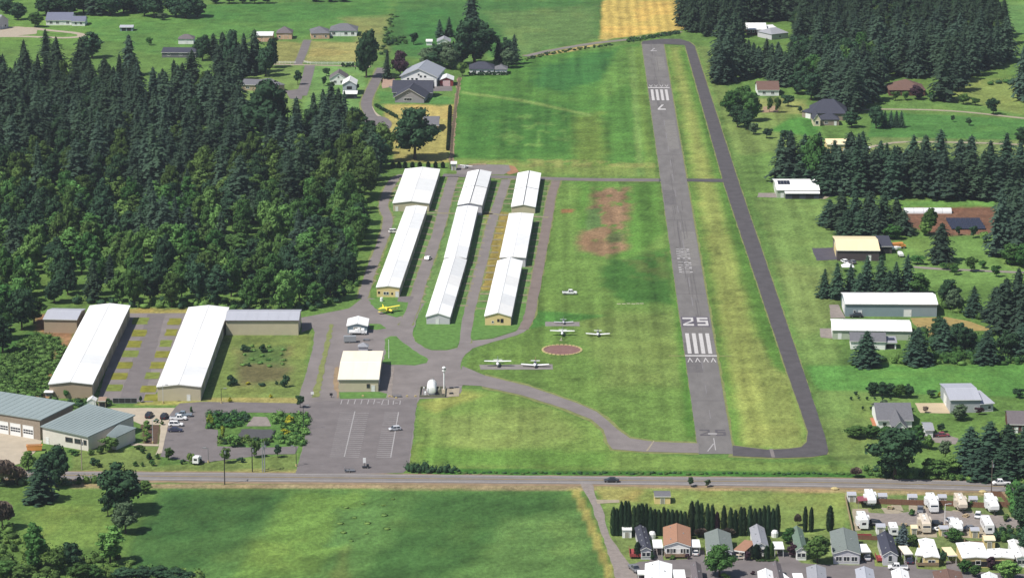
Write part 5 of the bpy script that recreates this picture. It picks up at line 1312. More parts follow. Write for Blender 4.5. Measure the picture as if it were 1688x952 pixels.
# three rows
hangar_e('long white roofed hangar of the left row with buff end wall facing the yellow biplane', (621,473), (658,474.5), (670,341), hgt(621,489,473), .55, BUTT, feats=[('f','win',.36,.9,.9),('f','win',.47,.9,.9),('f','door',.9,1.1,2.1),('f','open',.1,.8,.9,1.2),('f','open',.68,.7,.8,.9)], panels=10)
hangar_e('wide white hangar at the far end of the left row', (648,334.5), (707,336), (668.6,278.8), hgt(648,348,334.5), .9, BEIG, panels=3, feats=[('f','door',.1,1.0,2.0)])
hangar_e('front hangar of the middle row with pale grey gable', (703,521.5), (741,523), (733,427.5), hgt(703,534,521.5), 1.35, PALE, feats=[('f','door',.47,1.0,2.1)], panels=6)
hangar_e('middle hangar of the middle row', (733,424.5), (768,425.5), (754.5,341.5), 3.6, .7, PALE, panels=5)
hangar_e('far hangar of the middle row with grey ridge cap', (755,337.5), (794,339), (772,283.3), 4.3, 1.0, PALE, panels=2, cap=CAP)
hangar_e('front hangar of the right row with buff yellow gable', (799.5,520.5), (842,521.5), (821,430), hgt(800,535.8,520.5), 1.35, BUTT, feats=[('f','open',.52,.9,1.1,1.3),('f','open',.66,1.1,1.5,1.0),('f','win',.3,.6,.6)], panels=6)
hangar_e('middle flat roofed hangar of the right row', (824.5,424.2), (866,424.2), (840,352.3), 3.7, .35, PALE, panels=4)
hangar_e('far hangar of the right row with grey ridge cap', (843.4,340.6), (882,341.6), (854.3,285.4), hgt(843.4,351.5,340.6), 1.0, BEIG, panels=2, cap=CAP)
# office hangar, shed with the grey gable
ofc = bld('office_hangar', 'square cream roofed airport building beside the big car park', 'airport building', (558.5,645), (623.5,645), (565.5,579), hgt(558,644.8,624.5), 1.0, 'u', [CREAM]*3, BEIG, .35, feats=[('f','win',.75,.9,1.2,1.4,TRIMD),('f','door',.87,1.0,2.1),('r','door',.3,4,3.2),('r','win',.6,1.2,1.0),('l','door',.5,1,2.1)], panels=3)
bld('shed', 'small blue grey shed with white roof behind the white flatbed truck', 'shed', (573,549.3), (605,549.3), 9.5, 2.9, .9, 'v', WHT[0], BLGR, .35, feats=[('f','door',.5,2.6,2.3,0,DOORG)])
# fire station: two skew blocks with single-pitch roofs
def skew(name, label, cat, pts, hs, roof, wall, over=.6, feats=()):
    P = [at(*p) for p in pts]; c = sum(P, Vector())/len(P); t = thing(name, label, cat, c); q = [p-c for p in P]; n = len(q)
    b = MB(); vs = [(p.x, p.y, -.3) for p in q]+[(p.x, p.y, h) for p, h in zip(q, hs)]
    b.add(vs, [tuple(range(n-1, -1, -1)), tuple(range(n, 2*n))]+[(i, (i+1) % n, n+(i+1) % n, n+i) for i in range(n)]); part('wall', b.mesh('wall', wall), t)
    o = [p*(1+over/p.length) for p in q]; r = MB(); vs = [(p.x, p.y, h+.02) for p, h in zip(o, hs)]+[(p.x, p.y, h+.34) for p, h in zip(o, hs)]
    r.add(vs, [tuple(range(n-1, -1, -1)), tuple(range(n, 2*n))]+[(i, (i+1) % n, n+(i+1) % n, n+i) for i in range(n)]); part('roof', r.mesh('roof', roof), t)
    rb = MB()
    for k in range(1, 14):
        s = k/14; A0 = Vector((*o[0][:2], hs[0]+.34)).lerp(Vector((*o[1][:2], hs[1]+.34)), s); B0 = Vector((*o[3][:2], hs[3]+.34)).lerp(Vector((*o[2][:2], hs[2]+.34)), s)
        dd = (Vector((*o[1][:2], hs[1]))-Vector((*o[0][:2], hs[0]))).normalized()*.05
        rb.prism([A0-dd, A0+dd, B0+dd, B0-dd], (0, 0, .06))
    part('standing_seams', rb.mesh('standing_seams', roof), t)
    u = (q[1]-q[0]); L = u.length; u.normalize(); nrm = Vector((u.y, -u.x, 0)); yaw = math.atan2(u.y, u.x)
    for kind_, s, w, h, z in feats:
        p = q[0]+u*(s*L)+nrm*.015; p.z = z
        if kind_ == 'win': window(t, p, yaw, w, h, TRIMD)
        else:
            o_ = door(t, p, yaw, w, h, None, 'bay_door' if w > 2 else 'door')
            if w > 2:
                for j in range(4): part('pane', MB().box(-w*.1, w*.1, -.02, .02, 0, h*.13).mesh('pane', GLASS), o_, None, (w*(-.36+.24*j), -.075, h*.56)); part('pane', MB().box(-w*.1, w*.1, -.02, .02, 0, h*.13).mesh('pane', GLASS), o_, None, (w*(-.36+.24*j), -.075, h*.36))
    return t
def par(p0, p1, p3): return (p1[0]+p3[0]-p0[0], p1[1]+p3[1]-p0[1])
b0, b1 = at(71,730), at(146,743); uu = (b1-b0).normalized(); vv = Vector((-uu.y, uu.x, 0))
def px_of(p): return proj(p.x, p.y)
eB = at(139,668,6.0); dB = (eB-b0).dot(vv)
skew('fire_station', 'fire station main block with broad sage roof and window band facing the road', 'fire station', [(71,730),(146,743),px_of(b1+vv*dB),px_of(b0+vv*dB)], [5.4,4.6,5.2,6.4], GRNR, mat('white_panel_siding', A((222,216,206), .6), .7, .06, .6, .3), .7, [('win',.58,2.6,1.3,2.0),('win',.78,2.6,1.3,2.0),('win',.93,1.0,1.3,2.0),('door',.1,1.0,2.1,0)])
c1 = b1+vv*(dB*.22); c2 = at(208,734); c2 = c1+uu*((c2-c1).dot(uu))
skew('fire_station_wing', 'low east wing of the fire station with its own sage roof corner', 'fire station', [px_of(c1+uu*3.5),px_of(c2),px_of(c2+vv*dB*.42),px_of(c1+uu*.5+vv*dB*.42)], [4.0,3.9,4.2,4.4], GRNR, mat('white_panel_siding', (0,0,0)), .5, [('win',.55,1.8,1.3,1.6)])
a1 = at(68,725); a0 = a1-uu*34; eA = at(121,669,6.8); dA = (eA-a1).dot(vv)
skew('fire_station_garage', 'fire station garage block with white bay doors at the left edge', 'fire station', [px_of(a0),px_of(a1-uu*.3),px_of(a1-uu*.3+vv*dA),px_of(a0+vv*dA)], [6.2,6.6,7.6,7.2], GRNR, STON, .9, [('door',.42,4.0,4.0,0),('door',.565,4.0,4.0,0),('door',.71,4.0,4.0,0),('door',.86,4.0,4.0,0)])
bld('garden_shed', 'tiny white barn roofed shed behind the fire station', 'shed', (144.5,671), (158,671), 3.0, 2.2, .8, 'v', WHT[2], WHTW, .15, feats=[('f','door',.5,1.4,1.8)])
bld('enclosure', 'tan walled bin enclosure beside the tiny white shed', 'enclosure', (162,671.5), (174,671.5), 4.0, 2.2, .2, 'shed', mat('tan_slats', A((190,160,140)), .9, .15, 2, .2), TAUP, .1, feats=[('f','open',.35,.9,1.6,.1),('f','open',.75,.9,1.6,.1)])
sh = thing('information_shelter', 'small roofed notice shelter on posts left of the long white hangar', 'shelter', at(81,657))
part('roof', MB().box(-1.6,1.6,-1.2,1.2,2.5,2.75,0,.3,.2).mesh('roof', WHT[2]), sh); part('board', MB().box(-1.2,1.2,-.05,.05,.9,2.2).mesh('board', GALV), sh)
for sx in (-1.3, 1.3): part('post', MB().box(sx-.08,sx+.08,-.08,.08,-.1,2.5).mesh('post', POLEW), sh)
# ---- houses, sheds and hangars around
def house(name, label, FL, FR, depth, h, rise, ridge, roof, wall, feats=(), cat='house', **k):
    return bld(name, label, cat, FL, FR, depth, h, rise, ridge, roof, wall, feats=feats, **k)
W2 = [('f','win',.25,1.2,1.2),('f','win',.75,1.2,1.2),('f','door',.5,1.0,2.1)]
# north west
house('house', 'blue grey roofed farmhouse at the upper left, its left main block', (76,42), (118,42), 17, 3.0, 3.0, 'u', mat('blue_grey_shingles', A((138,142,164)), .9, .1, 1.6, .2), WHTW, [('f','win',.2,1.5,1.2),('f','win',.45,1.5,1.2),('f','door',.62,1.0,2.1),('f','win',.85,1.5,1.2)])
house('house', 'lower right wing of the blue grey roofed farmhouse', (118.6,43), (140,43), 11, 2.7, 1.9, 'u', mat('blue_grey_shingles', (0,0,0)), WHTW, [('f','win',.3,1.2,1.1),('f','win',.7,1.2,1.1)])
house('house', 'pale grey gabled house cut by the left edge of the view', (-6,50), (14,46), 12, 4.8, 3.0, 'v', SHINL, PALE, W2)
house('shed', 'small open grey field shed on the upper left meadow', (198,51.5), (219,51.5), 6, 2.2, .6, 'u', GRYM, BLGR, [('f','open',.3,2.2,1.7,.1),('f','open',.7,2.2,1.7,.1)], 'shed')
house('garden_house', 'small white house with mauve hip roof above the west wood', (294,73), (319,73), 8, 2.8, 2.2, 'hip', SHINM, WHTW, [('f','door',.5,1.0,2.0)], hip=3.5)
house('house', 'long low dark roofed building half hidden behind the west wood', (267,95), (323,95.5), 14, 2.8, 1.4, 'u', SHIND, SHING, [('f','win',.2,1.4,1.1),('f','win',.55,1.4,1.1),('f','win',.85,1.4,1.1)])
house('barn', 'white roofed peach walled barn at the head of the long driveway', (417,69), (449,69), 13, 3.4, 1.0, 'u', WHT[1], PEACH, [('f','door',.3,3,2.6,0,PEACH),('f','door',.7,3,2.6,0,PEACH)], 'barn')
house('garage', 'square peach garage with brown hip roof beside the white roofed barn', (456,65), (481,65), 10, 3.4, 3.2, 'hip', SHINM, PEACH, [('f','win',.2,.9,1.0),('f','door',.6,2.6,2.3,0,PEACH)], 'garage', hip=4.6)
house('house', 'grey hip roofed house at the end of the long driveway, garage wing', (513,64.5), (543,64), 15, 3.0, 3.0, 'hip', SHING, PEACH, [('f','win',.2,1.0,1.0),('f','win',.8,1.0,1.0),('f','door',.5,2.6,2.2,0,PEACH)], hip=5.5)
house('house', 'grey hip roofed house at the end of the long driveway, living wing', (543.6,60), (588,60), 15, 3.0, 3.2, 'hip', SHING, WHTW, [('f','win',.15,1.6,1.4),('f','door',.35,1.2,2.2),('f','win',.6,1.6,1.4),('f','win',.85,1.6,1.4)], hip=6)
house('house', 'long grey roofed ranch house behind the huge dark spreading tree', (399,149), (436,150), 12, 3.0, 1.6, 'u', SHING, TAUP, [('f','win',.25,1.6,1.1),('f','win',.7,1.6,1.1)])
house('house', 'hip roofed right wing of the long grey ranch house', (436.6,153), (469,150), 16, 3.2, 2.6, 'hip', SHING, TAUP, [('f','win',.5,1.6,1.2)], hip=5)
house('cottage', 'white cottage with mauve roof and white edged gable', (544,140), (572,140), 11, 3.4, 2.8, 'v', SHINM, WHTW, [('f','win',.3,1.4,1.2),('f','win',.7,1.4,1.2),('f','win',.5,.8,.8,3.6)], 'cottage')
house('house', 'two storey white house with pale metal gable roof', (565,157), (587,157), 12, 5.6, 2.0, 'v', WHT[2], mat('pale_blue_siding', A((190,198,206),.55), .7, .06, 1, .3), [('f','open',.5,2.6,1.5,3.0),('f','win',.3,1.0,1.1,.9),('f','win',.7,1.0,1.1,.9)])
house('porch', 'white roofed lean-to porch in front of the two storey white house', (566,163), (588,163), 5, 2.5, .5, 'shed', WHT[2], SHIND, [('f','open',.5,4,1.8,.1)], 'porch')
house('barn', 'big white gabled barn with grey roof beside the lane bend', (661,141.5), (719.6,143), 25, 5.2, 4.0, 'v', mat('pale_grey_metal_roof', A((176,180,190),.5), .55, .05, .5, .4), WHTW, [('f','door',.78,5.5,4.2),('f','win',.5,.9,.9,5.6),('f','win',.2,1.1,1.0,3.2),('f','win',.32,1.1,1.0,3.2),('f','win',.44,1.1,1.0,3.2),('f','win',.56,1.1,1.0,4.6),('f','win',.68,1.1,1.0,4.6)], 'barn', over=.6)
house('shed', 'small red barn shed with white roof and pink doors', (725,142), (747,142), 10, 3.2, 1.4, 'v', WHT[1], REDW, [('f','door',.5,3.4,2.7,0,mat('pink_door', A((226,190,190),.6), .7, .05, 1, .3))], 'shed')
house('house', 'dark grey roofed house with a broad front gable by the turning circle', (651,169), (699,170), 15, 3.0, 4.2, 'v', SHIND, mat('grey_siding', A((160,156,160),.55), .8, .06, 1, .3), [('f','win',.36,1.2,1.3),('f','win',.45,1.2,1.3),('f','win',.54,1.2,1.3),('f','win',.45,.8,.8,4.2)], over=.7)
house('house', 'dark grey cross wing behind the broad front gable', (648,160.5), (712,161), 11, 3.0, 4.6, 'u', SHIND, mat('grey_siding', (0,0,0)), (), over=.6)
house('house', 'grey roofed house half hidden by the great dark tree near the hangars', (698,217), (723,217), 17, 3.0, 2.6, 'u', SHING, TAUP, W2)
house('bungalow', 'low dark hip roofed bungalow behind its clipped hedge', (774,123), (814,123), 13, 2.8, 3.0, 'hip', SHIND, WHTW, [('f','win',.2,1.6,1.1),('f','win',.5,2.2,1.1),('f','win',.8,1.6,1.1)], 'bungalow', hip=5)
house('garage', 'small grey hip roofed garage right of the bungalow', (816,123), (836,123), 9, 2.6, 2.2, 'hip', SHING, WHTW, [('f','door',.6,2.6,2.0)], 'garage', hip=4)
house('house', 'small white house with grey roof above the big barn', (721,77), (742,77), 9, 2.8, 1.6, 'v', SHINL, WHTW, [('f','win',.3,1.0,1.0),('f','door',.7,1.0,2.0)])
house('shed', 'little white shed left of the small white house', (703,75), (712,75), 5, 2.2, .6, 'u', WHT[2], WHTW, [('f','door',.5,1.0,1.8)], 'shed')
house('utility_cabin', 'pale upright cabin at the field corner above the middle hangar row', (744,281), (752,281), 3.5, 3.0, .25, 'shed', WHT[2], PALE, [('f','door',.5,1.0,2.1,0,DOORG)], 'cabin')
# east
house('house', 'white roofed brown house deep in the dark wood at the top right', (1231,58), (1263,58), 16, 3.2, 2.2, 'u', WHT[0], BRIC, [('f','win',.12,1.2,1.0,1.6),('f','win',.34,1.2,1.0,1.6),('f','win',.56,1.2,1.0,1.6),('f','win',.78,1.2,1.0,1.6)])
house('garage', 'white roofed garage right of the house in the dark wood', (1264,55), (1279,54), 10, 2.8, .8, 'u', WHT[1], PALE, [('f','door',.5,2.6,2.1)], 'garage')
house('house', 'pale grey roofed wing at the right of the house in the dark wood', (1272,66), (1299,63), 13, 3.0, 2.6, 'hip', SHINL, PALE, [('f','win',.5,1.2,1.0)], hip=4)
house('house', 'brown shingled long house left of the bright leafy tree', (1249,158), (1284,158), 16, 3.0, 2.9, 'u', SHINB, WHTW, [('f','win',.3,1.4,1.1),('f','win',.7,1.4,1.1),('l','win',.5,1.4,1.1)])
house('house', 'large dark hip roofed house by the striped lawn, main block', (1336,198), (1394,199), 19, 3.4, 5.4, 'hip', SHIND, STON, [('f','win',.3,1.6,1.2),('f','win',.7,1.6,1.2)], hip=6.5, over=.6)
house('house', 'left garage wing of the large dark hip roofed house', (1322,193), (1345,198), 12, 2.8, 2.8, 'hip', SHIND, STON, [('f','door',.5,4.6,2.3)], hip=4)
house('house', 'cream gabled front of the large dark hip roofed house', (1341,208), (1352,208), 10, 3.4, 2.4, 'v', SHIND, mat('cream_siding', A((226,214,180),.6), .7, .06, 1, .3), [('f','win',.5,1.3,1.5)])
house('house', 'low front wing with porch of the large dark house', (1352.6,207), (1383,207), 9, 2.8, 2.2, 'hip', SHIND, STON, [('f','win',.3,1.5,1.1),('f','door',.8,1.0,2.0)], hip=3.5)
house('house', 'brown hip roofed house under the tall firs at the right', (1466,158), (1525,158), 17, 2.8, 4.2, 'hip', SHINB, BRIC, [('f','win',.2,1.5,1.1),('f','win',.8,1.5,1.1)], hip=9)
house('barn', 'tan roofed building half hidden at the left end of the windbreak', (1363,252), (1398,252), 12, 4.0, 1.2, 'u', TANR, BUTT, [('f','door',.85,1.4,2.2)], 'barn')
sol = house('shed', 'white roofed shed with solar panels on its upper roof', (1281,326), (1350,326), 22, 3.4, 1.4, 'u', WHT[0], SAGE, [('f','win',.82,.9,.9),('f','door',.12,1.2,2.1),('l','door',.5,5,3)], 'shed')
w_, d_ = sol['_w'], sol['_d']
sl = math.atan2(1.4, d_/2)
for k in range(4):
    for j in range(2):
        o = part('solar_panel', MB().box(0, 1.25, 0, 2.4, 0, .07).mesh('solar_panel', SOLAR), sol, None, (.9+1.32*k, d_*.30+2.5*j, 3.4+1.4*(d_*.30+2.5*j)/(d_/2)+.24)); o.rotation_euler = (sl, 0, 0)
lean = house('lean_to', 'white lean-to roof on posts in front of the solar panel shed', (1295,328), (1350,328), 4.4, 2.5, .6, 'shed', WHT[0], SHIND, [('f','open',.3,3,1.9,.1),('f','open',.72,3.4,1.9,.1)], 'lean-to')
house('hangar', 'tan roofed private hangar with dark front east of the taxiway', (1380,429.5), (1449,430), 24, 4.2, 1.5, 'u', TANR, DKW, [('f','door',.77,1.1,2.2),('l','door',.5,12,3.6,0,BUTT)], 'hangar')
house('lean_to', 'dark roofed lean-to on the right side of the tan roofed hangar', (1450,418), (1470,418), 14, 3.0, .9, 'shed', SHIND, DKW, [('f','open',.5,3,2.2,.1)], 'lean-to')
house('hangar', 'long white roofed blue grey hangar right of the parallel taxiway', (1393.5,521.5), (1544,522), (1388,482.5), hgt(1544,522,501), 1.3, 'u', WHT, BLGR, [('f','door',.16,1.2,2.3),('f','door',.68,2.6,2.6),('f','win',.10,.8,.7,1.6),('l','door',.5,9,3.6)], 'hangar', panels=7, group='white roofed hangars')
house('hangar', 'shorter white roofed sage hangar behind the grey gabled house', (1372.5,558.5), (1501.5,560.5), (1366,526), hgt(1501,560,545), 1.0, 'u', WHT, SAGE, [('f','door',.09,1.1,2.1),('l','door',.5,9,3.0)], 'hangar', panels=6, group='white roofed hangars')
house('house', 'small grey gabled house with dark solar panel on its porch roof', (1402,575), (1459,576), 9, 3.0, 1.8, 'u', SHING, WHTW, [('l','win',.3,1.0,1.2),('l','win',.65,1.0,1.2),('f','win',.5,1.2,1.1)])
pr = house('porch', 'low porch roof carrying a dark solar panel on the grey gabled house', (1458,575), (1477,575), 5, 2.4, .7, 'shed', SHINL, WHTW, [('f','open',.5,3,1.7,.1)], 'porch')
o = part('solar_panel', MB().box(0,3.4,0,2.0,0,.06).mesh('solar_panel', SOLAR), pr, None, (.3, 1.4, 2.95)); o.rotation_euler = (.12, 0, 0)
house('house', 'grey roofed house with white front gable beside the huge dark tree, main block', (1447,706), (1503,706), 17, 3.0, 3.0, 'u', SHING, WHTW, [('f','win',.2,1.2,1.1)], over=.5)
house('house', 'white front gable of the grey roofed house', (1473,718), (1493,718), 12, 3.0, 2.0, 'v', SHING, WHTW, [('f','win',.5,1.3,1.4)], over=.5)
house('shed', 'small grey roofed shed right of the grey roofed house', (1525,721), (1538,721), 8, 2.6, .8, 'u', SHINL, WHTW, [('f','door',.7,1.0,2.0)], 'shed')
house('barn', 'pale grey metal barn with concrete forecourt at the lower right', (1566,680), (1615.5,679.5), 19, 4.4, 1.1, 'u', [GRYM]*3, mat('pale_steel_siding', A((190,194,198),.5), .6, .06, .5, .4), [('l','door',.5,5,3.2),('f','win',.85,.9,.9)], 'barn', panels=4)
house('lean_to', 'low grey annex on the right of the pale grey barn', (1616.5,679), (1637,677.5), 12, 2.8, .8, 'shed', GRYM, PALE, [('f','win',.7,.9,1.0)], 'lean-to')
house('house', 'mauve roofed house cut by the right edge above the conifer mass', (1662,713), (1705,714), 14, 3.0, 2.2, 'u', SHINM, BRIC, [('f','door',.3,1.0,2.0),('f','win',.6,1.2,1.1)])
tent = thing('polytunnel', 'low white polytunnel behind the leafy tree near the solar array', 'polytunnel', at(1491,352))
s_ = ppm(tent.location); L_ = 78/s_; b = MB()
b.loft([[(x, 2.6*math.cos(a)+2.6, 1.9*math.sin(a)) for a in [math.pi*k/8 for k in range(9)]] for x in (0, L_)]); part('cover', b.mesh('cover', mat('milky_film', (.62,.63,.64), .5, .08, .5, .4)), tent)
for k in range(6): part('hoop', MB().loft([[(L_*k/5+dx, 2.66*math.cos(a)+2.6, 1.95*math.sin(a)) for a in [math.pi*q/8 for q in range(9)]] for dx in (-.05, .05)]).mesh('hoop', GALV), tent)
arr = thing('solar_array', 'ground solar array of dark tilted panels on brown earth', 'solar array', at(1568,379))
s_ = ppm(arr.location); pm = MB().prism([(0,0,.5),(1.95,0,.5),(1.95,2.9,1.35),(0,2.9,1.35)], (0,-.02,.06)).mesh('panel', SOLAR)
nx = int(57/s_/2.0)
for r in range(4):
    for k in range(nx): part('panel', pm, arr, None, (k*2.02, r*4.6, 0))
    part('rail', MB().box(0, nx*2.02, 1.4, 1.5, .72, .84).box(.2, .35, 1.4, 1.5, -.1, .75).box(nx*1.0, nx*1.0+.15, 1.4, 1.5, -.1, .75).box(nx*2.0-.2, nx*2.0-.05, 1.4, 1.5, -.1, .75).mesh('rail', GALV), arr, None, (0, r*4.6, 0))

# ---- mobile home park
def home(label, e0, e1, back, h, rise, roof, wall, ridge='v', feats=None, group='mobile homes in the park', vents=3):
    a, b, d = axis_pts(e0, e1, back, h)
    t = bld('mobile_home', label, 'mobile home', None, None, d, h, rise, ridge, roof, wall, .25, feats if feats is not None else [('f','win',.3,1.1,1.1),('f','win',.7,1.1,1.1),('r','win',.25,1.0,.9),('r','win',.55,1.0,.9),('r','door',.4,.9,1.9),('l','win',.3,1.0,.9),('l','win',.6,1.0,.9),('r','win',.8,1.0,.9)], group, world=(a, b))
    w = t['_w']
    for k in range(vents):
        s = (k+.6)/vents; x = w*.5+w*.25*(1 if k % 2 else -1)
        part('roof_vent', MB().box(-.2,.2,-.2,.2,0,.35,0,.05,.05).mesh('roof_vent', GALV), t, None, (x, d*s, h+rise*.5+.12))
    return t
m1 = home('dark grey roofed narrow mobile home with pale roof vents', (1057,905), (1073,904), (1047.5,869.5), 3.0, .7, SHIND, PALE, vents=8)
m2 = home('orange roofed double mobile home with porch', (1095,898.5), (1137.5,898.5), (1094.5,869), 3.1, 1.2, SHINO, WHTW, feats=[('f','win',.2,1.4,1.2),('f','win',.35,1.4,1.2),('f','win',.72,1.4,1.2),('f','win',.86,1.4,1.2),('f','door',.55,1.1,2.0),('r','win',.4,1.2,1.0)])
m3 = home('grey green roofed double mobile home behind the big leafy tree', (1166,907), (1206.6,906), (1162.5,878.5), 3.1, 1.3, SHING2, PALE)
m4 = home('light grey roofed narrow mobile home between green column shrubs', (1244,899.5), (1265,898), (1237,869.6), 3.0, 1.0, SHINL, WHTW, vents=5)
m5 = home('sage green roofed mobile home beside the purple tree', (1313,906), (1329,905), (1305,871.7), 3.0, .9, SHINGR, WHTW)
m6 = home('grey roofed wide mobile home right of the bright leafy tree', (1374.5,911), (1417,911), (1369,876), 3.2, 1.2, SHING2, PALE, feats=[('f','win',.2,1.6,1.2),('f','win',.5,1.6,1.2),('f','win',.8,1.6,1.2),('l','win',.4,1.2,1.0)])
m7 = home('very dark roofed narrow mobile home with white gable window', (1456,913.5), (1479,912.5), (1446.8,882.2), 3.2, 1.2, mat('slate_shingles', A((82,84,100)), .9, .12, 1.6, .2), PALE, feats=[('f','win',.5,1.0,1.6,1.3),('l','win',.4,1.0,1.0),('r','win',.5,1.0,1.0)])
m8 = home('white flat roofed mobile home with dark porch notch', (1524,917.5), (1548,918), (1514.5,889), 2.9, .35, WHT[0], BUTT, feats=[('f','win',.5,1.8,1.0),('r','open',.6,6,1.9,.2),('l','win',.4,1.0,1.0)])
m9 = home('wide white roofed home with shaded front veranda', (1587,918.5), (1630,919), (1577,895), 2.9, .3, WHT[0], BUTT, feats=[('f','open',.28,5,1.6,.3),('f','win',.6,1.3,1.0),('f','open',.82,4,1.6,.3)])
m10 = home('white and cream roofed home right of the wide white one', (1630.6,918), (1672,921), (1628,905), 2.8, .3, WHT[2], BUTT, feats=[('f','open',.5,9,1.6,.3)])
m11 = home('narrow pale roofed home at the right edge of the park', (1676,918), (1694,919), (1662,891), 2.9, .4, WHT[2], WHTW)
m12 = home('big white roofed home at the foot of the side street', (1064,962), (1106,962), (1065,929), 3.0, .9, WHT[0], WHTW)
for lab_, e0, e1, bk, rf, wl in [('white roofed home on the lower street left of the brown one strip', (1252,962), (1275,962), (1250.5,941.5), WHT[0], WHTW),
    ('long mauve roofed home on the lower street, the left one', (1144,962), (1158,962), (1139.5,930), SHINM, PALE), ('long mauve roofed home on the lower street right of the white one', (1278,962), (1292,962), (1271,929), SHINM, PALE),
    ('light grey roofed home cut by the bottom edge', (1333,962), (1362,962), (1330.5,935), SHINL, WHTW), ('ribbed grey roofed home cut by the bottom edge', (1415,962), (1442,962), (1411,938), GRYM, PALE),
    ('white roofed home cut by the bottom edge near the street end', (1475,964), (1500,964), (1470.5,941), WHT[0], WHTW), ('dark brown roofed home cut by the bottom edge', (1545,966), (1590,966), (1538.5,942), SHINB, PALE),
    ('white roofed hut cut by the bottom edge right of the brown home', (1622,966), (1645,966), (1619,947), WHT[0], WHTW)]:
    home(lab_, e0, e1, bk, 3.0, .8, rf, wl, group='mobile homes along the bottom edge')
def carport(label, e0, e1, back, roof=None, h=2.5):
    a, b = world_pts(e0, e1, h); u = (b-a); w = u.length; u.normalize(); v = Vector((-u.y, u.x, 0)); d = max(2.5, (at(back[0], back[1], h)-a).dot(v))
    t = thing('carport', label, 'carport', a, math.atan2(u.y, u.x), 'carports in the park')
    part('roof', MB().box(-.15, w+.15, -.15, d+.15, h, h+.18).mesh('roof', roof or WHT[0]), t)
    part('fascia', MB().box(-.17, w+.17, -.22, -.155, h-.12, h+.2).mesh('fascia', TRIM), t)
    part('back_wall', MB().box(0, w, d-.12, d, -.1, h).mesh('back_wall', DKW), t)
    for x in (.1, w-.1):
        for y in (.1, d*.5): part('post', MB().box(x-.06, x+.06, y-.06, y+.06, -.1, h).mesh('post', TRIM), t)
for lb, e0, e1, bk, rf in [('white carport between the dark and the orange roofed homes', (1077.5,902), (1092,902), (1077,889.5), None), ('white carport right of the orange roofed home', (1139.5,901), (1154,901), (1139,889.5), None),
    ('brown roofed carport right of the grey green home', (1209,906.5), (1227,909), (1207,887), SHINO), ('white carport beside the purple tree', (1277,904), (1292,904), (1276,893), None),
    ('white carport right of the grey roofed wide home', (1418,909.5), (1435,909), (1416.5,897), None), ('cream carport right of the very dark roofed home', (1491,913), (1504,912.5), (1487,900), CREAM),
    ('white carport left against the white flat roofed home', (1509,914), (1522,915), (1506,902.5), None), ('tan roofed carport left of the wide white home', (1563,915.5), (1577,915), (1557,902), TANR),
    ('long white carport wing beside the big white home by the side street', (1052,946), (1066,946), (1052,940), None), ('white carport right of the big white home by the side street', (1112,955), (1130,955), (1113,939), None),
    ('white carport on the lower street cut by the bottom edge', (1311,962), (1326,962), (1310,945), None), ('small white carport right of the first lower street home', (1293,955), (1302,954), (1291,939), None)]: carport(lb, e0, e1, bk, rf)
for lb, x0, x1, y, d, h, rf, wl in [('tiny white shed left of the dark grey roofed home', 1026, 1041, 886, 5, 2.4, WHT[1], WHTW), ('small grey tool shed on the grass above the arborvitae row', 1079, 1105, 830, 5, 2.3, SHING, BUTT),
    ('first white shed from the left along the caravan fence', 1397, 1411, 827, 2.8, 2.2, GRYM, WHTW), ('second white shed along the caravan fence', 1448, 1462, 829, 2.8, 2.2, GRYM, WHTW), ('third white shed along the caravan fence', 1497, 1511.5, 830.5, 2.8, 2.2, GRYM, WHTW),
    ('fourth white shed along the caravan fence', 1547, 1560, 831, 2.8, 2.2, GRYM, WHTW), ('fifth white shed along the caravan fence', 1598, 1611, 834, 2.8, 2.2, GRYM, WHTW), ('grey white shed behind the very dark roofed home', 1445, 1459, 880, 3.0, 2.2, GRYM, WHTW),
    ('cream shed between the tan motor home and the white trailer', 1549, 1563, 883, 2.8, 2.2, GRYM, BUTT), ('cream shed right of the white travel trailer', 1600, 1614, 886, 2.8, 2.2, GRYM, BUTT), ('tan shed left of the tan motor home', 1502, 1512, 881, 2.8, 2.0, TANR, BUTT), ('tan roofed gazebo hut right of the wide white home', 1622, 1640, 903, 4.0, 2.4, TANR, BUTT)]:
    bld('shed', lb, 'shed', (x0,y), (x1,y), d, h, .35, 'u', rf, wl, .12, [('f','door',.5,1.1,1.8,0,DOORG)], 'sheds in the park')
# ------------------------------------------------------------ vehicles
RUB = mat('tyre_rubber', (.02,.02,.021), .9, .1, 3, .2); RIM = mat('wheel_rim', (.4,.4,.41), .35, .05, 3, .5, .6); LAMP = mat('headlamp_lens', (.7,.7,.66), .15, .03, 3, .6); TAIL = mat('tail_lamp', (.3,.02,.02), .3, .05, 3, .5)
def paint(n, c, r=.35): return mat(n, c, r, .03, .5, .5)
PW_ = paint('white_paint', (.80,.80,.80)); PS = paint('silver_paint', (.48,.49,.52)); PB = paint('black_paint', (.022,.023,.028)); PN = paint('navy_paint', (.03,.032,.07)); PG = paint('grey_paint', (.16,.165,.18)); PR = paint('red_paint', (.30,.03,.035)); PO = paint('orange_paint', (.62,.26,.07)); PY = paint('bright_yellow_paint', (.88,.74,.07)); PT = paint('tan_paint', (.62,.54,.44)); PBL = paint('blue_grey_paint', (.2,.25,.3)); PRW = paint('maroon_paint', (.25,.06,.07))
WHEEL = MB().cyl((0,-.11,0), (0,.11,0), .34, None, 14).mesh('tyre', RUB); RIMM = MB().cyl((0,-.125,0), (0,.125,0), .2, None, 10).mesh('rim', RIM)
def wheel(par, x, y, r=.34):
    o = part('wheel', WHEEL, par, None, (x, y, r)); o.scale = (r/.34, 1, r/.34); part('rim', RIMM, o)
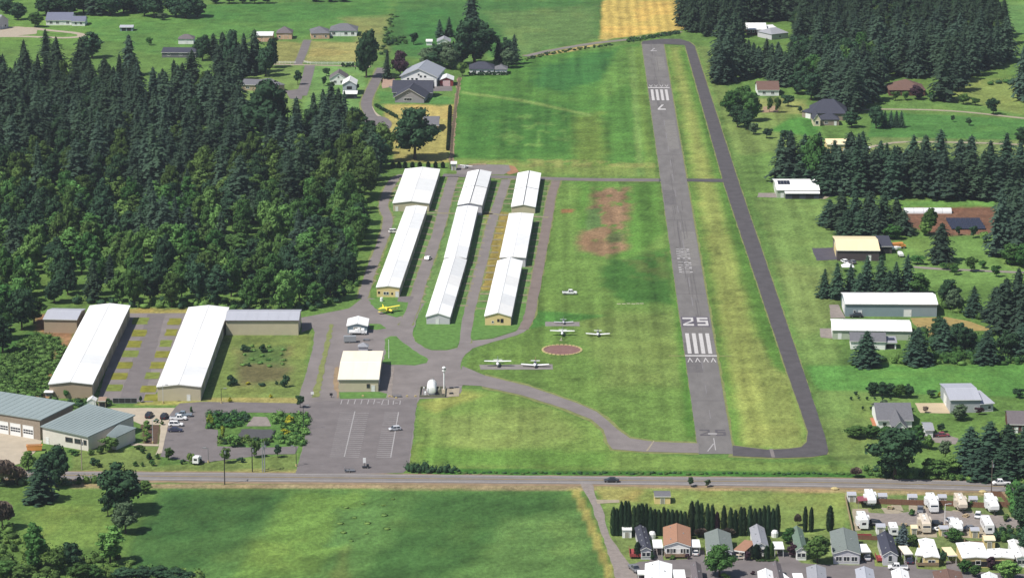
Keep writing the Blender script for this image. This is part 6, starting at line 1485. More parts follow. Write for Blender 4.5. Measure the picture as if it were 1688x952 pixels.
def sect(x, w, z0, z1, k=.12):
    return [(x,-w+k*.6,z0),(x,-w,z0+k),(x,-w,z1-k),(x,-w+k,z1),(x,w-k,z1),(x,w,z1-k),(x,w,z0+k),(x,w-k*.6,z0)]
_car = {}
def car_meshes(kind_, p):
    key = (kind_, p.name)
    if key in _car: return _car[key]
    L = {'sedan': 4.7, 'suv': 4.7, 'pickup': 5.5, 'van': 5.3, 'hatch': 4.1}[kind_]; hw = .92; b = MB(); f = L/2
    zb = {'sedan': .86, 'suv': 1.02, 'pickup': 1.08, 'van': 1.15, 'hatch': .9}[kind_]; zt = {'sedan': 1.43, 'suv': 1.74, 'pickup': 1.82, 'van': 2.05, 'hatch': 1.48}[kind_]
    b.loft([sect(-f, hw*.86, .38, zb*.86), sect(-f+.25, hw, .28, zb*.98), sect(-f+1.2, hw, .25, zb), sect(f-1.5, hw, .25, zb), sect(f-.35, hw*.97, .28, zb*.88), sect(f, hw*.84, .38, zb*.74)])
    cab = {'sedan': (-1.75,-1.0,.55,1.35), 'suv': (-2.15,-1.9,.55,1.25), 'pickup': (-.55,-.35,1.0,1.7), 'van': (-2.5,-2.4,1.1,1.9), 'hatch': (-1.85,-1.45,.45,1.2)}[kind_]
    x0, x1, x2, x3 = cab; g = MB(); zr = zt-.07
    if kind_ == 'pickup':
        b.v = []; b.f = []; b.m = []
        b.loft([sect(-f, hw, .42, zb*.98), sect(-f+.1, hw, .38, zb), sect(-.6, hw, .32, zb), sect(f-1.5, hw, .3, zb), sect(f-.3, hw*.98, .3, zb*.94), sect(f, hw*.9, .4, zb*.8)])
    g.add([(x0,-hw*.94,zb-.03),(x3,-hw*.94,zb-.03),(x3,hw*.94,zb-.03),(x0,hw*.94,zb-.03),(x1,-hw*.74,zr),(x2,-hw*.74,zr),(x2,hw*.74,zr),(x1,hw*.74,zr)], [(3,2,1,0),(4,5,6,7),(0,1,5,4),(1,2,6,5),(2,3,7,6),(3,0,4,7)])
    r = MB(); r.box(x1-.04, x2+.06, -hw*.77, hw*.77, zr-.01, zt, 0, .12, .1)
    for s in (-1, 1):                               # pillars
        for xa, xb in ((x0, x1), ((x0+x3)/2-.05, (x1+x2)/2-.05), (x3-.12, x2-.06)): r.prism([(xa-.02,s*hw*.95,zb-.02),(xa+.12,s*hw*.95,zb-.02),(xb+.1,s*hw*.75,zr),(xb-.02,s*hw*.75,zr)], (0,s*.02,0))
    ex = None
    if kind_ == 'pickup': ex = MB().box(-f+.12, -.72, -hw*.82, hw*.82, zb-.35, zb+.012).mesh('cargo_bed', PG)
    hl = MB().box(-.05,.05,-.2,.2,-.1,.1).mesh('headlight', LAMP); tl = MB().box(-.04,.04,-.15,.15,-.12,.12).mesh('tail_light', TAIL)
    _car[key] = (L, hw, zb, b.mesh('body', p), g.mesh('window_glass', GLASS), r.mesh('roof', p), ex, hl, tl); return _car[key]
def car(kind_, p, x, y, deg, label, cat=None, group=None, name=None, z=.09):
    """deg: heading on the ground, 0 right, 90 away from us"""
    L, hw, zb, body, gl, rf, ex, hl, tl = car_meshes(kind_, p)
    q = at(x, y); q.z = z
    t = thing(name or {'sedan': 'parked_car', 'suv': 'parked_car', 'hatch': 'parked_car', 'pickup': 'pickup_truck', 'van': 'van'}[kind_], label, cat or {'pickup': 'pickup', 'van': 'van'}.get(kind_, 'car'), q, math.radians(deg), group)
    part('body', body, t); part('window_glass', gl, t); part('roof', rf, t)
    if ex: part('cargo_bed', ex, t)
    f = L/2
    for sx in (-f+.95, f-.95):
        for sy in (-hw+.1, hw-.1): wheel(t, sx, sy, .36 if kind_ in ('suv', 'pickup', 'van') else .32)
    for s in (-1, 1):
        part('headlight', hl, t, None, (f-.05, s*.58, zb*.6)); part('tail_light', tl, t, None, (-f+.02, s*.68, zb*.72))
    return t
car('hatch', PS, 651, 709, 195, 'silver car alone in the marked car park')
car('suv', PB, 246, 687, 80, 'black car facing the concrete yard, the left of two'); car('suv', PB, 271, 689, 80, 'black car beside the white pickups, the right of two')
car('pickup', PBL, 303, 686, 178, 'pale blue grey pickup behind the white ones'); car('pickup', PW_, 294, 692, 0, 'upper white pickup parked by the fire station walk'); car('suv', PW_, 290, 702, 0, 'lower white car parked by the fire station walk'); car('sedan', PN, 289, 711, 0, 'navy car parked below the white ones')
car('sedan', PB, 1008, 794, 180, 'black sedan driving on the county road', name='moving_car')
car('pickup', PW_, 1650, 798.5, 183, 'white pickup driving on the county road at the right edge')
car('pickup', PW_, 939, 485, 0, 'white pickup with canopy parked on the airfield grass')
car('hatch', PW_, 706, 428, 70, 'white car standing in the lane between the hangar rows'); car('suv', PW_, 650, 384, 10, 'white car beside the long hangar of the left row')
car('van', PW_, 599, 378, 100, 'white van in the tree shade west of the hangars')
car('suv', PB, 1411, 523, 180, 'black car in front of the long white roofed hangar')
car('sedan', PRW, 1553, 719, 5, 'dark red car beside the small grey roofed shed')
car('hatch', PW_, 1392, 433, 110, 'white car before the dark front of the tan roofed hangar'); car('hatch', PG, 1405, 434, 110, 'grey car right of the white one at the tan roofed hangar')
car('pickup', PG, 1517, 843, 262, 'grey white pickup beside the big silver motor home'); car('hatch', PW_, 1612, 852, 258, 'white car on the caravan lane near the right end'); car('sedan', PB, 1541, 865, 175, 'black car on the gravel below the light pole'); car('suv', PB, 1445, 866, 330, 'dark car right of the red edged trailer')
car('sedan', PG, 1600, 873, 10, 'dark grey car left of the long white travel trailer'); car('hatch', PW_, 1549, 875, 150, 'small white car left of the white travel trailer')
car('pickup', PG, 1046, 940, 290, 'grey pickup at the mouth of the park street'); car('suv', PR, 1357, 316, 20, 'red car at the right of the solar panel shed')
car('pickup', PW_, 1425, 246, 5, 'white pickup behind the windbreak near the gravel drive'); car('hatch', PW_, 706, 232, 120, 'white car at the shaded house by the great dark tree')
# box trucks, trailers, campers
def camper(kind_, p, x, y, deg, Lm, wm, hm, label, cat, group='recreational vehicles in the caravan park', accent=None, name=None):
    q = at(x, y); q.z = .07; t = thing(name or {'motor': 'motor_home', 'fifth': 'travel_trailer', 'trailer': 'travel_trailer'}[kind_], label, cat, q, math.radians(deg), group)
    f = Lm/2; hw = wm/2; b = MB(); z0 = .5
    def S(x_, z_0, z_1, w=hw, k=.16): return sect(x_, w, z_0, z_1, k)
    if kind_ == 'motor': b.loft([S(-f, z0+.1, hm-.1), S(-f+.2, z0, hm), S(f-1.0, z0, hm), S(f-.35, z0, hm-.25), S(f, z0+.1, hm*.55)])
    elif kind_ == 'fifth': b.loft([S(-f, z0+.1, hm-.15), S(-f+.2, z0, hm), S(f-2.4, z0, hm), S(f-2.3, 1.5, hm), S(f-.4, 1.55, hm-.2), S(f, 1.8, hm-.7)])
    else: b.loft([S(-f, z0+.1, hm-.1), S(-f+.2, z0, hm), S(f-.6, z0, hm), S(f, z0+.4, hm-.8)])
    part('body', b.mesh('body', p), t)
    if accent: part('stripe', MB().box(-f+.3, f-1.4, -hw-.015, hw+.015, 1.25, 1.55).mesh('stripe', accent), t)
    for k, xx in enumerate((-f*.45, f*.1)):
        part('air_conditioner', MB().box(-.5,.5,-.38,.38,-.02,.28,0,.1,.08).mesh('air_conditioner', TRIM), t, None, (xx, 0, hm))
    part('roof_hatch', MB().box(-.2,.2,-.2,.2,-.02,.12,0,.03,.03).mesh('roof_hatch', PG), t, None, (-f*.75, .3, hm)); part('roof_hatch', MB().box(-.2,.2,-.2,.2,-.02,.12,0,.03,.03).mesh('roof_hatch', PG), t, None, (f*.4, -.3, hm))
    for s in (-1, 1):
        for xx in (-f*.6, -f*.1, f*.35): part('window', MB().box(-.5,.5,-.02,.02,-.3,.3).mesh('window', GLASS), t, None, (xx, s*hw, hm*.62))
    if kind_ != 'trailer':
        for s, xx, l in ((1, -f*.35, 1.5), (-1, f*.05 if kind_ == 'fifth' else -f*.3, 1.1)): part('slide_out', MB().box(xx-l, xx+l, min(s*hw*.9, s*(hw+.75)), max(s*hw*.9, s*(hw+.75)), .95, hm*.86).mesh('slide_out', p), t)
    part('rear_window', MB().box(-.02,.02,-.6,.6,-.35,.35).mesh('rear_window', GLASS), t, None, (-f, 0, hm*.6))
    part('door', MB().box(-.35,.35,-.03,.03,0,1.8).mesh('door', DOORW), t, None, (f*.22 if kind_ != 'motor' else -f*.3, -hw-.005, .65))
    if kind_ == 'motor':
        g = MB(); g.prism([(f-.33,-hw*.86,hm*.58),(f-.33,hw*.86,hm*.58),(f-.72,hw*.82,hm-.42),(f-.72,-hw*.82,hm-.42)], (.32,0,.12)); part('windshield', g.mesh('windshield', GLASS), t)
        for s in (-1, 1): part('headlight', MB().box(-.04,.05,-.2,.2,-.1,.1).mesh('headlight', LAMP), t, None, (f-.02, s*hw*.6, .95))
        xs = (-f*.45, f*.62)
    else: xs = (-f*.18, -f*.02-.55) if kind_ == 'trailer' else (-f*.25, -f*.25-.85); part('hitch', MB().box(f-1.0 if kind_ == 'fifth' else f-.2, f+.1 if kind_ == 'fifth' else f+1.2, -.08, .08, .45 if kind_ == 'trailer' else 0, 1.5 if kind_ == 'fifth' else .6).mesh('hitch', PB), t)
    for xx in xs:
        for s in (-1, 1): wheel(t, xx, s*(hw-.12), .40)
    return t
camper('fifth', PW_, 1434, 831, 271, 9.0, 2.5, 3.5, 'white fifth wheel trailer beside the maroon awning at the top of the lane', 'caravan')
camper('fifth', PW_, 1421, 866, 91, 9.0, 2.5, 3.4, 'white trailer with red edged rear by the left fence', 'caravan', accent=PR)
camper('motor', PW_, 1536, 838, 271, 10.0, 2.55, 3.5, 'big white motor home with broad windscreen at the lane head', 'motor home', accent=PBL)
camper('fifth', PT, 1583, 838, 272, 9.5, 2.5, 3.5, 'tan trailer with black front cap at the lane head', 'caravan', accent=PB)
camper('fifth', PW_, 1634, 840, 272, 11.0, 2.55, 3.6, 'long white trailer near the right end of the caravan lane', 'caravan', accent=PS)
camper('motor', PT, 1524, 872, 270, 9.5, 2.5, 3.4, 'tan motor home with dark rear windows on the lower side', 'motor home')
camper('fifth', PW_, 1576, 877, 272, 8.0, 2.5, 3.2, 'short white travel trailer with slide out on the lower side', 'caravan')
camper('trailer', PW_, 1627, 874, 91, 9.5, 2.55, 3.3, 'long white travel trailer with dark square rear window', 'caravan')
camper('trailer', PW_, 1472, 880, 90, 5.5, 2.4, 3.0, 'plain white box trailer behind the bluish spruce', 'trailer')
aw = thing('awning', 'maroon awning stretched beside the white fifth wheel trailer', 'awning', at(1421,834)); part('canopy', MB().prism([(-1.4,-2.2,2.3),(1.4,-2.2,2.5),(1.4,2.4,2.5),(-1.4,2.4,2.3)], (0,0,.06)).mesh('canopy', mat('maroon_canvas', A((168,96,108)), .9, .1, 1, .2)), aw)
for sx, sy in ((-1.3,-2.1),(-1.3,2.3)): part('pole', MB().cyl((sx,sy,0),(sx,sy,2.3),.04).mesh('pole', GALV), aw)
rd = thing('deck', 'small red deck at the rear of the red edged trailer', 'deck', at(1421,884)); part('floor', MB().box(-2.6,2.6,-1.0,1.0,.3,.42).mesh('floor', mat('red_stain', A((190,86,88)), .8, .1, 1, .3)), rd); part('railing', MB().box(-2.6,2.6,-1.05,-.98,.42,1.2).box(-2.6,2.6,.98,1.05,.42,.6).box(-2.6,-2.4,-1,1,-.1,.3).box(2.4,2.6,-1,1,-.1,.3).mesh('railing', mat('red_stain', (0,0,0))), rd)
def deck(label, x, y, w, d, h, m, deg=0):
    t = thing('deck', label, 'deck', at(x, y), math.radians(deg)); part('floor', MB().box(-w/2,w/2,-d/2,d/2,h-.1,h).mesh('floor', m), t)
    part('railing', MB().box(-w/2,w/2,-d/2-.04,-d/2+.02,h,h+.85).box(-w/2-.04,-w/2+.02,-d/2,d/2,h,h+.85).mesh('railing', m), t)
    for sx in (-1, 1):
        for sy in (-1, 1): part('post', MB().box(sx*w/2*.9-.07,sx*w/2*.9+.07,sy*d/2*.8-.07,sy*d/2*.8+.07,-.1,h-.1).mesh('post', m), t)
RST = mat('red_stain', (0,0,0)); TST = mat('tan_deck_boards', A((176,150,124)), .9, .15, 2, .2)
deck('reddish deck on the left side of the dark grey roofed home', 1047, 914, 3.2, 7, .7, RST)
deck('tan deck in front of the orange roofed home', 1113, 918, 6, 2.4, .6, TST)
deck('small reddish deck left of the very dark roofed home', 1451, 922, 2.4, 5, .6, RST)
deck('tan porch deck in front of the white flat roofed home', 1529, 932, 6, 2.2, .5, TST)
deck('tan deck behind the wide white home', 1610, 896, 7, 2.6, .5, TST)
for lb, k, p, x, y, dg in [('white car in the driveway right of the orange roofed home','hatch',PW_,1146,913,90),('silver car in the driveway right of the grey roofed wide home','sedan',PS,1429,921,90),('dark car under the cream carport','sedan',PN,1499,926,90),
    ('tan car on the park street below the grey green home','sedan',PT,1218,921,8),('white pickup on the park street near the very dark roofed home','pickup',PW_,1480,938,175),('silver car on the caravan lane below the tan trailer','hatch',PS,1570,860,15),('grey car parked by the short white travel trailer','sedan',PG,1560,883,95)]: car(k, p, x, y, dg, lb)
for lb, x, y in [('white dome topped tank behind the dark grey roofed home',1075,886),('white dome topped tank behind the light grey roofed home',1277,884)]:
    q = thing('tank', lb, 'tank', at(x, y)); part('shell', MB().loft([[(rr*math.cos(2*math.pi*k/10), rr*math.sin(2*math.pi*k/10), z) for k in range(10)] for z, rr in ((-.05,1.0),(1.3,1.05),(1.9,.75),(2.1,.25))]).mesh('shell', PVC), q); part('hatch', MB().cyl((0,0,2.08),(0,0,2.25),.2).mesh('hatch', PG), q)
tbm = MB().box(-.9,.9,-.4,.4,.7,.78).box(-.9,.9,-.9,-.6,.42,.48).box(-.9,.9,.6,.9,.42,.48).box(-.7,-.6,-.8,.8,0,.7).box(.6,.7,-.8,.8,0,.7).mesh('table', WOODL)
for x, y, lb in ((1468,838,'picnic table on the bare plot at the top of the caravan lane'),(1592,851,'picnic table right of the tan trailer with black cap'),(1490,866,'picnic table right of the plain white box trailer')): single('picnic_table', tbm, lb, 'picnic table', at(x, y, .06), rng.uniform(0, 3))
# flatbed truck at the blue grey shed, trailer, utility truck
tk = thing('flatbed_truck', 'white flatbed truck parked across the blue grey shed front', 'truck', at(590,551), 0)
part('cab', MB().loft([sect(1.2,1.0,.5,2.2,.2), sect(2.3,1.0,.5,2.2,.2), sect(2.7,.98,.5,1.4,.15), sect(3.2,.95,.5,1.25,.15)]).mesh('cab', PW_), tk)
part('flatbed', MB().box(-3.2,1.1,-1.15,1.15,.85,1.05).box(-3.2,1.1,-1.15,-1.05,1.05,1.4).box(-3.2,1.1,1.05,1.15,1.05,1.4).mesh('flatbed', PW_), tk); part('windshield', MB().box(2.32,2.42,-.85,.85,1.4,2.0).mesh('windshield', GLASS), tk)
part('load', MB().box(-1.2,.2,-.8,.8,1.052,2.0,0,.1,.1).box(-.2,.9,-.6,.6,1.052,2.4,0,.1,.1).mesh('load', PW_), tk)
for x in (-2.2, 2.4):
    for s in (-1, 1): wheel(tk, x, s*.95, .42)
tr = thing('box_trailer', 'grey box trailer below the white flatbed truck', 'trailer', at(577,564), .05); part('body', MB().box(-2.2,2.2,-1.1,1.1,.5,2.4,0,.05,.05).mesh('body', GALV), tr); part('hitch', MB().box(2.2,3.4,-.06,.06,.45,.58).mesh('hitch', PB), tr); part('door', MB().box(-2.24,-2.2,-.9,.9,.6,2.2).mesh('door', PS), tr)
for s in (-1, 1): wheel(tr, -.2, s*1.0, .34)
eq = thing('mower', 'dark towed mower on the apron right of the grey box trailer', 'mower', at(604,561)); part('deck', MB().box(-1.2,1.2,-.6,.6,.25,.6,0,.1,.1).mesh('deck', PG), eq); part('drawbar', MB().cyl((1.1,0,.4),(2.6,.2,.4),.06).mesh('drawbar', PB), eq)
for s in (-1, 1): wheel(eq, -.8, s*.7, .3)
ut = thing('utility_truck', 'small white utility truck at the foot of the fire station lot', 'truck', at(325.5,763), math.radians(80)); part('cab', MB().loft([sect(.2,.9,.45,2.1,.18), sect(1.4,.9,.45,2.1,.18), sect(2.0,.88,.5,1.2,.12), sect(2.4,.8,.5,1.1,.12)]).mesh('cab', PW_), ut); part('cargo_box', MB().box(-2.4,.1,-.95,.95,.7,2.6,0,.04,.04).mesh('cargo_box', PW_), ut); part('rear_window', MB().box(-2.43,-2.4,-.5,.5,1.6,2.2).mesh('rear_window', GLASS), ut); part('windshield', MB().box(1.42,1.52,-.75,.75,1.3,1.9).mesh('windshield', GLASS), ut)
for x in (-1.4, 1.5):
    for s in (-1, 1): wheel(ut, x, s*.82, .36)
sk = thing('skip_container', 'orange open container beside the fire station forecourt', 'container', at(57,742), .1); part('body', MB().prism([(-2.2,-.9,.25),(2.2,-.9,.25),(2.5,-.9,1.8),(-2.5,-.9,1.8)], (0,1.8,0)).mesh('body', PO), sk); part('rim', MB().box(-2.55,2.55,-.97,-.88,1.72,1.86).box(-2.55,2.55,.88,.97,1.72,1.86).mesh('rim', PO), sk); part('load', MB().box(-2.2,2.2,-.8,.8,1.802,1.95,0,.3,.2).mesh('load', mat('scrap_wood', A((190,140,96)), .9, .2, 2, .2)), sk)
for s in (-1, 1): part('runner', MB().box(-2.0,2.0,s*.6-.08,s*.6+.08,0,.25).mesh('runner', PB), sk)
ot = thing('dump_truck', 'orange dump truck right of the tan roofed hangar', 'truck', at(1479,409), .1); part('dump_box', MB().prism([(-2.6,-1.1,1.0),(.6,-1.1,1.0),(.9,-1.1,2.3),(-2.8,-1.1,2.1)], (0,2.2,0)).mesh('dump_box', PO), ot); part('cab', MB().loft([sect(1.0,1.05,.6,2.4,.2), sect(2.2,1.05,.6,2.4,.2), sect(2.6,1.0,.6,1.6,.2), sect(3.3,.95,.6,1.4,.2)]).mesh('cab', PO), ot); part('windshield', MB().box(2.22,2.3,-.85,.85,1.6,2.2).mesh('windshield', GLASS), ot)
for x in (-1.9, -.9, 2.5):
    for s in (-1, 1): wheel(ot, x, s*1.0, .48)
for lb, x, y, dg in [('white utility trailer below the orange dump truck', 1474, 413, 10), ('pale boat shaped load on a trailer right of the tan hangar', 1484, 422, 95)]:
    q = thing('trailer', lb, 'trailer', at(x, y), math.radians(dg)); part('body', MB().loft([sect(-2.6,.9,.6,1.5), sect(1.0,.95,.6,1.7), sect(2.8,.3,.8,1.5,.1)]).mesh('body', PW_), q); part('drawbar', MB().cyl((2.6,0,.6),(3.8,0,.5),.06).mesh('drawbar', PB), q)
    for s in (-1, 1): wheel(q, -.8, s*.9, .32)
canopy = thing('canopy_tent', 'white peaked tent behind the spruce row by the tan hangar', 'tent', at(1397,447)); part('top', MB().add([(-2.4,-2,2.2),(2.4,-2,2.2),(2.4,2,2.2),(-2.4,2,2.2),(0,0,3.6),(-2.4,-2,2.0),(2.4,-2,2.0),(2.4,2,2.0),(-2.4,2,2.0)], [(0,1,4),(1,2,4),(2,3,4),(3,0,4),(8,7,6,5),(0,5,6,1),(1,6,7,2),(2,7,8,3),(3,8,5,0)]).mesh('top', PVC), canopy)
for sx, sy in ((-2.3,-1.9),(2.3,-1.9),(2.3,1.9),(-2.3,1.9)): part('leg', MB().cyl((sx,sy,-.1),(sx,sy,2.05),.05).mesh('leg', GALV), canopy)
hb = thing('garden_dome', 'small pale peaked pavilion behind the cream roofed airport building', 'pavilion', at(599,578.5)); part('roof', MB().add([(-1.9,-1.6,2.0),(1.9,-1.6,2.0),(1.9,1.6,2.0),(-1.9,1.6,2.0),(0,0,3.3),(-1.9,-1.6,1.85),(1.9,-1.6,1.85),(1.9,1.6,1.85),(-1.9,1.6,1.85)], [(0,1,4),(1,2,4),(2,3,4),(3,0,4),(8,7,6,5),(0,5,6,1),(1,6,7,2),(2,7,8,3),(3,8,5,0)]).mesh('roof', SHINL), hb); part('wall', MB().box(-1.6,1.6,-1.3,1.3,-.1,1.87).mesh('wall', PALE), hb)
# sign trailer and small equipment trailer in the car park mouth
sg = thing('sign_trailer', 'portable white sign board on a dark wheeled base at the car park mouth', 'sign', at(603,771), .05); part('base', MB().box(-1.1,1.1,-.5,.5,.3,.6).mesh('base', PB), sg); part('mast', MB().box(-.45,-.3,-.06,.06,.6,2.2).mesh('mast', PB), sg); part('sign_board', MB().box(-.85,.05,-.08,.08,1.7,3.3).mesh('sign_board', PVC), sg); part('battery_box', MB().box(.2,1.0,-.4,.4,.6,1.3,0,.05,.05).mesh('battery_box', PB), sg)
for s in (-1, 1): wheel(sg, .6, s*.6, .32)
fr = thing('equipment_trailer', 'low dark open trailer by the road at the car park mouth', 'trailer', at(576,777), .05); part('bed', MB().box(-1.5,1.6,-.8,.8,.45,.6).mesh('bed', PG), fr); part('side_rail', MB().box(-1.5,1.6,-.82,-.76,.95,1.03).box(-1.5,1.6,.76,.82,.95,1.03).box(-1.5,-1.42,-.8,.8,.6,1.5).mesh('side_rail', PG), fr)
for s in (-1, 1): wheel(fr, 0, s*.85, .34)
pp = thing('parking_rack', 'dark low rack with pale blocks at the upper end of the car park', 'rack', at(654,654), .0); part('frame', MB().box(-1.6,1.6,-.4,.4,.3,.45).box(-1.5,-1.4,-.3,.3,0,.9).box(1.4,1.5,-.3,.3,0,.9).box(-1.5,1.5,-.05,.05,.85,.95).mesh('frame', PG), pp)
blk = MB().box(-.35,.35,-.3,.3,0,.5,0,.05,.05).mesh('concrete_block', mat('pale_stone', (0,0,0)))
for x, y in ((642,653.5),(647,654),(653,656),(671,653.5),(685,653.5),(598,653)): single('concrete_block', blk, 'white concrete block at the upper edge of the car park', 'block', at(x, y, .03), rng.uniform(0, .4), 'white blocks along the car park edge')
# ------------------------------------------------------------ aeroplanes
def plane(label, x, y, deg, high=True, span=10.6, p=None, name='light_aircraft', biplane=False, group='light aircraft parked on the airfield grass', acc=None):
    p = p or PW_; q = at(x, y); q.z = .07; t = thing(name, label, 'aeroplane', q, math.radians(deg), group); s = span/10.6
    def ell(x_, rw, rz, zc, n=10): return [(x_*s, rw*s*math.cos(2*math.pi*k/n), (zc+rz*math.sin(2*math.pi*k/n))*s) for k in range(n)]
    zc = 1.25 if high else 1.05
    part('fuselage', MB().loft([ell(3.0,.16,.18,zc-.05), ell(2.7,.42,.42,zc), ell(1.7,.55,.55,zc+.02), ell(1.0,.58,.68,zc+.12), ell(-.6,.56,.66,zc+.12), ell(-2.0,.32,.38,zc+.08), ell(-4.2,.12,.16,zc+.12)]).mesh('fuselage', p, True), t)
    part('canopy', MB().loft([ell(1.35,.40,.16,zc+.58), ell(.8,.50,.34,zc+.62), ell(-.5,.48,.32,zc+.62), ell(-1.3,.3,.14,zc+.5)]).mesh('canopy', GLASS, True), t)
    def wing(nm, x0, zz, half, c0, c1, dih, th, m):
        b = MB()
        for sg in (-1, 1):
            def ring(yy, c, z): return [((x0+.25*c)*s, yy, z), ((x0-.05*c)*s, yy, z+th*s), ((x0-.5*c)*s, yy, z+th*.7*s), ((x0-.75*c)*s, yy, z), ((x0-.3*c)*s, yy, z-th*.3*s)]
            b.loft([ring(0, c0, zz*s), ring(sg*half*.55*s, c0*.97, (zz+dih*.55)*s), ring(sg*half*s, c1, (zz+dih)*s)])
        return part(nm, b.mesh(nm, m), t)
    if biplane:
        wing('upper_wing', .9, zc+1.15, 5.3, 1.5, 1.3, .05, .12, p); wing('lower_wing', .4, zc-.35, 5.1, 1.5, 1.3, .15, .12, p)
        for sy in (-3.4, 3.4): part('strut', MB().box(.3*s,.42*s,(sy-.04)*s,(sy+.04)*s,(zc-.2)*s,(zc+1.17)*s).box(-.5*s,-.38*s,(sy-.04)*s,(sy+.04)*s,(zc-.2)*s,(zc+1.17)*s).mesh('strut', PG), t)
    elif high:
        wing('wing', .75, zc+.82, 5.3, 1.6, 1.15, .12, .14, p)
        for sg in (-1, 1): part('strut', MB().cyl((.5*s,sg*.5*s,(zc-.3)*s), (.5*s,sg*2.6*s,(zc+.84)*s), .05, None, 6).mesh('strut', p), t)
    else: wing('wing', .6, zc-.42, 5.3, 1.7, 1.25, .45, .14, p)
    wing('tailplane', -3.7, zc+.22, 1.75, .95, .75, 0, .06, p)
    part('fin', MB().prism([(-3.1*s,-.05,(zc+.2)*s),(-4.35*s,-.05,(zc+.1)*s),(-4.6*s,-.05,(zc+1.45)*s),(-4.1*s,-.05,(zc+1.45)*s)], (0,.1,0)).mesh('fin', acc or p), t)
    part('spinner', MB().cyl((3.0*s,0,(zc-.05)*s),(3.28*s,0,(zc-.05)*s),.16*s,.03,8).mesh('spinner', PG), t); part('propeller', MB().box(3.08*s,3.13*s,-.95*s,.95*s,(zc-.12)*s,(zc+.02)*s).mesh('propeller', PB), t)
    part('cowling_intake', MB().box(2.72*s,2.80*s,-.3*s,.3*s,(zc-.2)*s,(zc+.05)*s).mesh('cowling_intake', PB), t)
    if acc: part('cheat_line', MB().box(-2.0*s,2.2*s,-.575*s,.575*s,(zc-.04)*s,(zc+.06)*s).mesh('cheat_line', acc), t)
    for (wx, wy) in ((.3,-1.15),(.3,1.15),(2.2,0)):
        o = part('wheel', WHEEL, t, None, (wx*s, wy*s, .22)); o.scale = (.65, .7, .65)
        part('gear_leg', MB().cyl((wx*s,wy*s,.22),((wx-.05)*s,wy*.4*s,(zc-.4)*s),.05,None,6).mesh('gear_leg', p), t)
    return t
plane('high winged white plane on the left of the lower tie-down pad', 820.5, 603, 270, True, 9.3, acc=PBL)
plane('low winged white plane on the right of the lower tie-down pad', 882, 604, 268, False, 9.6, acc=PRW)
plane('high winged white plane beside the round helicopter pad', 927, 552.5, 267, True, 8.8, acc=PG)
plane('low winged white plane standing alone on the grass right of the others', 985.5, 553, 268, False, 8.6, acc=PN)
plane('grey white plane on the upper short tie-down pad', 929, 533, 272, False, 7.0, p=PS, acc=PG)
plane('bright yellow biplane on the grass below the left hangar row', 640, 515, 305, True, 9.2, p=PY, name='biplane', biplane=True, group='aircraft by the hangars')
plane('small white plane parked above the middle hangar row', 768, 278, 60, True, 6.5, group='aircraft by the hangars')
tb = thing('tow_bar', 'pale tow bar lying in the grass ahead of the high winged plane', 'tow bar', at(924.5,559)); part('shaft', MB().cyl((0,-1.8,.12),(.25,1.8,.12),.12,None,6).mesh('shaft', PT), tb); part('handle', MB().box(-.5,.5,-1.9,-1.7,.05,.2).mesh('handle', PT), tb)
# ------------------------------------------------------------ fuel point, mast, poles
fp = thing('fuel_tank', 'big white fuel tank in its low walled bund', 'fuel tank', at(711.5,650)); part('tank', MB().loft([[(rr*math.cos(2*math.pi*k/16), y, 2.1+rr*math.sin(2*math.pi*k/16)) for k in range(16)] for y, rr in ((-2.6,1.1),(-2.4,1.5),(-1.8,1.62),(5.6,1.62),(6.2,1.5),(6.4,1.1))]).mesh('tank', PVC, True), fp)
part('bund_wall', MB().box(-4.0,4.6,-3.4,-3.2,-.1,.8).box(-4.0,4.6,7.2,7.4,-.1,.8).box(-4.0,-3.8,-3.2,7.2,-.1,.8).box(4.4,4.6,-3.2,7.2,-.1,.8).mesh('bund_wall', mat('bund_concrete', A((140,140,120)), .9, .15, 1, .2)), fp)
for y in (-1.2, 4.8): part('saddle', MB().box(-1.2,1.2,y-.25,y+.25,-.1,1.1).mesh('saddle', PVC), fp)
part('pump_housing', MB().box(-2.4,-1.75,-2.4,-.8,.0,1.5,0,.05,.05).mesh('pump_housing', PVC), fp); part('ladder', MB().box(-1.75,-1.69,-2.7,-2.64,0,3.9).box(-1.15,-1.09,-2.7,-2.64,0,3.9).box(-1.7,-1.1,-2.69,-2.65,.6,.66).box(-1.7,-1.1,-2.69,-2.65,1.4,1.46).box(-1.7,-1.1,-2.69,-2.65,2.2,2.26).box(-1.7,-1.1,-2.69,-2.65,3.0,3.06).mesh('ladder', GALV), fp); part('vent_pipe', MB().cyl((.5,4,3.6),(.5,4,5.0),.06).mesh('vent_pipe', GALV), fp)
sp = thing('dispenser', 'grey fuel dispenser cabinet right of the big white tank', 'fuel dispenser', at(725,651)); part('cabinet', MB().box(-.7,.7,-.5,.5,-.05,2.0,0,.05,.05).mesh('cabinet', mat('olive_metal', A((150,148,128)), .6, .08, 1, .4)), sp); part('hood', MB().cyl((0,0,2.0),(0,0,3.2),.6,.15,8).mesh('hood', mat('olive_metal', (0,0,0))), sp); part('hose_reel', MB().cyl((-.9,-.2,1.0),(-.9,.2,1.0),.35,None,10).mesh('hose_reel', PB), sp)
sp2 = thing('stone_post', 'slim pale post left of the big white tank', 'post', at(699,652)); part('shaft', MB().cyl((0,0,-.1),(0,0,2.8),.22,.18,6).mesh('shaft', GALV), sp2); part('cap', MB().cyl((0,0,2.8),(0,0,3.1),.3,.1,6).mesh('cap', PVC), sp2)
for x, y in ((744,640),(744,649)): single('dark_crate', MB().box(-.7,.7,-.4,.4,0,.5,0,.05,.05).mesh('crate', PB), 'dark low crate on the fuel pad', 'crate', at(x, y, .05), .1, 'dark crates on the fuel pad')
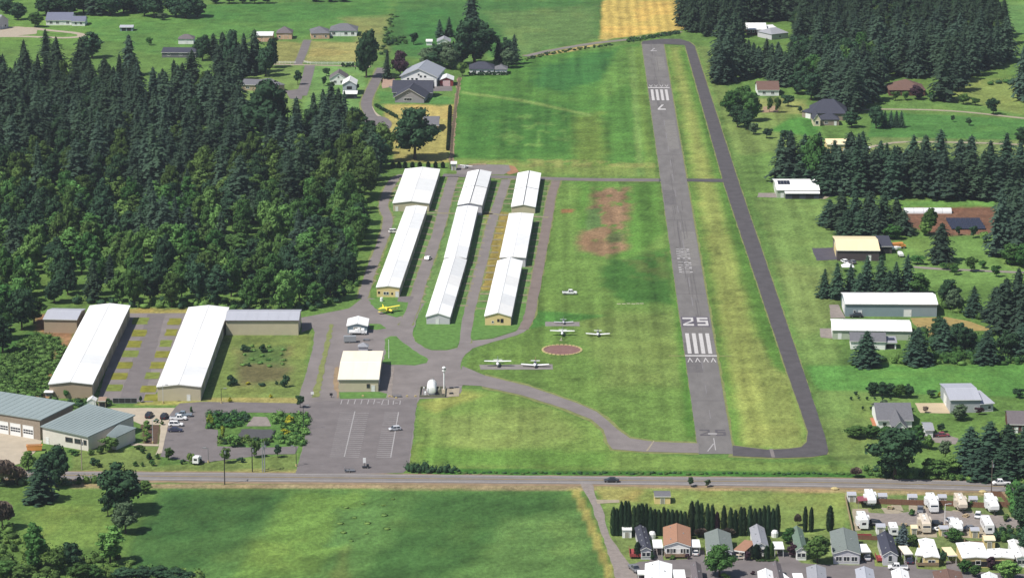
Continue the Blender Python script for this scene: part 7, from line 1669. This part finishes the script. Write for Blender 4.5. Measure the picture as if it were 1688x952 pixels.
bm_ = thing('beacon_mast', 'white mast with boxed beacon head beside the fuel tank', 'mast', at(732,641.5)); part('mast', MB().cyl((0,0,-.1),(0,0,6.4),.28,.22,8).mesh('mast', PVC), bm_); part('beacon_head', MB().cyl((0,0,6.4),(0,0,7.7),.62,.62,8).cyl((0,0,7.7),(0,0,8.0),.62,.2,8).mesh('beacon_head', PVC), bm_); part('lens', MB().cyl((0,0,7.0),(0,0,7.3),.64,.64,8).mesh('lens', GLASS), bm_)
fl = thing('flagpole', 'slim white pole on the grass triangle right of the airport building', 'flagpole', at(641,590.5)); part('pole', MB().cyl((0,0,-.1),(0,0,hgt(641,590.5,560.5)),.12,.07,6).mesh('pole', PVC), fl); part('finial', MB().cyl((0,0,hgt(641,590.5,560.5)),(0,0,hgt(641,590.5,560.5)+.2),.13,.05,6).mesh('finial', PVC), fl)
br = thing('barrel', 'white barrel beside the buff hangar end', 'barrel', at(629,496.5)); part('drum', MB().cyl((0,0,0),(0,0,1.4),.6,.55,10).mesh('drum', PVC), br); part('lid', MB().cyl((0,0,1.4),(0,0,1.5),.58,.5,10).mesh('lid', PVC), br)
def pole(label, x, yb, yt, kind_='power', m=None, arm=1, group=None):
    h = hgt(x, yb, yt); p = at(x, yb); t = thing({'power': 'utility_pole', 'lamp': 'street_lamp'}[kind_], label, {'power': 'utility pole', 'lamp': 'lamp post'}[kind_], p, 0, group)
    m = m or POLEW; r = .17 if kind_ == 'power' else .11
    part('pole', MB().cyl((0,0,-.2),(0,0,h),r,r*.65,8).mesh('pole', m), t)
    if kind_ == 'power':
        part('crossarm', MB().box(-.06,.06,-1.2,1.2,h-.7,h-.55).mesh('crossarm', m), t)
        for sy in (-1.1, -.4, .4, 1.1): part('insulator', MB().cyl((0,sy,h-.55),(0,sy,h-.35),.06,None,6).mesh('insulator', GALV), t)
        part('transformer', MB().cyl((.35,0,h-2.2),(.35,0,h-1.2),.25,None,8).mesh('transformer', GALV), t)
    else:
        part('lamp_arm', MB().box(-.05 if arm > 0 else -1.8, 1.8 if arm > 0 else .05, -.05, .05, h-.05, h+.05).mesh('lamp_arm', m), t); part('lamp_head', MB().box(1.2*arm-.4, 1.2*arm+.6, -.2, .2, h+.051, h+.2).mesh('lamp_head', GALV), t); part('footing', MB().cyl((0,0,-.1),(0,0,.7),.32,.28,10).mesh('footing', mat('pale_stone', (0,0,0))), t)
    return t
pole('pale wooden pole on the verge in front of the fire station', 135, 774, 722, m=mat('pale_pole_wood', A((190,180,160)), .9, .1, 2, .2))
pole('black roadside pole on the near side of the road', 370.5, 798, 736, m=mat('tarred_wood', (.03,.03,.032), .9, .1, 2, .2)); pole('dark wooden pole at the road edge right of the round bright tree', 416, 777, 733, m=mat('tarred_wood', (0,0,0)))
pole('left one of the close pair of pale poles by the road', 433, 777, 729, m=GALV); pole('right one of the close pair of pale poles by the road', 436.5, 777, 727, m=GALV)
pole('tall pole at the lower right beside the white pickup on the road', 1634, 812, 758); pole('grey pole standing above the west wood near the lawn gap', 216, 118, 76, m=GALV)
pole('dark lamp post at the car park entrance', 488.5, 768, 735, 'lamp', PB, -1); pole('dark lamp post at the upper corner of the basin planting', 500.5, 708, 668, 'lamp', PB, 1); pole('slim lamp post at the lower edge of the fire station lot', 343.5, 762, 738, 'lamp', PG, -1)
pole('white lamp pole in the middle of the caravan lane', 1557, 867, 830, 'lamp', PVC, 1); pole('slim lamp post in the planting bed', 252, 730, 692, 'lamp', PS, 1); pole('lamp post behind the black cars on the concrete yard', 269, 664, 634, 'lamp', PS, 1); pole('lamp post in the fenced plot', 365, 664, 640, 'lamp', PB, 1)
# windsock-less small signs, gate posts
for x, y, lb in ((515,653,'pale gate sign at the lower end of the ditch strip'),(546,655,'dark gate post at the lower end of the hangar drive')):
    g_ = thing('gate_post', lb, 'gate post', at(x, y)); part('post', MB().box(-.12,.12,-.12,.12,-.1,1.6).mesh('post', PB if 'dark' in lb else GALV), g_); part('panel', MB().box(-.5,.5,-.16,-.1,.8,1.6).mesh('panel', PVC if 'pale' in lb else PB), g_)
gt = thing('sliding_gate', 'dark mesh gate across the lane into the hangar court', 'gate', at(186,664.5)); W_ = (at(226,664.5)-at(186,664.5)).length
part('frame', MB().box(0,W_,-.05,.05,1.75,1.85).box(0,W_,-.05,.05,.1,.2).box(0,.1,-.05,.05,.2,1.75).box(W_-.1,W_,-.05,.05,.2,1.75).mesh('frame', GALV), gt); part('mesh_panel', MB().box(.1,W_-.1,-.02,.02,.2,1.75).mesh('mesh_panel', GRATE), gt)
for k in range(1, 4): part('upright', MB().box(W_*k/4-.05,W_*k/4+.05,-.06,.06,.2,1.75).mesh('upright', GALV), gt)
# ------------------------------------------------------------ fences
def fence(label, px, h, gap, m, style='board', name='fence', cat='fence', bw=None):
    P = [at(*p) for p in px]; o = P[0]; t = thing(name, label, cat, o); pc = {}
    for a, b in zip(P, P[1:]):
        d = b-a; L = d.length; n = max(1, round(L/gap)); rz = math.atan2(d.y, d.x); g = L/n
        key = round(g, 2)
        if key not in pc:
            if style == 'board': me = MB().box(.02, g-.02, -.03, .03, .05, h).mesh('board_panel', m)
            else:
                me = MB()
                for z in (h*.4, h*.68, h*.95): me.box(0, g, -.03, .03, z-.07, z+.07)
                me = me.mesh('rail', m)
            pc[key] = me
        pm_ = MB().box(-.07,.07,-.07,.07,-.1,h+.1).mesh('post', m)
        for k in range(n):
            q = a+d*(k/n)-o; part('board_panel' if style == 'board' else 'rail', pc[key], t, None, q, rz); part('post', pm_, t, None, q, rz)
    return t
fence('brown board fence along the top of the caravan park', [(1411,829),(1448,830),(1498,832),(1547,833),(1598,835),(1642,838)], 1.7, 2.4, WOODF)
fence('pale board fence along the left side of the caravan park', [(1393,820),(1397,840),(1402,862),(1407,886)], 1.6, 2.4, WOODL)
fence('brown fence closing the back of the red edged trailer plot', [(1407,888),(1450,890)], 1.3, 2.4, WOODF)
fence('brown fenced pen at the top right of the caravan park', [(1634,817),(1650,818),(1664,836),(1644,834)], 1.6, 2.2, WOODF)
WF = mat('white_fence_paint', (.72,.71,.68), .7, .05, 1, .3)
fence('white rail fence left of the long driveway', [(452,105),(488,105.5)], 1.3, 3.0, WF, 'rail'); fence('white rail fence right of the long driveway', [(501,104),(512,106),(540,106.5),(584,106)], 1.3, 3.0, WF, 'rail')
fence('weathered wooden fence between the yard and the big field', [(757,128),(753,150),(749,185),(744,230),(741,280)], 1.6, 3.2, mat('weathered_fence', A((140,126,118)), .9, .2, 1.5, .2), 'rail')
fence('grey picket fence beside the two storey white house', [(538,163),(565,163)], 1.3, 2.4, mat('weathered_fence', (0,0,0)), 'board')
# stored planks and pallets above the middle hangar row
for k, (x, y) in enumerate(((776,272.5),(783,271.8),(790,271.5),(798,271.5))):
    single('timber_stack', MB().box(-1.0,1.0,-.4,.4,0,.5,0,.05,.03).mesh('timber_stack', WOODL), 'pale timber stack at the edge of the parking pad above the middle hangars', 'timber stack', at(x, y, .03), rng.uniform(-.1,.1), 'timber stacks on the parking pad')
for x, y in ((1376,806),(1620,811)): single('boulder', MB().loft([[(rr*math.cos(2*math.pi*k/7)*1.3, rr*math.sin(2*math.pi*k/7), z) for k in range(7)] for z, rr in ((-.1,.9),(.35,1.0),(.7,.5))]).mesh('boulder', mat('pale_stone', (0,0,0))), 'pale boulder on the road verge, the left one' if x < 1500 else 'pale boulder on the road verge by the tall pole', 'boulder', at(x, y))
# tell members of a row apart by their place in it
ORD = 'first second third fourth fifth sixth seventh eighth ninth tenth eleventh twelfth thirteenth fourteenth fifteenth sixteenth seventeenth eighteenth'.split()
sets = {}
bpy.context.view_layer.update()
for o in C.objects:
    if o.parent is None and 'label' in o: sets.setdefault(o['label'], []).append(o)
for lb, os_ in sets.items():
    if not 2 <= len(os_) <= 36 or len(lb.split()) > 12: continue
    if ' wood ' in lb and len(os_) > 6: continue
    os_.sort(key=lambda o: (proj(o.location.x, o.location.y)[0]))
    n = len(os_)
    for i, o in enumerate(os_):
        k = i if i < (n+1)//2 else n-1-i; end = 'left' if i < (n+1)//2 else 'right'
        o['label'] = f"{lb}, {ORD[k]} from the {end}"
TRI = sum(len(m.loop_triangles) if m.loop_triangles else sum(p.loop_total-2 for p in m.polygons) for m in bpy.data.meshes if len(m.polygons) < 60000)
print('objects', len(bpy.data.objects), 'mesh tris (shared once)', TRI)

# ------------------------------------------------------------ air
hz = MB().box(-7000, 7000, -100, 9000, -1, 292).mesh('haze', [])
hm = bpy.data.materials.new('air'); hm.use_nodes = True; hn = hm.node_tree; hn.nodes.clear()
ho = hn.nodes.new('ShaderNodeOutputMaterial'); hv = hn.nodes.new('ShaderNodeVolumePrincipled')
hv.inputs['Color'].default_value = (.80, .88, 1.0, 1); hv.inputs['Density'].default_value = .000042; hv.inputs['Anisotropy'].default_value = .2
hn.links.new(hv.outputs[0], ho.inputs['Volume'])
hz.materials.append(hm)
single('haze', hz, kind='stuff')
